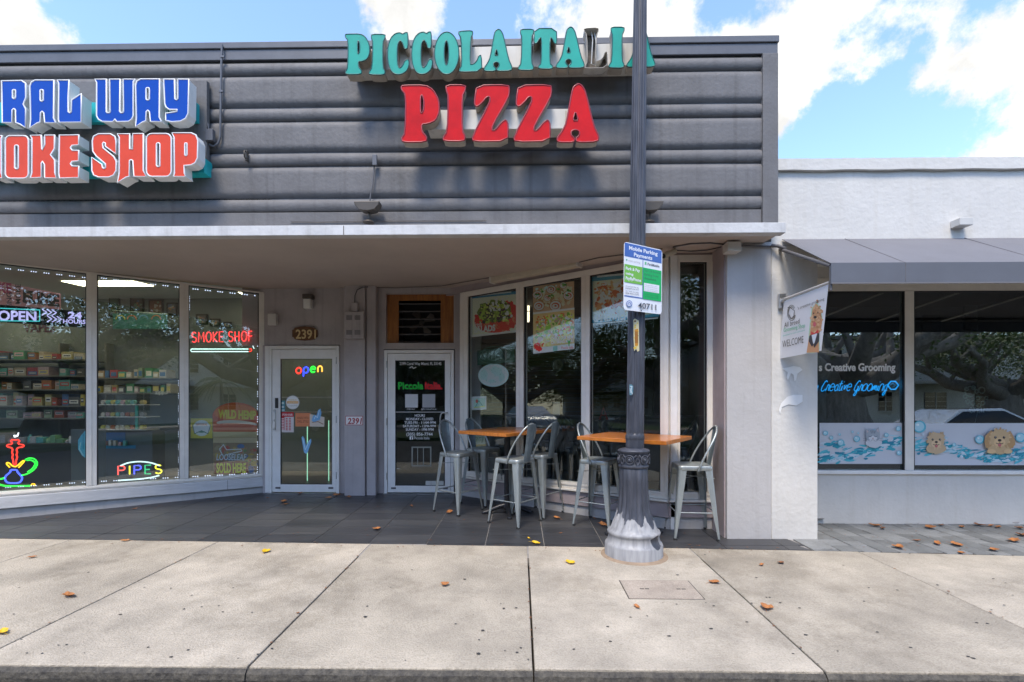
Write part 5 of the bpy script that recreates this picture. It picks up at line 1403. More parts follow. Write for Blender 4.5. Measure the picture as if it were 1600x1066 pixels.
cv.rect(335, 721.5, 388, 740.5, (.16, .03, .015)); cv.text('SOLD HERE', 337.5, 739, 385, 723, (.20, .03, .01), .06); cv.text('SOLD HERE', 338, 738.5, 384.5, 723.5, (.85, .50, .02), .04)
cv.line([(347, 710), (343, 702), (349, 695), (354, 703), (376, 702), (378, 705), (356, 710)], 1.4, (.75, .75, .75))
o = cv.build('window_poster'); tag(o, 'LOOSELEAF SOLD HERE poster at the bottom right corner of the smoke shop windows', 'poster')
cv = Canvas(WL, -.03, 1.8)
cv.rect(298, 654, 332, 685, (.48, .38, .06)); cv.ell(315, 669, 13.5, 12.5, (.60, .60, .56), 26); cv.text('NATURAL', 306, 665, 324, 661.5, (.45, .12, .05), .02); cv.line([(301, 664), (304, 678), (315, 673), (325, 678), (329, 664)], 1.1, (.06, .12, .10)); cv.ell(315, 675, 6, 1.4, (.1, .2, .15), 12)
o = cv.build('window_poster'); tag(o, 'small yellow and white sign left of the brown cigar poster', 'poster')
cv = Canvas(WL, -.10, 1.4); cv.poly([(122, 688), (127, 680), (134, 672), (135, 672), (135, 717), (128, 712), (122, 702)], (.10, .42, .55)); cv.line([(126, 692), (124, 702), (130, 712)], 1.8, (.35, .62, .70)); cv.line([(130, 678), (130, 702)], 1.4, (.04, .26, .38))
o = cv.build('window_decal'); tag(o, 'light blue bottle shaped decal at the right edge of the left smoke shop window', 'decal')
mb = MB(); WL.pbox(mb, 111, 671, 165, 765, -.5, -.46); single('grey_board', mb, mat('grey_panel', (.11, .13, .135), .5), 'dark grey board standing behind the first mullion of the smoke shop windows', 'board')

# ---- pizza windows
def food(cv, x0, y0, x1, y1, cols, n, s0, s1, slope=0.0):
    for k in range(n):
        s = s1 + (s0 - s1) * (1 - k / n) ** 2; rx = s * random.uniform(.6, 1.3); ry = s * random.uniform(.4, 1)
        x = random.uniform(x0 + rx, x1 - rx); y = random.uniform(y0 + rx, y1 - rx) + slope * (x - x0)
        cv.ell(x, y, rx, ry, random.choice(cols), 9, rot=random.random() * 3, jit=.25, thin=True)
cv = Canvas(WR, -.012, 2.5); sl = -.11
def q4(x0, y0, x1, y1, s=sl): return [(x0, y0), (x1, y0 + s * (x1 - x0)), (x1, y1 + s * (x1 - x0)), (x0, y1)]
cv.poly(q4(735, 463, 809, 526), (.05, .17, .25)); cv.poly(q4(735, 465, 737.5, 526), (.38, .46, .48)); cv.poly(q4(743, 461.5, 799, 463.5), (.45, .55, .58)); cv.poly(q4(738, 466.5, 809, 524, sl * .9), (.46, .37, .31)); cv.poly(q4(737, 523.5, 809, 527), (.5, .54, .52))
random.seed(31)
cv.ell(775, 500, 34, 20, (.40, .045, .03), 26, rot=-.1); food(cv, 741, 492, 808, 524, [(.42, .05, .03), (.36, .03, .02), (.45, .14, .08)], 60, 6, 2, sl)
for (x, y) in [(800, 480), (806, 486), (795, 474)]: cv.ell(x, y, 7, 5, (.42, .04, .03), 14)
cv.ell(772, 486, 26, 18, (.12, .16, .03), 26, rot=-.1, jit=.08)
food(cv, 748, 475, 800, 508, [(.18, .24, .04), (.07, .10, .02), (.04, .03, .03), (.06, .025, .04), (.36, .38, .12), (.24, .30, .06)], 170, 5, 1.6, sl)
food(cv, 758, 466, 798, 490, [(.62, .52, .42), (.70, .62, .52), (.48, .36, .27)], 38, 3.2, 1.8, sl)
food(cv, 784, 486, 804, 504, [(.62, .54, .44)], 7, 2.6, 2, sl)
cv.text('fresh', 741, 511, 753, 504, (.6, .42, .38), .01, rise=1); cv.text('SALADS', 740, 520, 774, 510.5, (.80, .78, .72), .05, rise=3.5)
o = cv.build('window_poster'); tag(o, 'salads poster with a bowl of greens at the top of the first pizza shop window', 'poster')
cv = Canvas(WR, -.012, 2.5)
cv.poly(q4(833, 447, 897, 489, -.12), (.36, .25, .17)); random.seed(33)
food(cv, 834, 450, 896, 486, [(.44, .34, .25), (.5, .40, .30), (.28, .18, .10)], 60, 7, 3, -.12)
for (x, y, r) in [(840, 461, 8), (861, 452, 8), (842, 478, 9), (868, 478, 10), (888, 462, 8.5), (855, 466, 6), (880, 446, 6)]:
    cv.ell(x, y, r, r * .9, (.30, .16, .07), 20); cv.ell(x, y, r * .88, r * .78, (.58, .47, .37), 20); cv.ell(x, y, r * .62, r * .5, (.34, .10, .05), 18); cv.ell(x - .6, y + .6, r * .48, r * .36, (.62, .5, .4), 16); cv.ell(x, y, r * .2, r * .15, (.3, .10, .05), 10)
food(cv, 835, 445, 894, 470, [(.05, .16, .04), (.10, .22, .05), (.30, .40, .38)], 34, 2.8, 1.4, -.12)
cv.poly(q4(833, 491, 897.5, 550, -.12), (.38, .30, .16)); cv.poly(q4(833, 488.5, 897.5, 491.5, -.12), (.66, .64, .58))
food(cv, 834, 494, 897, 538, [(.20, .34, .05), (.46, .42, .12), (.50, .38, .18), (.5, .14, .05), (.58, .52, .36), (.12, .22, .03), (.28, .20, .16)], 230, 5.5, 1.6, -.12)
food(cv, 834, 528, 897, 546, [(.52, .30, .08), (.55, .36, .12)], 60, 4, 2, -.12)
cv.poly(q4(833, 544.5, 897.5, 553, -.12), (.56, .62, .58)); cv.poly(q4(864, 541, 871, 549, -.12), (.16, .28, .26)); cv.text('Piccola Italia', 877, 545.5, 896, 541.5, (.42, .12, .12), .02, rise=1)
food(cv, 834, 536, 851, 552, [(.55, .03, .02)], 22, 3.5, 1.6, -.12)
cv.ell(844, 530, 4.5, 4, (.55, .62, .66), 14); cv.ell(842.5, 533, 2.4, 3.4, (.75, .75, .76), 12)
cv.text('CHECK OUR NEW', 861, 532, 896, 526.5, (.78, .76, .70), .04, rise=3); cv.text('CATERING MENU', 861, 537.5, 896, 532.8, (.78, .76, .70), .04, rise=3); cv.text('Y', 886, 540, 892, 532, (.04, .22, .05), .08)
o = cv.build('window_poster'); tag(o, 'tall food poster with sliced rolls above and salad below in the second pizza shop window', 'poster')
cv = Canvas(WR, -.012, 2.5)
cv.poly(q4(925, 433, 1030, 505, -.10), (.06, .20, .26)); cv.poly(q4(933, 431, 1010, 434, -.1), (.42, .5, .54)); cv.poly(q4(926, 440, 1028, 500, -.10), (.50, .40, .30))
random.seed(35); food(cv, 927, 441, 1005, 497, [(.55, .46, .36), (.62, .54, .45), (.34, .12, .05), (.50, .20, .09), (.40, .26, .14), (.58, .5, .42)], 190, 8, 2, -.1)
food(cv, 945, 470, 980, 485, [(.34, .10, .04), (.46, .16, .07)], 30, 4, 2, -.1)
cv.text('tasty', 928, 492, 945, 483, (.60, .42, .30), .01, rise=1); cv.text('SANDWICHES', 928, 503, 992, 492, (.62, .74, .70), .05, rise=5)
cv.poly(q4(926, 506, 1028, 508, -.10), (.4, .5, .48))
o = cv.build('window_poster'); tag(o, 'sandwiches poster behind the lamp post at the top of the third pizza shop window', 'poster')
# unlit OPEN sign, oval sign, picture card
t = thing('open_sign', 'unlit green oval OPEN sign hanging in the first pizza shop window', 'open sign', tuple(WR.P(774, 568, -.05)))
cv = Canvas(WR, -.05, 2.5); cv.poly([(745, 548), (803, 540), (804, 566), (746, 571)], (.015, .05, .03)); cv.build('sign_board', t)
neon(t, WR, -.04, 'OPEN', 754, 561, 791, 547.5, [(.12, .20, .16)], .007, rise=1.5, m=PRINT, name='tube_letter', gap=.28)
mb = MB(); mb.tube([WR.P(773 + 25 * math.cos(R_(a)), 555 + 13.5 * math.sin(R_(a)) - .06 * 25 * math.cos(R_(a)), -.04) for a in range(0, 360, 12)], .006, 6, col=(.08, .17, .12), closed=True); mb.build('tube_ring', PRINT, t)
cv = Canvas(WR, -.04, 2.5); cv.ell(771, 586.5, 24, 18, (.30, .40, .38), 34, rot=-.05); cv.ell(771, 586.5, 22.6, 16.8, (.40, .50, .47), 34, rot=-.05)
random.seed(4)
for (x, y, a, b) in [(757, 586, 6, 10), (776, 580, 9, 7), (784, 590, 5, 6), (768, 596, 6, 3)]: cv.ell(x, y, a, b, (.30, .41, .36), 14, jit=.25)
for k in range(50): 
    a = random.random() * 6.28; r = random.random() ** .5; cv.ell(771 + 20 * r * math.cos(a), 586 + 14 * r * math.sin(a), random.uniform(.4, 1.2), random.uniform(.3, .9), random.choice([(.22, .32, .29), (.5, .58, .55)]), 6, thin=True)
o = cv.build('oval_sign'); tag(o, 'pale green oval sign below the unlit OPEN sign', 'sign')
cv = Canvas(WR, -.04, 2.5); cv.poly(q4(737, 620, 760, 641, -.05), (.45, .52, .46)); cv.poly(q4(740, 623, 758, 638, -.05), (.30, .42, .34)); cv.line([(743, 636), (748, 626), (754, 634)], 1, (.1, .25, .2)); cv.ell(745, 627, 2, 3, (.45, .12, .1), 8); cv.line([(741, 637), (757, 635)], 1.4, (.5, .42, .15))
o = cv.build('picture_card'); tag(o, 'small green picture card low in the left corner of the first pizza shop window', 'card')

# ---- grooming shop: white lettering, blue neon script, small neon
cv = Canvas(WG, .006); cv.text("s Creative Grooming", 1279.5, 579.5, 1399, 567.5, (.85, .84, .82), .035); 
o = cv.build('window_lettering'); tag(o, "white lettering s Creative Grooming on the grooming shop window", 'lettering')
t = thing('neon_sign', 'glowing blue script neon sign Creative Grooming with a hexagon at its end', 'neon sign', tuple(WG.P(1340, 615, -.05)))
cb = (.01, .40, 1.1)
neon(t, WG, -.03, 's Creative', 1273, 611, 1329, 595, [cb], .0045, slant=.35, smooth=1, gap=.05)
neon(t, WG, -.03, 'Grooming', 1333, 611, 1385, 595, [cb], .0045, slant=.35, smooth=1, gap=.03)
tub(t, WG, -.03, [(1387, 602), (1392, 596), (1399, 596), (1404, 602), (1399, 608.5), (1392, 608.5), (1387, 602)], cb, .008, 'neon_hexagon', 0)
tub(t, WG, -.03, [(1391, 602), (1395, 599), (1399, 602), (1395, 605)], (.02, .25, .6), .004, 'neon_paw', 0)
t = thing('open_sign', 'unlit paw shaped OPEN sign hanging on cords in the right display window', 'open sign', tuple(WG.P(1523, 645, -.1)))
random.seed(2)
for (x, y, r) in [(1516, 612, 8), (1508, 620, 3), (1512, 628, 3), (1520, 630, 3.5), (1528, 622, 3), (1526, 612, 3), (1534, 610, 5), (1541, 622, 2.5), (1536, 630, 3), (1530, 634, 3), (1510, 608, 3), (1521, 606, 3)]:
    mb = MB(); mb.tube([WG.P(x + r * math.cos(R_(a)), y + r * math.sin(R_(a)), -.12) for a in range(0, 360, 36)], .006, 5, col=(.30, .42, .36), closed=True); mb.build('tube_ring', PRINT, t)
neon(t, WG, -.12, 'OPEN', 1515, 645, 1538, 637.5, [(.50, .56, .54)], .006, m=PRINT, name='tube_letter', gap=.28)
mb = MB(); mb.tube([WG.P(1527, 646, -.12), WG.P(1523, 662, -.12)], .003, 5, col=(.4, .42, .4)); mb.build('cord', PRINT, t)

# ---- hanging WELCOME banner on its bracket
BX = WP.q(1219, 470)[0]
bp = WP.P(1221, 470, .06)
d1 = ray(1295, 440); 
# banner hangs from a rod that comes forward out of the pier
ang = Vector((.05, -1, 0)).normalized()
tl = WP.P(1224, 468, .05)
dd = ray(1296, 441)
# solve length so the rod's far end is seen at x=1296
tt = None
lo = .2
for i in range(2000):
    p = tl + ang * (lo + i * .001)
    rel = p - CP; zc_ = rel.dot(FV); xc_ = rel.dot(RV)
    if 800 + FPX * xc_ / zc_ >= 1296: tt = lo + i * .001; break
BW = Wall((tl.x, tl.y, 0), ang)
if BW.N.dot(Vector((-1, 0, 0))) < 0: BW = Wall((tl.x, tl.y, 0), ang, -BW.N)
t = thing('hanging_banner', 'white WELCOME grooming banner with a poodle, hanging from a rod on the white pier', 'banner', tuple(tl))
mb = MB(); rise_ = BW.q(1296, 441)[1]; mb.tube([tl - ang * .03, Vector((*(tl + ang * (tt or .6)).xy, rise_))], .011, 8); mb.build('rod', M['offwhite'], t)
mb = MB(); WP.pbox(mb, 1217.5, 459, 1228, 482, .002, .03); mb.build('bracket_plate', M['alu'], t, bevel=.003)
mb = MB(); mb.tube([WP.P(1222, 472, .02), tl + ang * .03], .018, 10); mb.build('bracket_socket', M['alu'], t)
corners = [(1224.5, 471), (1294.5, 444), (1283, 548), (1217, 561)]
cvb = Canvas(BW, .0); 
f = [BW.P(x, y, 0) for x, y in corners]; b_ = [p + BW.N * -.002 for p in f]
mb = MB(); mb.add(f + b_, [(0, 1, 2, 3), (7, 6, 5, 4), (0, 4, 5, 1), (1, 5, 6, 2), (2, 6, 7, 3), (3, 7, 4, 0)]); mb.build('cloth', mat('banner_cloth', (.70, .70, .72), .7, var=.06, vscale=4, bump=.1, bscale=8), t)
cvb.n = .0012
z = lambda x, y: (1200 + x / 4.845, 430 + y / 4.845)
cvb.poly([z(*p) for p in [(310, 420), (330, 250), (370, 205), (400, 250), (412, 330), (395, 420), (388, 440), (390, 560), (350, 590), (300, 590)]], (.38, .62, .42))
cvb.poly([z(*p) for p in [(318, 430), (335, 270), (370, 218), (398, 260), (410, 350), (398, 425), (385, 440), (385, 585), (292, 588), (305, 500)]], (.55, .28, .14))
random.seed(12)
for k in range(70): cvb.ell(*z(random.gauss(368, 22), random.gauss(320, 55)), random.uniform(1.2, 2.6), random.uniform(1, 2), random.choice([(.60, .34, .18), (.46, .22, .10), (.66, .42, .25)]), 8, jit=.2, thin=True)
cvb.poly([z(*p) for p in [(312, 460), (330, 450), (345, 530), (330, 540), (308, 500)]], (.03, .03, .04)); cvb.poly([z(*p) for p in [(375, 440), (388, 440), (386, 500), (350, 550), (345, 530)]], (.03, .03, .04)); cvb.poly([z(*p) for p in [(330, 455), (372, 440), (352, 515), (342, 520)]], (.62, .68, .75))
cvb.poly([z(*p) for p in [(325, 425), (350, 440), (380, 410), (382, 435), (352, 446), (328, 452)]], (.60, .04, .05)); cvb.ell(*z(357, 318), 2.6, 2, (.02, .02, .02), 10); cvb.ell(*z(352, 372), 2.6, 4, (.55, .12, .14), 10)
for e in ((345, 290), (378, 282)): cvb.ell(*z(*e), 1, 1.1, (.02, .02, .02), 8)
dk = (.035, .035, .035)
for (a, b) in [((145, 230), (200, 330)), ((135, 260), (160, 330))]: pass
for rr_ in (8, 6.3): cvb.line([(z(178, 285)[0] + rr_ * .78 * math.cos(R_(a)), z(178, 285)[1] + rr_ * 1.5 * math.sin(R_(a))) for a in range(20, 330, 20)], .7, dk)
cvb.line([z(160, 300), z(175, 330), z(195, 310), z(200, 270), z(175, 250), z(150, 245)], .8, dk)
cvb.text("'s creative grooming", *z(222, 262), z(425, 0)[0], z(0, 240)[1], (.10, .10, .11), .0, rise=15)
cvb.text('All breed', *z(122, 398), z(238, 0)[0], z(0, 362)[1], dk, -.005, rise=7)
cvb.text('Grooming Shop', *z(118, 432), z(280, 0)[0], z(0, 402)[1], (.05, .42, .24), .0, rise=8)
cvb.text('Specialized for your convenience', *z(112, 465), z(280, 0)[0], z(0, 452)[1], (.15, .5, .42), .0, rise=9)
cvb.text('WELCOME', *z(108, 550), z(268, 0)[0], z(0, 498)[1], dk, -.01, rise=8)
cvb.build('print', t)
ORD = 'first second third fourth fifth sixth seventh eighth ninth tenth eleventh twelfth thirteenth fourteenth fifteenth sixteenth seventeenth eighteenth nineteenth twentieth twenty-first twenty-second twenty-third twenty-fourth twenty-fifth'.split()
# ================================================================== LAMP POST
pc_ = onfloor(990, 866)
PX, PY = pc_.x, pc_.y
PZ = fz(PY)
lp = thing('lamp_post', 'dark grey fluted lamp post with ornate collar and half painted pale base on the pavement', 'lamp post', (PX, PY, PZ))
def flute(n, depth, z0, z1):
    def f(r, z, t):
        if z0 < z < z1:
            k = min(1, (z - z0) / .05, (z1 - z) / .05); return r * (1 - depth * k * (abs(math.sin(t * n / 2)) ** .7 * -1 + 1) * 1.0)
        return r
    return f
prof = [(.262, -.01), (.258, .0), (.258, .10), (.250, .115), (.238, .122), (.230, .15), (.222, .185), (.232, .195), (.236, .21), (.230, .225), (.212, .232), (.205, .25), (.196, .27), (.185, .30), (.168, .34), (.150, .40), (.138, .47), (.131, .56), (.127, .66), (.125, .78), (.118, .79)]
mb = MB(); mb.lathe(prof, 96, (PX, PY, PZ), radf=flute(16, .10, .235, .79)); mb.build('post_base', M['post'], lp, at=(PX, PY, PZ))
prof = [(.118, .785), (.132, .792), (.136, .81), (.128, .82), (.124, .90), (.130, .925), (.142, .935), (.142, .945), (.128, .955), (.09, .965)]
mb = MB(); mb.lathe(prof, 40, (PX, PY, PZ)); mb.build('collar', M['post'], lp, at=(PX, PY, PZ))
for k in range(6):
    a = R_(-90 - 28 + k * 60); ca, sa = math.cos(a), math.sin(a)
    mb = MB(); cxx, cyy = PX + .128 * ca, PY + .128 * sa; tx, ty = -sa, ca
    zc0 = PZ + .868
    for r, n_ in ((.038, 14), (.022, 10)):
        mb.tube([(cxx + tx * r * math.cos(b) + ca * .006, cyy + ty * r * math.cos(b) + sa * .006, zc0 + r * math.sin(b)) for b in [2 * math.pi * i / n_ for i in range(n_)]], .006, 5, closed=True)
    mb.lathe([(.012, -.01), (.012, .01), (.003, .014)], 8, (cxx + ca * .01, cyy + sa * .01, zc0))
    for s in (-1, 1): mb.tube([(cxx + tx * s * .038, cyy + ty * s * .038, zc0 + .02), (cxx + tx * s * .06, cyy + ty * s * .06, zc0 + .045), (cxx + tx * s * .066 - ca * .004, cyy + ty * s * .066 - sa * .004, zc0 + .02), (cxx + tx * s * .052, cyy + ty * s * .052, zc0 - .01), (cxx + tx * s * .065 - ca * .004, cyy + ty * s * .065 - sa * .004, zc0 - .04)], .006, 5)
    mb.build('rosette', M['post'], lp, at=(PX, PY, PZ))
TOP = 7.6
lean = (1000.5 - 990) / FPX * PY / (EYE + HOR / FPX * PY)
sh = MB(); N_ = 72
rings = [(.079, .95), (.081, .99), (.081, 1.08), (.078, 1.10), (.0785, 1.14), (.0765, 2.2), (.070, 3.4), (.060, 5.0), (.050, TOP)]
vs = []
for (r, zz) in rings:
    for j in range(N_):
        t_ = 2 * math.pi * j / N_; rr2 = r
        if zz > 1.09: rr2 = r * (1 - .10 * (1 if math.cos(t_ * 12) < -.1 else 0))
        vs.append((PX + lean * zz + rr2 * math.cos(t_), PY + rr2 * math.sin(t_), PZ + zz))
fs = [(i * N_ + j, i * N_ + (j + 1) % N_, (i + 1) * N_ + (j + 1) % N_, (i + 1) * N_ + j) for i in range(len(rings) - 1) for j in range(N_)]
sh.add(vs, fs); sh.build('shaft', M['post'], lp, at=(PX, PY, PZ))
mb = MB(); mb.lathe([(.0815, 1.04), (.085, 1.05), (.085, 1.075), (.0815, 1.085)], 36, (PX + lean, PY, PZ)); mb.build('shaft_ring', M['post'], lp, at=(PX, PY, PZ))
mb = MB(); mb.lathe([(.31, -.004), (.29, .004), (.255, .006)], 48, (PX, PY, PZ)); mb.build('mortar_ring', M['stain'], lp)
# lantern above the frame
mb = MB(); lx = PX + lean * TOP; mb.lathe([(.05, 0), (.12, .05), (.14, .1), (.2, .45), (.05, .6), (.02, .75)], 20, (lx, PY, PZ + TOP)); mb.build('lantern', M['lens'], lp)
# sticker and torn label on the shaft
WPo = front(PY - .082)
cv = Canvas(WPo, .0); cv.poly([(989.5, 500), (992, 498), (998, 501), (999, 548), (996, 550), (994, 545), (991, 549), (990, 530)], (.55, .50, .30)); random.seed(14)
for k in range(14): cv.ell(994.5 + random.uniform(-2.5, 2.5), 502 + k * 3.2, random.uniform(1, 2.4), random.uniform(.8, 1.8), random.choice([(.55, .25, .02), (.18, .07, .02), (.6, .42, .05), (.5, .47, .4)]), 7, jit=.3, thin=True)
cv.poly([(991.5, 515), (997, 514), (997, 540), (992, 541)], (.50, .22, .02)); cv.text('IIIII', 992, 536, 997, 518, (.15, .06, .02), .02); cv.build('torn_label', lp)
cv = Canvas(WPo, .0); cv.poly([(983.3, 601), (987, 601), (989.5, 604), (989, 615), (986, 618), (983.5, 617)], (.10, .22, .28)); cv.line([(984.5, 604), (987.5, 604), (986, 610), (988, 616)], .9, (.6, .65, .68)); cv.line([(984.5, 607), (985, 614)], .8, (.5, .58, .62)); cv.build('round_label', lp)

# ---- parking payment sign on the post
Zs = PY - .13
c0 = CP + ray(975.5, 377) * ((Zs - .012) / ray(975.5, 377).y); c1 = CP + ray(1034.5, 391) * ((Zs + .02) / ray(1034.5, 391).y)
# the sign faces slightly left: left edge nearer
yc_ = PY - .108; yl = yc_ / 1.027; yr = yc_ * 1.027
pL = CP + ray(974.5, 430) * (yl / ray(974.5, 430).y); pR = CP + ray(1034.3, 440) * (yr / ray(1034.3, 440).y)
WSg = Wall((pL.x, pL.y, 0), Vector((pR.x - pL.x, pR.y - pL.y, 0)))
t = thing('parking_sign', 'blue, green and white Mobile Parking Payments sign numbered 40711 strapped to the lamp post', 'sign', tuple(WSg.P(1005, 490)))
def lerpS(a, b):      # sign coordinates 0..1 -> pixels
    tl_, tr_, br_, bl_ = (975.3, 377.5), (1034.8, 391), (1033.8, 491.5), (974.3, 484)
    x = (tl_[0] * (1 - a) + tr_[0] * a) * (1 - b) + (bl_[0] * (1 - a) + br_[0] * a) * b
    y = (tl_[1] * (1 - a) + tr_[1] * a) * (1 - b) + (bl_[1] * (1 - a) + br_[1] * a) * b
    return x, y
class SC(Canvas):
    def s(s, a0, b0, a1, b1, col): s.poly([lerpS(a0, b0), lerpS(a1, b0), lerpS(a1, b1), lerpS(a0, b1)], col)
    def tx(s, txt, a0, b1, a1, b0, col, bold=0.0):
        vs, fs = text_geo(txt, bold); ax = min(v[0] for v in vs); bx = max(v[0] for v in vs); by = max(v[1] for v in vs)
        s.up(); out = []
        for v in vs:
            x, y = lerpS(a0 + (a1 - a0) * (v[0] - ax) / (bx - ax), b1 - (b1 - b0) * v[1] / by); out.append(s.w.P(x, y, s.n))
        s.mb.add(out, fs, col)
rim = [lerpS(a, b) for a, b in [(.0, .04), (.02, .012), (.06, 0), (.94, 0), (.98, .012), (1, .04), (1, .96), (.98, .988), (.94, 1), (.06, 1), (.02, .988), (0, .96)]]
f = [WSg.P(x, y, 0) for x, y in rim]; g_ = [p - WSg.N * .003 for p in f]; k = len(f)
mb = MB(); mb.add(f + g_, [tuple(range(k))[::-1], tuple(range(k, 2 * k))] + [(i, i + k, (i + 1) % k + k, (i + 1) % k) for i in range(k)]); mb.build('sign_plate', M['sign_white'], t)
cv = SC(WSg, .001)
bl, gr1, gr2, wt, dk2 = (.05, .13, .42), (.18, .48, .05), (.0, .42, .09), (.80, .80, .82), (.05, .06, .09)
cv.s(.015, .012, .985, .21, bl); cv.tx('Mobile Parking', .13, .10, .88, .045, wt, .03); cv.tx('Payments', .26, .185, .74, .13, wt, .03)
cv.s(.49, .21, .505, .80, bl); cv.s(.015, .785, .985, .80, bl)
cv.tx('miami parking', .12, .275, .42, .245, (.5, .5, .52)); cv.ell(*lerpS(.07, .26), 1.3, 1.4, (.2, .5, .3), 10); cv.tx('ParkMobile', .62, .277, .93, .24, (.12, .13, .15), .02); cv.s(.545, .235, .59, .275, (.15, .5, .25))
cv.s(.015, .325, .488, .59, gr1); cv.tx('Park & Pay', .05, .405, .42, .362, wt, .03); cv.tx('using', .05, .475, .25, .44, wt, .03); cv.tx('PayByPhone', .05, .55, .45, .505, wt, .03)
cv.s(.507, .325, .985, .80, gr2); cv.tx('Start & Extend', .54, .38, .95, .345, (.03, .16, .07)); cv.tx('Parking from', .54, .44, .9, .405, (.03, .16, .07)); cv.tx('Anywhere', .54, .50, .84, .462, (.03, .16, .07))
cv.s(.53, .555, .93, .68, wt)
for b in (.575, .60, .63, .655): cv.tx('Text parkmobile to start' if b < .6 else 'or scan to download', .55, b + .013, .88, b, (.35, .38, .40))
for b in (.715, .745): cv.tx('ParkMobile powers the app', .55, b + .013, .9, b, (.02, .25, .08))
for b, s in ((.635, 'Download the app'), (.665, 'paybyphone.com'), (.71, 'or call to pay'), (.74, '888-450-7275')): cv.tx(s, .05, b + .018, .40, b, (.2, .2, .22), .01)
cx_, cy_ = lerpS(.15, .90); cv.ell(cx_, cy_, 4.6, 5.0, bl, 24); cv.ell(cx_, cy_, 3.5, 3.9, wt, 24); cv.ell(cx_, cy_, 2.5, 2.8, bl, 20); cv.tx('p', .13, .92, .17, .885, wt, .03)
cv.tx('40711', .385, .945, .86, .86, dk2, .012)
cv.line([lerpS(.45, .955), lerpS(.47, .99), lerpS(.49, .955)], .8, dk2)
cv.build('printed_face', t)
for b in (.12, .88):
    mb = MB(); p = WSg.P(*lerpS(.5, b), -.004); zz = p.z
    mb.tube([(PX + lean * (zz - PZ) + .082 * math.cos(R_(a)), PY + .082 * math.sin(R_(a)), zz) for a in range(0, 360, 20)], .005, 5, closed=True)
    mb.tube([p, Vector((p.x, PY - .07, zz))], .006, 6); mb.build('strap', M['steel_sign'], t)

# ================================================================== BAR TABLES
def place(o, x, y, rz):
    o.location = (x, y, fz(y)); o.rotation_mode = 'XYZ'
    o.rotation_euler = (Matrix.Rotation(math.atan(SLOPE), 3, 'X') @ Matrix.Rotation(rz, 3, 'Z')).to_euler()
TH = 1.02
def make_table(label):
    t = thing('bar_table', label, 'table', group=None)
    LX, LY = .94, .74
    n = 7; w = LY / n
    for i in range(n):
        mb = MB(); y0 = -LY / 2 + i * w; mb.box(-LX / 2, LX / 2, y0 + .0006, y0 + w - .0006, TH - .038, TH); mb.build('table_board', M['wood'], t, bevel=.0025 if 0 < i < n - 1 else .005)
    mb = MB(); mb.tube([(0, 0, .05), (0, 0, TH - .06)], .038, 16); mb.lathe([(.05, .05), (.06, .07), (.045, .10), (.04, .16)], 16); mb.build('pedestal', M['iron'], t)
    mb = MB(); mb.box(-.2, .2, -.02, .02, TH - .06, TH - .0385); mb.box(-.02, .02, -.2, .2, TH - .0605, TH - .039); mb.build('top_bracket', M['iron'], t)
    for k in range(4):
        a = math.pi / 4 + k * math.pi / 2; ca, sa = math.cos(a), math.sin(a)
        mb = MB(); pts = [(.02 * ca, .02 * sa, .10), (.10 * ca, .10 * sa, .085), (.18 * ca, .18 * sa, .055), (.25 * ca, .25 * sa, .022), (.29 * ca, .29 * sa, .02)]
        mb.tube(pts, [.032, .03, .026, .024, .02], 10); mb.lathe([(.03, 0), (.034, .012), (.026, .028)], 12, (.285 * ca, .285 * sa, 0)); mb.build('base_foot', M['iron'], t)
    return t
t1 = make_table('orange varnished wood bar table between four metal stools outside the pizza door')
t2 = copy_tree(t1); t2['label'] = 'orange varnished wood bar table standing behind the lamp post'
ctr = lambda ps: sum((Vector((p.x, p.y, 0)) for p in ps), Vector()) / len(ps)
T1 = ctr([onfloor(x, y, TH) for x, y in [(704.9, 672.8), (784, 678.7), (848.3, 668), (781, 664.3)]])
T2 = ctr([onfloor(x, y, TH) for x, y in [(915.7, 681.7), (1050, 689.8), (1072.8, 680.9), (937, 674)]])
place(t1, -.16, 6.02, R_(52)); place(t2, T2.x, T2.y, R_(-36.6))
print('TABLES', T1, T2)

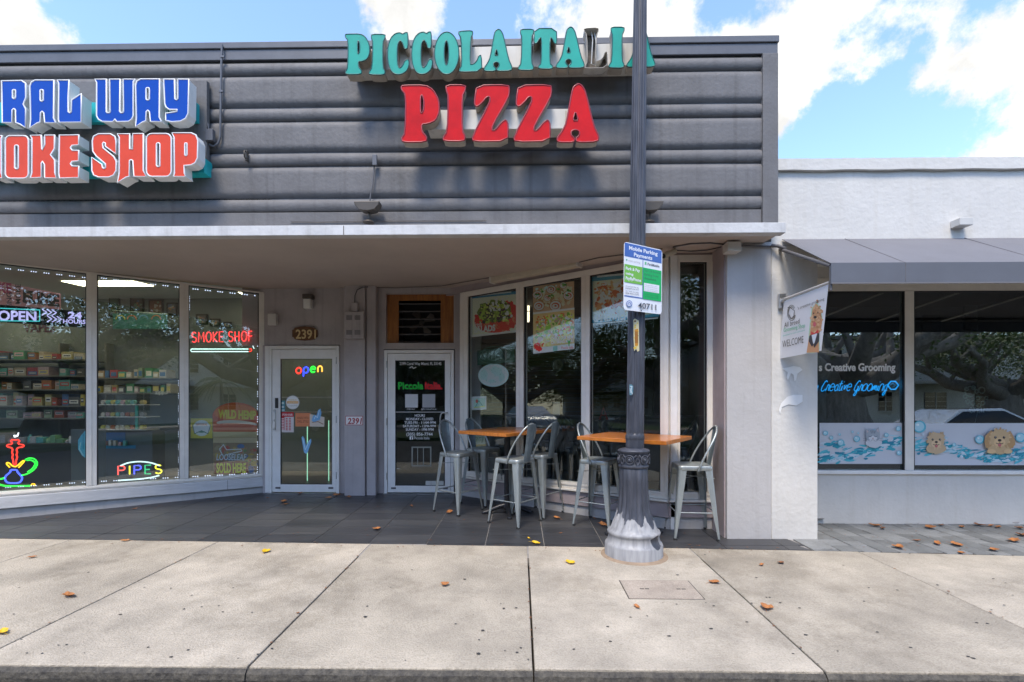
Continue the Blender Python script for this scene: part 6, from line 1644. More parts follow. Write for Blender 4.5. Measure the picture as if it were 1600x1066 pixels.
# ================================================================== METAL STOOLS
def make_stool(label):
    """seat faces +X; backrest stands on the -X side"""
    t = thing('metal_stool', label, 'stool', group='galvanised metal bar stools round the two tables')
    H = .735; a = .165; b = .222
    # seat pan: rounded square, dished, with a skirt
    mb = MB(); n = 8; prof = [(.0, -.006), (.5, -.006), (.82, -.003), (.94, .002), (1.0, -.001), (1.03, -.01), (1.035, -.045), (1.02, -.048)]
    vs = []; base = []
    for cx, cy, a0 in ((a - .04, a - .04, 0), (-a + .04, a - .04, 90), (-a + .04, -a + .04, 180), (a - .04, -a + .04, 270)):
        for i in range(n): 
            q = R_(a0 + 90 * i / (n - 1)); base.append((cx + .04 * math.cos(q), cy + .04 * math.sin(q)))
    k = len(base)
    for s, z in prof[1:]: vs += [(x * s, y * s, H + z) for x, y in base]
    fs = [(i * k + j, i * k + (j + 1) % k, (i + 1) * k + (j + 1) % k, (i + 1) * k + j) for i in range(len(prof) - 2) for j in range(k)]
    vs.append((0, 0, H - .006)); fs += [(len(vs) - 1, (j + 1) % k, j) for j in range(k)]
    mb.add(vs, fs, smooth=True); mb.build('seat', M['galv'], t)
    for sx in (-1, 1):
        for sy in (-1, 1):
            # folded sheet leg: L-shaped tapering channel
            mb = MB(); 
            top, bot = H - .02, .012; x0, y0 = sx * a, sy * a; x1, y1 = sx * b, sy * b
            wt_, wb = .078, .019; th = .0025
            lv = []
            for (z, x, y, w) in ((top, x0, y0, wt_), (H * .35, x0 + (x1 - x0) * .66, y0 + (y1 - y0) * .66, wt_ * .60), (bot, x1, y1, wb)):
                r = w * .3
                pts = [(x - sx * w, y), (x - sx * r, y), (x - sx * r * .3, y - sy * r * .3), (x, y - sy * r), (x, y - sy * w)]
                inn = [(x - sx * w, y - sy * th), (x - sx * r - sx * th * .3, y - sy * th), (x - sx * (r * .3 + th), y - sy * (r * .3 + th)), (x - sx * th, y - sy * r), (x - sx * th, y - sy * w)]
                lv += [(p[0], p[1], z) for p in pts + inn[::-1]]
            kk = 10; ff = [(i * kk + j, i * kk + (j + 1) % kk, (i + 1) * kk + (j + 1) % kk, (i + 1) * kk + j) for i in range(2) for j in range(kk)]
            if sx * sy < 0: ff = [f[::-1] for f in ff]
            mb.add(lv, ff + [tuple(range(kk)), tuple(range(2 * kk, 3 * kk))]); leg = mb.build('leg', M['galv'], t)
            mb = MB(); mb.box(x1 - sx * .02 - .013, x1 - sx * .02 + .024 if sx > 0 else x1 - sx * .02 + .013, y1 - sy * .008 - .012, y1 - sy * .008 + .012, 0, .02)
            mb.build('rubber_foot', M['rubber'], leg, bevel=.003)
    z = .27; e = b - (b - a) * (z / (H - .02)) - .008
    for (p, q) in (((-e, -e), (e, -e)), ((e, -e), (e, e)), ((e, e), (-e, e)), ((-e, e), (-e, -e))):
        mb = MB(); mb.tube([(p[0], p[1], z), (q[0], q[1], z)], .0065, 6); mb.build('footrest_bar', M['galv'], t)
    z = .60; e = a + .014
    mb = MB(); mb.tube([(-e, -e, z), (e, e, z + .004)], .004, 5); mb.tube([(-e, e, z + .01), (e, -e, z + .014)], .004, 5); mb.build('cross_wire', M['galv'], t)
    # hoop: starts low on both seat sides, leans back and rounds over at the top
    T_ = 1.125 ; bx = -a - .10
    side = [(-.02, a + .012, H - .05), (-.035, a + .017, H + .0), (-.075, a + .016, H + .09), (-.13, a + .006, H + .19), (-.178, a - .018, H + .27), (-.212, a - .055, H + .335), (-.232, a - .11, H + .375), (-.238, .02, H + .388)]
    pts = side + [(x, -y, z) for x, y, z in side[::-1]]
    pts = chaikin(pts, 2, False)
    mb = MB(); mb.tube(pts, .0105, 8); mb.build('backrest_hoop', M['galv'], t)
    mb = MB(); w0, w1 = .060, .075
    rows = []
    for i in range(7):
        s = i / 6; x = -a - .002 - .072 * s ** .9; zz = H - .03 + .415 * s; w = w0 + (w1 - w0) * s
        rows.append([(x - .012 * (1 - (c_ / 2) ** 2), w * c_ / 2, zz) for c_ in (-2, -1, 0, 1, 2)])
    vs = [p for r in rows for p in r] + [(p[0] + .0025, p[1], p[2]) for r in rows for p in r]; nn = 35
    fs = []
    for i in range(6):
        for j in range(4):
            q = (i * 5 + j, i * 5 + j + 1, (i + 1) * 5 + j + 1, (i + 1) * 5 + j); fs += [q[::-1], tuple(v + nn for v in q)]
    for i in range(6):
        for j in (0, 4): fs.append((i * 5 + j, (i + 1) * 5 + j, (i + 1) * 5 + j + nn, i * 5 + j + nn))
    mb.add(vs, fs, smooth=False); mb.build('back_slat', M['galv_slat'], t)
    return t
fp = lambda x, y: onfloor(x, y)
def mid(a, b): return ((a.x + b.x) / 2, (a.y + b.y) / 2)
s1 = mid(fp(679, 800), fp(751.6, 796)); s3 = mid(fp(764.8, 816.5), fp(843.9, 814.8))
b4, c4_ = fp(854.8, 811), fp(876, 801)
s4 = ((b4.x + c4_.x) / 2 - .21 * .82, (b4.y + c4_.y) / 2 + .21 * .57)
s5 = mid(fp(955, 827.5), fp(918, 811)); 
q6 = [fp(1058, 844), fp(1122, 844), fp(1042, 825), fp(1099, 830)]; s6 = (sum(p.x for p in q6) / 4, sum(p.y for p in q6) / 4)
f2 = fp(754.7, 793); s2 = (f2.x - .02, f2.y + .29)
proto = make_stool('galvanised metal stool in front of the pizza door, leftmost of the six')
spots = [(s1, -37, None), (s2, -35, 'metal stool with a pale green sticker on its back, behind the leftmost stool'), (s3, 143, 'metal stool in front of the left table, nearest the camera'),
         (s4, 143, 'metal stool behind the nearest stool, with its back to the second pizza shop window'), (s5, -33, 'metal stool just left of the lamp post, facing the right table'), (s6, 176, 'metal stool at the far right end of the right table, beside the pillar')]
for i, (s, a, lab) in enumerate(spots):
    o = proto if i == 0 else copy_tree(proto)
    if lab: o['label'] = lab
    place(o, s[0], s[1], R_(a)); print('STOOL', i, s)
# sticker card behind the back of the second stool, seen through the window
cv = Canvas(WR, -.02); cv.poly([(738, 678), (757, 677), (759, 697), (738, 699)], (.42, .46, .34)); cv.line([(740, 682), (746, 684), (744, 690)], 1.2, (.25, .30, .18)); cv.line([(749, 684), (755, 683), (753, 692)], 1, (.12, .14, .12)); cv.poly([(738, 695), (759, 694), (759, 699), (738, 700)], (.45, .33, .08))
o = cv.build('window_sticker'); tag(o, 'pale green sticker on the glass behind the second stool from the left', 'sticker')

# ================================================================== SHOP INTERIORS
# ceiling panels
def px_on_z(px, py, z):
    d = ray(px, py); return CP + d * ((z - EYE) / d.z)
for (pp, lab) in (([(96, 440), (208, 440), (240, 447.5), (130, 447.5)], 'glowing yellow ceiling panel behind the left and middle smoke shop windows'), ([(372, 457), (392, 457.5), (403, 465), (388, 465)], 'glowing yellow ceiling panel at the top of the window beside the left door')):
    q = [px_on_z(x, y, CE - .012) for x, y in pp]; 
    t = thing('ceiling_light', lab, 'ceiling light', tuple(q[0]), group=None)
    mb = MB(); mb.add([tuple(p) for p in q] + [(p.x, p.y, p.z + .01) for p in q], [(0, 1, 2, 3), (7, 6, 5, 4), (0, 4, 5, 1), (1, 5, 6, 2), (2, 6, 7, 3), (3, 7, 4, 0)]); mb.build('diffuser', M['panel_light'], t)
    mb = MB(); c_ = sum(q, Vector()) / 4; qq = [c_ + (p - c_) * 1.06 for p in q]; mb.add([(p.x, p.y, CE - .001) for p in qq] + [(p.x, p.y, CE - .0005) for p in qq], [(0, 1, 2, 3), (7, 6, 5, 4)]); mb.build('frame', M['offwhite'], t)
for (x, y, wh_) in ((-9.5, 6.5, 'at the front left'), (-6.0, 7.2, 'near the windows in the middle'), (-9.5, 8.5, 'at the back left'), (-3.4, 8.6, 'at the back right')):  # extra glowing panels, added to brighten the smoke shop ceiling
    t = thing('ceiling_light', 'added yellow ceiling panel brightening the smoke shop ' + wh_, 'ceiling light', (x, y, CE - .02), group='added smoke shop ceiling panels')
    mb = MB(); mb.box(x - .55, x + .55, y - .28, y + .28, CE - .02, CE - .002); mb.build('diffuser', M['panel_light'], t)
# framed pictures on the back wall
WBk = front(YB - .01)
FRM = [((170, 458, 186, 495), (.03, .07, .04)), ((203, 461, 224, 488), (.05, .04, .03)), ((232, 468, 254, 490), (.12, .04, .02)), ((260, 473, 276, 492), (.06, .07, .08)), ((306, 491, 323, 507), (.05, .05, .06)), ((328, 498, 343, 510), (.05, .08, .07)), ((348, 503, 361, 512), (.05, .05, .05)), ((127, 457, 138, 478), (.05, .05, .05))]
for k, ((x0, y0, x1, y1), c_) in enumerate(FRM):
    t = thing('framed_picture', 'small dark framed picture, %s along the smoke shop wall behind the middle and right windows' % ORD[k], 'picture', tuple(WBk.P((x0 + x1) / 2, y1)), group='framed pictures high on the smoke shop wall')
    mb = MB(); WBk.pbox(mb, x0, y0, x1, y1, .001, .03); mb.build('picture_frame', M['dark'], t)
    cv = Canvas(WBk, .031); cv.rect(x0 + 2, y0 + 2, x1 - 2, y1 - 2, c_); random.seed(k)
    for j in range(10): cv.ell(random.uniform(x0 + 4, x1 - 4), random.uniform(y0 + 4, y1 - 4), random.uniform(1, 2.5), random.uniform(1, 2.5), random.choice([(.3, .12, .04), (.1, .2, .12), (.3, .3, .28), (.05, .1, .2)]), 7, jit=.3, thin=True)
    cv.build('picture_print', t)
# pink typographic sheet behind the board
WPk = front(7.2); cv = Canvas(WPk, .0, 2.6)
cv.poly([(-60, 428), (95, 459), (95, 500), (-60, 500)], (.36, .20, .23))
cv.text('FUME', 36, 471, 93, 453, (.05, .03, .04), .05, rise=-8); cv.text('GRINDERS', 35, 473, 93, 467, (.05, .03, .04), .03, rise=-7); cv.text('KE', -2, 456, 18, 440, (.28, .03, .12), .04, rise=-3)
vs_, fs_ = text_geo('MOKE', .02)
def vtext(s, x0, x1, yb, yt, col):
    vs, fs = text_geo(s, .02); ax = min(v[0] for v in vs); bx = max(v[0] for v in vs); by = max(v[1] for v in vs); cv.up()
    cv.mb.add([cv.w.P(x1 - (x1 - x0) * v[1] / by, yb - (yb - yt) * (v[0] - ax) / (bx - ax), cv.n) for v in vs], fs, col)
vtext('MOKE', 24, 32, 475, 444, (.05, .03, .04)); vtext('ING', 10, 18, 476, 457, (.05, .03, .08)); cv.text('VAPES', 36, 519, 86, 505, (.12, .05, .06), .04)
o = cv.build('wall_poster'); tag(o, 'pink sheet with black words FUME and GRINDERS at the top left of the smoke shop', 'poster')
cv = Canvas(front(8.9), 0); cv.rect(176, 490, 262, 514, (.02, .13, .12)); 
for (x, c_) in ((188, (.45, .42, .03)), (206, (.40, .13, .06)), (224, (.05, .20, .35)), (244, (.35, .12, .05))): cv.line([(x + 7 * math.cos(R_(a)), 499 + 6 * math.sin(R_(a))) for a in range(180, 361, 20)], 1.6, c_)
cv.line([(176, 485), (262, 491)], 1.5, (.3, .4, .36)); o = cv.build('wall_sign'); tag(o, 'dark green sign with four coloured arches on the back wall of the smoke shop', 'sign')
# shelves with goods
Wsh = front(8.75)
rk = thing('shelf_rack', 'wall of long shelves full of goods seen through the left smoke shop window', 'shelves', tuple(Wsh.P(60, 700)))
rows_ = [(563, 548), (588, 573), (609, 594), (634, 613), (653, 640)]
cols = [(.55, .42, .45), (.60, .52, .12), (.60, .58, .52), (.62, .58, .50), (.55, .48, .22), (.45, .18, .05), (.42, .10, .05), (.10, .35, .18), (.15, .45, .40), (.55, .40, .25), (.35, .45, .32), (.12, .12, .13), (.10, .22, .45), (.50, .10, .12), (.58, .50, .38)]
pm = [mat('goods_%02d' % i, c_, .5, var=.3, vscale=30) for i, c_ in enumerate(cols)]
for k, (yb, yt) in enumerate(rows_):
    mb = MB(); u0, v = Wsh.q(-260, yb); u1, _ = Wsh.q(137, yb); mb.box(u0, u1, 8.6, 9.25, v - .02, v); mb.build('shelf', mat('shelf_grey', (.18, .19, .18), .5), rk)
mb = MB()
for px in (-120, 64, 139): mb.box(Wsh.q(px, 600)[0] - .02, Wsh.q(px, 600)[0] + .02, 9.1, 9.28, .17, 2.6)
mb.build('upright', mat('shelf_grey', (.18, .19, .18), .5), rk)
names = ['top', 'second', 'third', 'fourth', 'bottom']
random.seed(77)
def goods_box(x0, x1, y0, y1, z0, z1, m_, lab, grp):
    mb = MB(); mb.box(x0, x1, y0, y1, z0, z1); o = mb.build('product_box', m_, None, at=((x0 + x1) / 2, (y0 + y1) / 2, z0)); tag(o, lab, 'box', grp)
    return o
for k, (yb, yt) in enumerate(rows_):
    px = -110.0; made = []
    while px < 134:
        w = random.choice([9, 11, 13, 16, 18]); h_ = (yb - yt) * random.uniform(.55, 1.0)
        u0, v0 = Wsh.q(px, yb); u1, v1 = Wsh.q(min(px + w - 1, 135), yb - h_)
        if random.random() < .9 and u1 - u0 > .04:
            o = goods_box(u0, u1, 8.66 + random.uniform(0, .1), 9.0, v0 + .002, v1, random.choice(pm), 'small product box on the %s shelf of the smoke shop wall' % names[k], 'boxes on the %s shelf' % names[k])
            made.append(o)
            cl = Canvas(front(o.data.vertices[0].co.y + o.location.y - .0015), 0)
            wq = u1 - u0; hq = v1 - v0; f_ = lambda a_, b_2: cl.w.p(u0 + wq * a_, v0 + hq * b_2, cl.n)
            yb_ = random.uniform(.1, .45); lc = random.choice([(.75, .74, .68), (.70, .62, .2), (.6, .1, .08), (.08, .2, .4), (.1, .1, .1), (.7, .45, .5)])
            cl.mb.poly([f_(.1, yb_), f_(.9, yb_), f_(.9, yb_ + .4), f_(.1, yb_ + .4)], lc); cl.up(); cl.mb.poly([f_(.2, yb_ + .14), f_(.8, yb_ + .14), f_(.8, yb_ + .26), f_(.2, yb_ + .26)], tuple(.75 - v for v in lc) if max(lc) > .5 else (.7, .68, .6))
            cl.build('pack_label', o)
        px += w + random.uniform(0, 3)
    for i_, o in enumerate(made[::-1]): o['label'] = 'small product box, %s from the window post on the %s shelf of the smoke shop' % (ORD[i_], names[k])
rk2 = thing('shelf_rack', 'short pair of shelves with goods above the display case behind the middle window', 'shelves', tuple(Wsh.P(210, 614)))
for nm_, yb, yt in (('upper', 591, 575), ('lower', 614, 599)):
    mb = MB(); u0, v = Wsh.q(156, yb); u1, _ = Wsh.q(274, yb); mb.box(u0, u1, 8.6, 9.25, v - .02, v); mb.build('shelf', mat('shelf_grey', (.18, .19, .18), .5), rk2)
    px = 158.0; made = []
    while px < 268:
        w = random.choice([7, 9, 12]); u0, v0 = Wsh.q(px, yb); u1, v1 = Wsh.q(px + w - 1, yb - (yb - yt) * random.uniform(.5, 1)); m_ = random.choice(pm + gm_ if 0 else pm)
        o = goods_box(u0, u1, 8.66, 8.9, v0 + .002, v1, m_, 'x', 'boxes behind the middle window'); made.append(o)
        cl = Canvas(front(8.6585), 0); lc = random.choice([(.75, .74, .68), (.70, .62, .2), (.6, .1, .08), (.08, .2, .4)]); cl.mb.poly([cl.w.p(u0 + (u1 - u0) * a_, v0 + (v1 - v0) * b_2, cl.n) for a_, b_2 in ((.12, .2), (.88, .2), (.88, .7), (.12, .7))], lc); cl.build('pack_label', o)
        px += w + random.uniform(0, 4)
    for i_, o in enumerate(made): o['label'] = 'small box, %s from the left on the %s shelf behind the middle window' % (ORD[i_], nm_)
# glass counter in front with small goods
Wct = front(7.9)
ct = thing('shop_counter', 'long dark display counter across the smoke shop', 'counter', tuple(Wct.P(60, 760)))
u0, v1 = Wct.q(-200, 693); u1, _ = Wct.q(112, 693)
mb = MB(); mb.box(u0, u1, 7.9, 8.4, .17, v1 - .03); mb.build('counter_front', M['counter'], ct); mb = MB(); mb.box(u0 - .02, u1 + .02, 7.87, 8.42, v1 - .029, v1); mb.build('counter_top', M['counter'], ct)
px = -90.0; random.seed(91)
GC = [(.55, .35, .38), (.15, .50, .48), (.60, .56, .50), (.50, .30, .10), (.20, .42, .22), (.6, .6, .6), (.42, .42, .44)]
gm = [mat('bright_goods_%d' % i, c_, .4, var=.4, vscale=40) for i, c_ in enumerate(GC)]
made = []
while px < 108:
    w = random.uniform(5, 12); u0_, v0_ = Wct.q(px, 693); u1_, v1_ = Wct.q(px + w, 693 - random.uniform(4, 15))
    mb = MB(); c_x = (u0_ + u1_) / 2; r = (u1_ - u0_) / 2
    if random.random() < .5: mb.lathe([(r, 0), (r * .95, (v1_ - v0_) * .7), (r * .45, (v1_ - v0_) * .8), (r * .45, (v1_ - v0_))], 10, (c_x, 8.05, v0_ + .001)); nm = 'jar'
    else: mb.box(u0_, u1_ - .005, 8.0, 8.12, v0_ + .001, v1_); nm = 'product_box'
    o = mb.build(nm, random.choice(gm), None, at=(c_x, 8.05, v0_)); tag(o, 'small colourful item standing on the dark smoke shop counter', 'box' if nm != 'jar' else 'jar', 'small goods on the smoke shop counter')
    made.append(o)
    px += w + .5
for i_, o in enumerate(made[::-1]): o['label'] = 'small item on the dark smoke shop counter, %s from its right end' % ORD[i_]
# display case with round tins behind the middle window
Wd = front(7.75)
dc = thing('display_case', 'lit display case with three shelves of round tins behind the middle smoke shop window', 'display case', tuple(Wd.P(195, 740)))
for yy in (632, 651, 671):
    mb = MB(); a_, v = Wd.q(157, yy); b_2, _ = Wd.q(232, yy - 1); mb.box(a_, b_2, 7.7, 8.0, v - .012, v); mb.build('shelf', M['lens'], dc)
mb = MB(); Wd.pbox(mb, 211, 632, 215, 671, -.02, .0); mb.build('case_post', mat('teal_plastic', (.02, .40, .30), .4), dc)
mb = MB(); Wd.pbox(mb, 153, 674, 238, 760, -.3, -.02); mb.build('case_base', mat('grey_panel', (.11, .13, .135), .5), dc)
cv = Canvas(Wd, -.012); cv.rect(166, 676, 196, 698, (.02, .12, .30)); cv.rect(164, 696, 212, 701, (.03, .25, .45)); cv.build('blue_tray', dc)
random.seed(6)
for r_i, yy in enumerate((632, 651, 671)):
    for k in range(9):
        px = 162 + k * 7.6
        if 208 < px < 217: continue
        c_, v = Wd.q(px, yy); r = .034; col_ = random.choice(gm + pm[:9])
        mb = MB(); pts = [(c_ + r * math.cos(R_(a)), 7.73, v + r + .001 + r * math.sin(R_(a))) for a in range(0, 360, 30)]
        k_ = len(pts); mb.add(pts + [(p[0], 7.80, p[2]) for p in pts], [tuple(range(k_)), tuple(range(k_, 2 * k_))[::-1]] + [(i, i + k_, (i + 1) % k_ + k_, (i + 1) % k_) for i in range(k_)])
        mb.add([(c_ + (p[0] - c_) * .55, 7.728, v + r + .001 + (p[2] - v - r - .001) * .55) for p in pts], [tuple(range(k_))])
        o = mb.build('round_tin', col_, None, at=(c_, 7.76, v)); tag(o, 'round tin, %s from the left on the %s shelf of the display case' % (ORD[k], ('top', 'middle', 'bottom')[r_i]), 'tin', 'round tins in the display case')
for k in range(5):
    c_, v = Wd.q(168 + k * 7.5, 696); mb = MB(); mb.box(c_ - .02, c_ + .02, 7.70, 7.74, v, v + random.uniform(.05, .1)); o = mb.build('lighter', random.choice(gm), None, at=(c_, 7.72, v)); tag(o, 'small item, %s from the left in the blue tray of the display case' % ORD[k], 'lighter', 'small items in the blue tray')
cv = Canvas(front(8.0), 0); cv.text('zippo', 242, 616, 262, 610, (.55, .57, .56), .03); o = cv.build('brand_lettering'); tag(o, 'small white word hanging in the dark middle smoke shop window', 'lettering')
# lit vertical strips and table inside the left door
for x0 in (480, 513.5):
    mb = MB(); u, va = front(8.2).q(x0, 657 if x0 > 500 else 662); _, vb2 = front(8.2).q(x0, 752); mb.box(u - .005, u + .005, 8.2, 8.21, vb2, va); 
    o = mb.build('light_strip', mat('mint_light', (.5, .7, .6), .5, emit=(.30, .75, .50), estr=.5), None, at=(u, 8.2, vb2)); tag(o, 'thin mint light strip standing inside the %s glass of the left door' % ('right half of the' if x0 > 500 else 'middle of the'), 'light strip')
mb = MB(); Wi = front(8.15); 
for yy in (620, 643): Wi.pbox(mb, 438, yy, 522, yy + 1.8, -.3, 0)
o = single('glass_shelf', mb, M['alu'], 'pair of metal edged shelves inside the left door', 'shelf')
# pizza shop: clock, dark chairs, counter things
Wq = front(10.8)
t = thing('wall_clock', 'small round grey wall clock on the slatted timber wall', 'clock', tuple(Wq.P(871, 578)))
c_, v = Wq.q(871.5, 569.5); mb = MB(); mb.tube([(c_, 10.85, v), (c_, 10.80, v)], .14, 24); mb.build('clock_case', M['cable'], t); cv = Canvas(Wq, .002); cv.ell(871.5, 569.5, 7.6, 7.6, (.42, .42, .36), 24)
cv.line([(871.5, 569.5), (871.5, 564)], .8, (.05, .05, .05)); cv.line([(871.5, 569.5), (876, 571)], .8, (.05, .05, .05)); cv.build('clock_face', t)
Wc2 = front(8.2)
t = thing('serving_counter', 'dark serving counter inside the pizza shop', 'counter', (1.0, 8.3, .17))
u0, v1 = Wc2.q(745, 650); u1, _ = Wc2.q(1100, 650); mb = MB(); mb.box(u0, u1, 8.2, 8.9, .17, v1 - .03); mb.build('counter_front', M['shop_dark'], t); mb = MB(); mb.box(u0 - .03, u1 + .03, 8.15, 8.93, v1 - .03, v1); mb.build('counter_top', M['cable'], t)
mb = MB(); cc, vv = Wc2.q(870, 649); mb.box(cc - .06, cc + .06, 8.3, 8.4, vv, vv + .22); single('carton', mb, M['sign_white'], 'small white carton on the dark counter in the pizza shop', 'carton')
WA_ = front(8.12); cvA = Canvas(WA_, 0)
mb = MB(); pts = [WA_.P(x, y) for x, y in [(937, 656), (943, 637), (949, 656)]]
mb.tube(pts, .02, 6); mb.tube([WA_.P(940, 649), WA_.P(946, 649)], .015, 6); single('letter_a', mb, mat('red_plastic', (.55, .06, .05), .4), 'red letter A standing on the pizza shop counter', 'letter')
mb = MB(); WA_.pbox(mb, 948, 653, 960, 656.5, -.1, 0); single('card', mb, M['sign_white'], 'small white card beside the red letter A', 'card')
def dark_stool(x, y, rz, lab):
    o = copy_tree(proto); o['label'] = lab; o['group'] = 'dark stools inside the pizza shop'; o.location = (x, y, .17); o.rotation_euler = (0, 0, rz); return o
dmat = mat('gunmetal', (.06, .06, .065), .4, .6)
first = dark_stool(.35, 7.75, 1.2, 'dark metal stool inside the pizza shop behind the second window')
def recolour(o):
    for ch in o.children:
        if ch.type == 'MESH': ch.data = ch.data.copy(); ch.data.materials.clear(); ch.data.materials.append(dmat)
        recolour(ch)
recolour(first)
for x, y, r, lb in ((.85, 7.5, .4, 'dark metal stool inside the pizza shop behind the nearest outdoor stool'), (1.35, 7.3, 2.2, 'dark metal stool inside the pizza shop left of the lamp post'), (2.1, 6.6, 2.6, 'dark metal stool inside the narrow pizza shop window')):
    o = copy_tree(first); o['label'] = lb; o.location = (x, y, .17); o.rotation_euler = (0, 0, r)
t = thing('wall_sconce', 'lit cream wall lamp seen at the left edge of the second pizza shop window', 'lamp', tuple(front(9).P(824.5, 500)))
mb = MB(); front(9).pbox(mb, 821.5, 468, 827.5, 503, -.05, .02); mb.build('lamp_shade', mat('lit_shade', (.8, .7, .5), .5, emit=(1, .85, .6), estr=.9), t, bevel=.02)
mb = MB(); front(9).pbox(mb, 821, 486, 828, 487, .021, .03); mb.build('shade_band', M['cable'], t)
# groomer: framed pictures on the dark side wall
Wg2 = front(9.9)
for k, (x0, y0, x1, y1) in enumerate([(1442, 492, 1470, 530), (1508, 474, 1540, 516), (1572, 470, 1598, 506)]):
    mb = MB(); Wg2.pbox(mb, x0, y0, x1, y1, .001, .04); single('dark_frame', mb, M['dark'], 'black square frame on the grooming shop wall, number of pictures from the left: %s' % ['first', 'second', 'third'][k], 'picture')

# ================================================================== FALLEN LEAVES
def leaf_mesh(seed, kind):
    random.seed(seed); out = []
    n = 14; L2 = .055
    mb = MB()
    lobes = kind
    rim_ = []
    for i in range(n):
        t_ = 2 * math.pi * i / n; r = L2 * (1 if lobes == 0 else (.75 + .38 * abs(math.cos(t_ * 1.5)))) * random.uniform(.85, 1.12)
        x, y = r * math.cos(t_), r * (.48 if lobes == 0 else .75) * math.sin(t_)
        rim_.append((x, y, .006 + .02 * abs(y) / L2 + .014 * (x / L2) ** 2 + random.uniform(0, .010)))
    c_ = (0, 0, .003)
    vs = [c_] + rim_ + [(0, 0, .0045)] + [(x, y, z + .0015) for x, y, z in rim_]
    fs = [(0, (i + 1) % n + 1, i + 1) for i in range(n)] + [(n + 1, n + 2 + i, n + 2 + (i + 1) % n) for i in range(n)] + [(i + 1, (i + 1) % n + 1, n + 2 + (i + 1) % n, n + 2 + i) for i in range(n)]
    mb.add(vs, fs); mb.tube([(L2 * .8, 0, .012), (L2 * 1.25, .006, .008), (L2 * 1.6, .012, .004)], .0014, 5)
    return mb
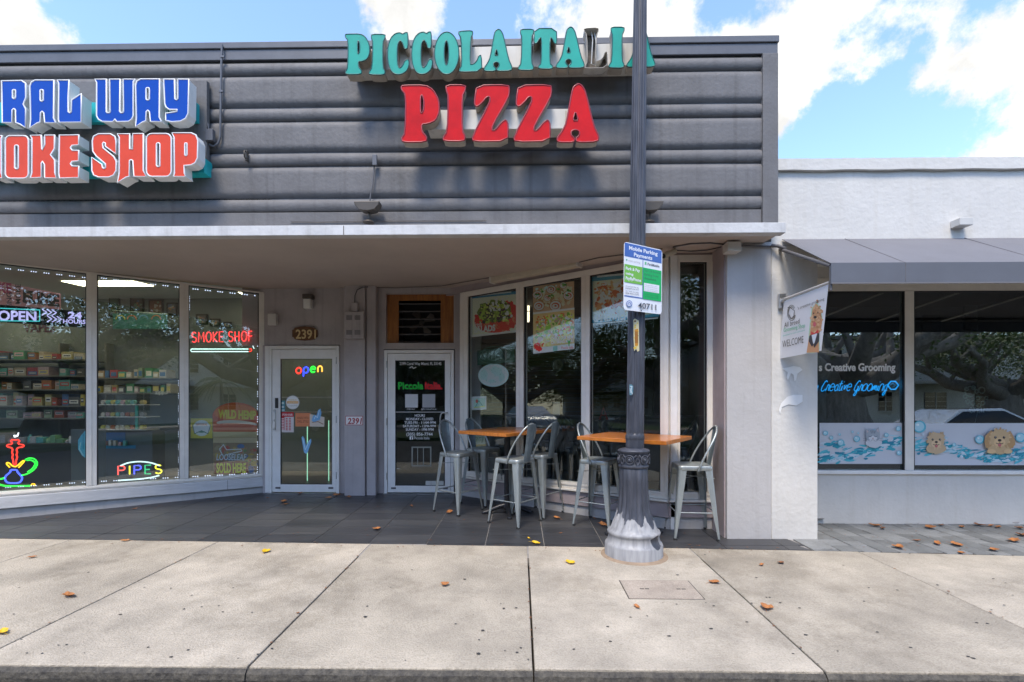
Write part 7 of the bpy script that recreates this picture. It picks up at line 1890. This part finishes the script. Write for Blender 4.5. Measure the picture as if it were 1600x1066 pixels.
LV = [ # px, py, size, kind, material, label
 (107, 933, 1.3, 0, 'leaf', 'long orange leaf on the pavement at the far left'), (415, 863, 1.0, 1, 'leaf_y', 'bright yellow leaf on the pavement below the left door'), (195, 846, .9, 0, 'leaf', 'orange leaf on the pavement edge at the left'),
 (695, 915, .8, 1, 'leaf', 'small orange leaf in the middle slab of the pavement'), (891, 881, .95, 1, 'leaf_y', 'round yellow leaf on the pavement left of the lamp post'), (995, 950, .7, 0, 'leaf', 'thin orange leaf below the utility cover'),
 (1117, 912, .95, 1, 'leaf', 'orange leaf lying on the pavement joint right of the utility cover'), (1198, 952, 1.1, 1, 'leaf', 'broad orange leaf on the pavement right of the utility cover'), (1220, 881, .8, 1, 'leaf_b', 'dark brown curled leaf on the pavement below the white pier'), (1190, 884, .7, 0, 'leaf', 'small orange leaf beside the dark curled leaf'),
 (50, 872, .8, 0, 'leaf', 'thin orange leaf near the left edge of the pavement'), (3, 990, .9, 1, 'leaf_y', 'yellow leaf cut by the left picture edge'),
 (56, 801, 1.2, 0, 'leaf_b', 'brown leaf on the dark tiles at the far left window'), (118, 799, .8, 0, 'leaf_b', 'small brown leaf on the tiles below the left window'), (211, 796, .7, 0, 'leaf_b', 'small brown leaf on the tiles below the PIPES sign'), (333, 780, .9, 0, 'leaf_b', 'brown leaf by the base wall left of the left door'), (362, 773, .7, 0, 'leaf_b', 'tiny brown leaf at the window base left of the left door'),
 (418, 779, .7, 0, 'leaf_b', 'dark leaf at the left post of the left door'), (443, 785, 1.2, 1, 'leaf', 'orange leaf on the tiles in front of the left door, left of two'), (447, 789, .9, 0, 'leaf', 'flat orange leaf touching the leaf before the left door'), (469, 772, .9, 1, 'leaf', 'curled leaf at the threshold of the left door'), (514, 779, 1.0, 1, 'leaf', 'orange leaf below the right corner of the left door'), (526, 775, 1.2, 1, 'leaf', 'large curled leaf at the right corner of the left door'), (545, 778, 1.0, 1, 'leaf_b', 'brown leaf at the foot of the pilaster'),
 (588, 828, 1.1, 1, 'leaf', 'orange leaf alone in the middle of the dark tiles'), (643, 792, .9, 0, 'leaf_b', 'brown leaf on the tiles before the right door'), (702, 802, 1.5, 0, 'leaf', 'large orange leaf under the leftmost stool'), (796, 801, 1.0, 1, 'leaf_y', 'yellow leaf behind the foot of the left table'), (804, 799, 1.1, 1, 'leaf', 'orange leaf beside the yellow leaf under the left table'),
 (870, 811, 1.3, 0, 'leaf', 'orange leaf on the tiles between the nearest stool and the lamp post'), (876, 834, .4, 0, 'leaf', 'tiny orange leaf near the tile edge'), (837, 850, 1.1, 0, 'leaf_y', 'yellow orange leaf on the tile edge left of the lamp post'), (943, 822, 1.5, 0, 'leaf', 'orange leaf under the stool left of the lamp post'), (826, 842, .5, 0, 'leaf_y', 'tiny yellow leaf near the tile edge'), (929, 811, .6, 0, 'leaf_b', 'small leaf behind the stool left of the lamp post'),
 (1299, 813.5, 1.2, 0, 'leaf', 'orange leaf against the white wall near the pier'), (1367, 823, 1.5, 0, 'leaf', 'long orange leaf on the grey pavers, left group'), (1379, 827, 1.0, 0, 'leaf_b', 'brown leaf touching the long leaf on the pavers'), (1404, 857, 1.3, 1, 'leaf', 'bright orange leaf at the near edge of the grey pavers'), (1453, 826, 1.3, 1, 'leaf', 'orange leaf in the middle of the grey pavers'), (1470, 822, .8, 1, 'leaf_b', 'small brown leaf right of the middle leaf on the pavers'), (1465, 851, 1.2, 0, 'leaf', 'orange leaf low on the grey pavers'), (1494, 853, 1.2, 1, 'leaf', 'curled orange leaf low on the grey pavers right of another'), (1503, 825, 1.1, 0, 'leaf', 'pale orange leaf on the pavers below the dog picture'), (1530, 822, 1.2, 1, 'leaf_b', 'brown leaf right of the pale leaf on the pavers'), (1548, 823, 1.0, 0, 'leaf', 'thin orange leaf near the wall at the right'), (1560, 825, 1.1, 0, 'leaf', 'orange leaf next to the thin leaf at the right'), (1583, 818.5, 1.2, 0, 'leaf_b', 'dark leaf against the white wall at the far right'), (1594, 827, 1.1, 1, 'leaf_b', 'brown leaf cut by the right picture edge'), (1585, 847, 1.4, 1, 'leaf', 'orange leaf on the pavers at the far right'), (1597, 838, 1.3, 1, 'leaf_b', 'green brown leaf at the right edge'), (1553, 861, 1.0, 1, 'leaf', 'orange leaf at the paver edge at the right'), (1503, 865.5, .9, 0, 'leaf', 'orange leaf on the border between pavers and pavement'), (1433, 846, .8, 0, 'leaf_b', 'faint brown leaf on the grey pavers left of the low orange leaf'),
]
lm = {}
for i, (x, y, s, kd, mt, lab) in enumerate(LV):
    key = (i % 4, kd, mt)
    if key not in lm:
        o = leaf_mesh(40 + i % 4 + kd * 7, kd).build('fallen_leaf', M[mt]); lm[key] = o.data
    else:
        o = bpy.data.objects.new('fallen_leaf', lm[key]); COL.objects.link(o)
    p = onfloor(x, y); random.seed(i)
    o.location = (p.x, p.y, p.z + .004); o.rotation_euler = (R_(random.uniform(-8, 8)), R_(random.uniform(-6, 6)), random.uniform(0, 6.28)); s *= .82; o.scale = (s, s, s * .75)
    tag(o, lab, 'leaf', 'fallen leaves on the ground')

# crumbs of leaf and grit gathered along edges and joints
mb = MB(); random.seed(99)
def crumb(p, r):
    n = 5; a0 = random.random() * 6
    mb.poly([(p.x + r * random.uniform(.5, 1.2) * math.cos(a0 + 1.2566 * i), p.y + r * random.uniform(.5, 1.2) * math.sin(a0 + 1.2566 * i), fz(p.y) + .005 + random.uniform(0, .003)) for i in range(n)])
for k in range(420):
    q = random.random()
    if q < .25: p = onfloor(random.uniform(1280, 1600), random.uniform(817, 860)) if random.random() < .5 else onfloor(random.uniform(1280, 1600), 815 + abs(random.gauss(0, 2)))
    elif q < .5: x = random.uniform(0, 1240); p = onfloor(x, 842 + x * .0143 + random.gauss(0, 3))
    elif q < .7: x = random.uniform(0, 410); p = onfloor(x, 816 - x * .106 + abs(random.gauss(0, 2)))
    elif q < .85: p = Vector((random.choice(JX[4:14]) + random.gauss(0, .012), random.uniform(NEAR + .1, 4.6), 0))
    else: p = onfloor(random.uniform(420, 1130), random.uniform(775, 845))
    crumb(p, random.uniform(.004, .012))
tag(mb.build('leaf_litter', M['leaf_b']), 'crumbled leaf litter along the tile edge, walls and pavement joints', None, kind='stuff')
# ================================================================== ACROSS THE STREET (seen only as reflections in the shop glass)
def apartment(x0, x1, y1, h, lab, storeys=2, z0=0):
    t = thing('apartment_building', lab, 'building', ((x0 + x1) / 2, y1, 0))
    mb = MB(); mb.box(x0, x1, y1 - 9, y1, z0 - .3, h); mb.build('wall', M['bldg'], t)
    mb = MB(); mb.box(x0 - .5, x1 + .5, y1 - 9.5, y1 + .6, h, h + .25); mb.build('roof', mat('flat_roof', (.16, .15, .14), .8), t)
    sh_ = h / storeys; n = int((x1 - x0) / 3.2)
    for s in range(storeys):
        for k in range(n):
            cx = x0 + (x1 - x0) * (k + .5) / n; w = 1.5 if (k + s) % 3 else .9; zb = s * sh_ + 1.0
            mb = MB(); mb.box(cx - w / 2, cx + w / 2, y1 + .002, y1 + .05, zb, zb + 1.3)
            f = mb.build('window', M['carg'], t)
            mb = MB(); mb.box(cx - w / 2 - .06, cx + w / 2 + .06, y1 + .051, y1 + .12, zb - .08, zb - .002); mb.box(cx - .03, cx + .03, y1 + .051, y1 + .08, zb, zb + 1.3)
            for j in range(1, 4): mb.box(cx - w / 2, cx + w / 2, y1 + .052, y1 + .07, zb + j * .32, zb + j * .32 + .025)
            mb.build('window_frame', M['bldg'], f)
    mb = MB(); mb.box(x0, x1, y1 + .001, y1 + .9, sh_ - .12, sh_ + .08); mb.build('floor_ledge', M['bldg'], t)
    return t
apartment(-40, -16, -25, 5.6, 'long white two storey apartment block reflected in the left smoke shop windows')
apartment(-14, -3, -28, 6.2, 'white two storey house reflected in the windows beside the left door')
apartment(2, 12, -26, 5.8, 'white two storey house reflected in the pizza shop windows')
apartment(13.5, 38, -24, 6.0, 'large white two storey apartment block reflected in the grooming shop window')
mb = MB(); mb.box(-60, 60, -60, -19.5, -.3, .0); tag(mb.build('lawn', M['grass']), kind='structure')
mb = MB(); mb.box(-60, 60, -19.4, -17, -.3, .02); tag(mb.build('far_pavement', M['concrete']), kind='structure')
mb = MB(); mb.box(-60, 60, -10.5, -6.5, -.3, .03); tag(mb.build('median', M['grass']), kind='structure')
def leaves(mb, c, r, n, s, flat=.7):
    for k in range(n):
        d = Vector((random.gauss(0, 1), random.gauss(0, 1), random.gauss(0, 1) * flat)); d = d.normalized() * (random.random() ** .4) if d.length else d
        p = Vector(c) + Vector((d.x * r, d.y * r, d.z * r * flat)); a = Vector((random.gauss(0, 1), random.gauss(0, 1), random.gauss(0, .6))).normalized(); b = a.orthogonal().normalized(); ss = s * random.uniform(.6, 1.3)
        mb.poly([p - a * ss, p + b * ss * .45, p + a * ss, p - b * ss * .45])
def banyan(x, y, s, lab, seed, nl=150):
    random.seed(seed); t = thing('banyan_tree', lab, 'tree', (x, y, 0)); mb = MB(); tips = []
    for k in range(9):
        a = random.uniform(0, 6.28); mb.tube([(x + .9 * s * math.cos(a), y + .7 * s * math.sin(a), -.1), (x + .6 * s * math.cos(a), y + .5 * s * math.sin(a), .8 * s), (x + .3 * s * math.cos(a), y + .3 * s * math.sin(a), 2.2 * s)], [.42 * s, .3 * s, .3 * s], 9)
    mb.tube([(x, y, 0), (x, y, 1.5 * s), (x + .1, y, 2.6 * s)], [.9 * s, .75 * s, .6 * s], 12)
    for k in range(11):
        a = k * .571 + random.uniform(-.2, .2); l = random.uniform(3.5, 6.5) * s; p0 = Vector((x, y, random.uniform(1.6, 2.5) * s)); d = Vector((math.cos(a), math.sin(a) * .8, 0)); pts = [p0]; rad = [.42 * s]
        for j in range(1, 6):
            u = j / 5; pts.append(p0 + d * l * u + Vector((random.uniform(-.3, .3), random.uniform(-.3, .3), (1.0 * u + 1.4 * u * u) * s + random.uniform(-.2, .2)))); rad.append(.42 * s * (1 - u * .75))
        mb.tube(pts, rad, 8); tips += pts[3:]
        for j in (2, 3, 4):
            q = pts[j]; e = q + Vector((random.uniform(-1.3, 1.3), random.uniform(-1.3, 1.3), random.uniform(.8, 2.2))) * s; mb.tube([q, (q + e) / 2 + Vector((.1, 0, .1)), e], [.14 * s, .1 * s, .05 * s], 6); tips.append(e)
    mb.build('trunk', M['bark'], t); mb = MB()
    for p in tips:
        leaves(mb, p + Vector((0, 0, .4)), 1.25 * s, nl, .085, .7)
        if random.random() < .5: leaves(mb, p + Vector((random.uniform(-1, 1), random.uniform(-1, 1), random.uniform(.4, 1.8))), 1.1 * s, nl, .085, .7)
    mb.build('crown', M['green'], t)
banyan(12.5, -8.5, 1.25, 'huge spreading banyan tree reflected in the grooming shop window', 3, 70)
banyan(2.2, -9.0, 1.1, 'leafy street tree reflected in the pizza shop windows', 8, 170)
banyan(-12.5, -9.0, 1.0, 'leafy street tree reflected at the top of the smoke shop windows', 5, 150)
def palm(x, y, h, lab, seed):
    random.seed(seed); t = thing('palm_tree', lab, 'palm', (x, y, 0)); mb = MB(); mb.tube([(x, y, 0), (x + .15, y, h * .5), (x + .1, y, h)], [.17, .13, .10], 10); mb.build('trunk', M['bark'], t); mb = MB()
    for k in range(22):
        a = random.uniform(0, 6.28); e = random.uniform(.1, 1.1); l = random.uniform(1.5, 2.2); prev = None; d = Vector((math.cos(a), math.sin(a), 0)); side = Vector((-d.y, d.x, 0))
        pts = [Vector((x + .1, y, h)) + d * l * u + Vector((0, 0, e * l * u - 1.3 * l * u * u * .8)) for u in (0, .2, .4, .6, .8, 1)]
        mb.tube(pts, .02, 4)
        for i in range(1, 6):
            for m_ in (0, .33, .66):
                p = pts[i - 1].lerp(pts[i], m_); w = .5 * math.sin(math.pi * (i - 1 + m_) / 5.6 + .25)
                for s in (-1, 1): mb.poly([p, p + side * s * w + Vector((0, 0, -.3 * w)) + d * .15, p + d * .06])
    mb.build('crown', M['palmg'], t)
palm(3.5, -18.3, 4.2, 'palm tree reflected in the middle smoke shop window', 1); palm(7.0, -18.5, 3.6, 'slender palm reflected right of the first palm', 2); palm(-3, -18, 4.6, 'palm tree reflected in the left smoke shop window', 4); palm(16.5, -18, 3.0, 'low palm reflected in the grooming shop window', 6)
def car(x, y, lab, m_):
    t = thing('parked_car', lab, 'car', (x, y, -.11)); z = -.11
    prof = [(-2.25, .35), (-2.25, .75), (-2.05, .95), (-1.3, 1.02), (-.65, 1.42), (.55, 1.45), (1.25, 1.05), (2.0, .92), (2.25, .72), (2.28, .35)]
    mb = MB(); k = len(prof)
    vs = [(x + a, y - .88 + (.16 if b > 1.1 else 0), z + b) for a, b in prof] + [(x + a, y + .88 - (.16 if b > 1.1 else 0), z + b) for a, b in prof]
    mb.add(vs, [tuple(range(k)), tuple(range(k, 2 * k))[::-1]] + [(i, i + k, (i + 1) % k + k, (i + 1) % k) for i in range(k)]); mb.build('body', m_, t, bevel=.05)
    mb = MB()
    for s in (-1, 1):
        yy = y + s * .80
        mb.add([(x - 1.15, yy + s * .06, z + 1.05), (x - .6, yy - s * .06, z + 1.36), (x + .5, yy - s * .06, z + 1.38), (x + 1.1, yy + s * .06, z + 1.06), (x - 1.15, yy + s * .09, z + 1.05), (x - .6, yy - s * .03, z + 1.36), (x + .5, yy - s * .03, z + 1.38), (x + 1.1, yy + s * .09, z + 1.06)], [(0, 1, 2, 3), (4, 5, 6, 7), (0, 1, 5, 4), (1, 2, 6, 5), (2, 3, 7, 6), (3, 0, 4, 7)])
    mb.build('side_windows', M['carg'], t)
    for a in (-1.4, 1.4):
        for s in (-1, 1):
            mb = MB(); mb.tube([(x + a, y + s * .72, z + .33), (x + a, y + s * .90, z + .33)], .33, 20); w = mb.build('wheel', M['rubber'], t)
            mb = MB(); mb.tube([(x + a, y + s * .90, z + .33), (x + a, y + s * .91, z + .33)], .2, 14); mb.build('rim', M['alu'], w)
    return t
car(12.9, -3.4, 'white car reflected in the grooming shop window', M['carw']); car(-21, -1.2, 'white car reflected in the pizza shop windows', M['carw']); car(-9.5, -12.5, 'dark car reflected in the door glass', mat('dark_car_paint', (.03, .03, .035), .2, coat=1))

def far_row(name, lab, x0, x1, y0, y1, h, n, seed):
    random.seed(seed); mb = MB()
    for k in range(n):
        c_ = (random.uniform(x0, x1), random.uniform(y0, y1), random.uniform(h * .3, h)); leaves(mb, c_, random.uniform(1.5, 3.2), 90, .22)
    tag(mb.build(name, M['green']), lab, None, kind='stuff')
far_row('distant_trees', 'row of trees closing the street at the far left', -75, -42, -26, 2, 7, 90, 71)
far_row('distant_trees', 'row of trees closing the street at the far right', 42, 75, -26, 2, 7, 90, 72)
far_row('distant_trees', 'trees behind the buildings across the street', -45, 45, -42, -36, 9, 110, 73)
trees = [o for o in COL.objects if o.name.startswith('banyan_tree') and o.type == 'EMPTY']
for x, y, s, lab in ((-20, -9, 1.6, 'leafy street tree reflected in the third pizza shop window'), (-42, -8, 1.7, 'leafy street tree reflected in the second pizza shop window'), (-50, -5, 1.3, 'leafy street tree reflected at the left of the pizza shop windows'), (-30, 4.5, .8, 'tree beside the pavement far to the left'), (-31, -9.2, 1.7, 'leafy street tree further left along the median'), (26, -9, 1.0, 'leafy street tree further right along the median'), (-9, -18.2, .8, 'small street tree before the houses across the road')):
    o = copy_tree(trees[1]); o.location = (x, y, 0); o.scale = (s, s, s); o['label'] = lab

apartment(-70, -44, -25, 6.5, 'white apartment block far along the street at the left')
apartment(42, 70, -25, 6.5, 'white apartment block far along the street at the right')
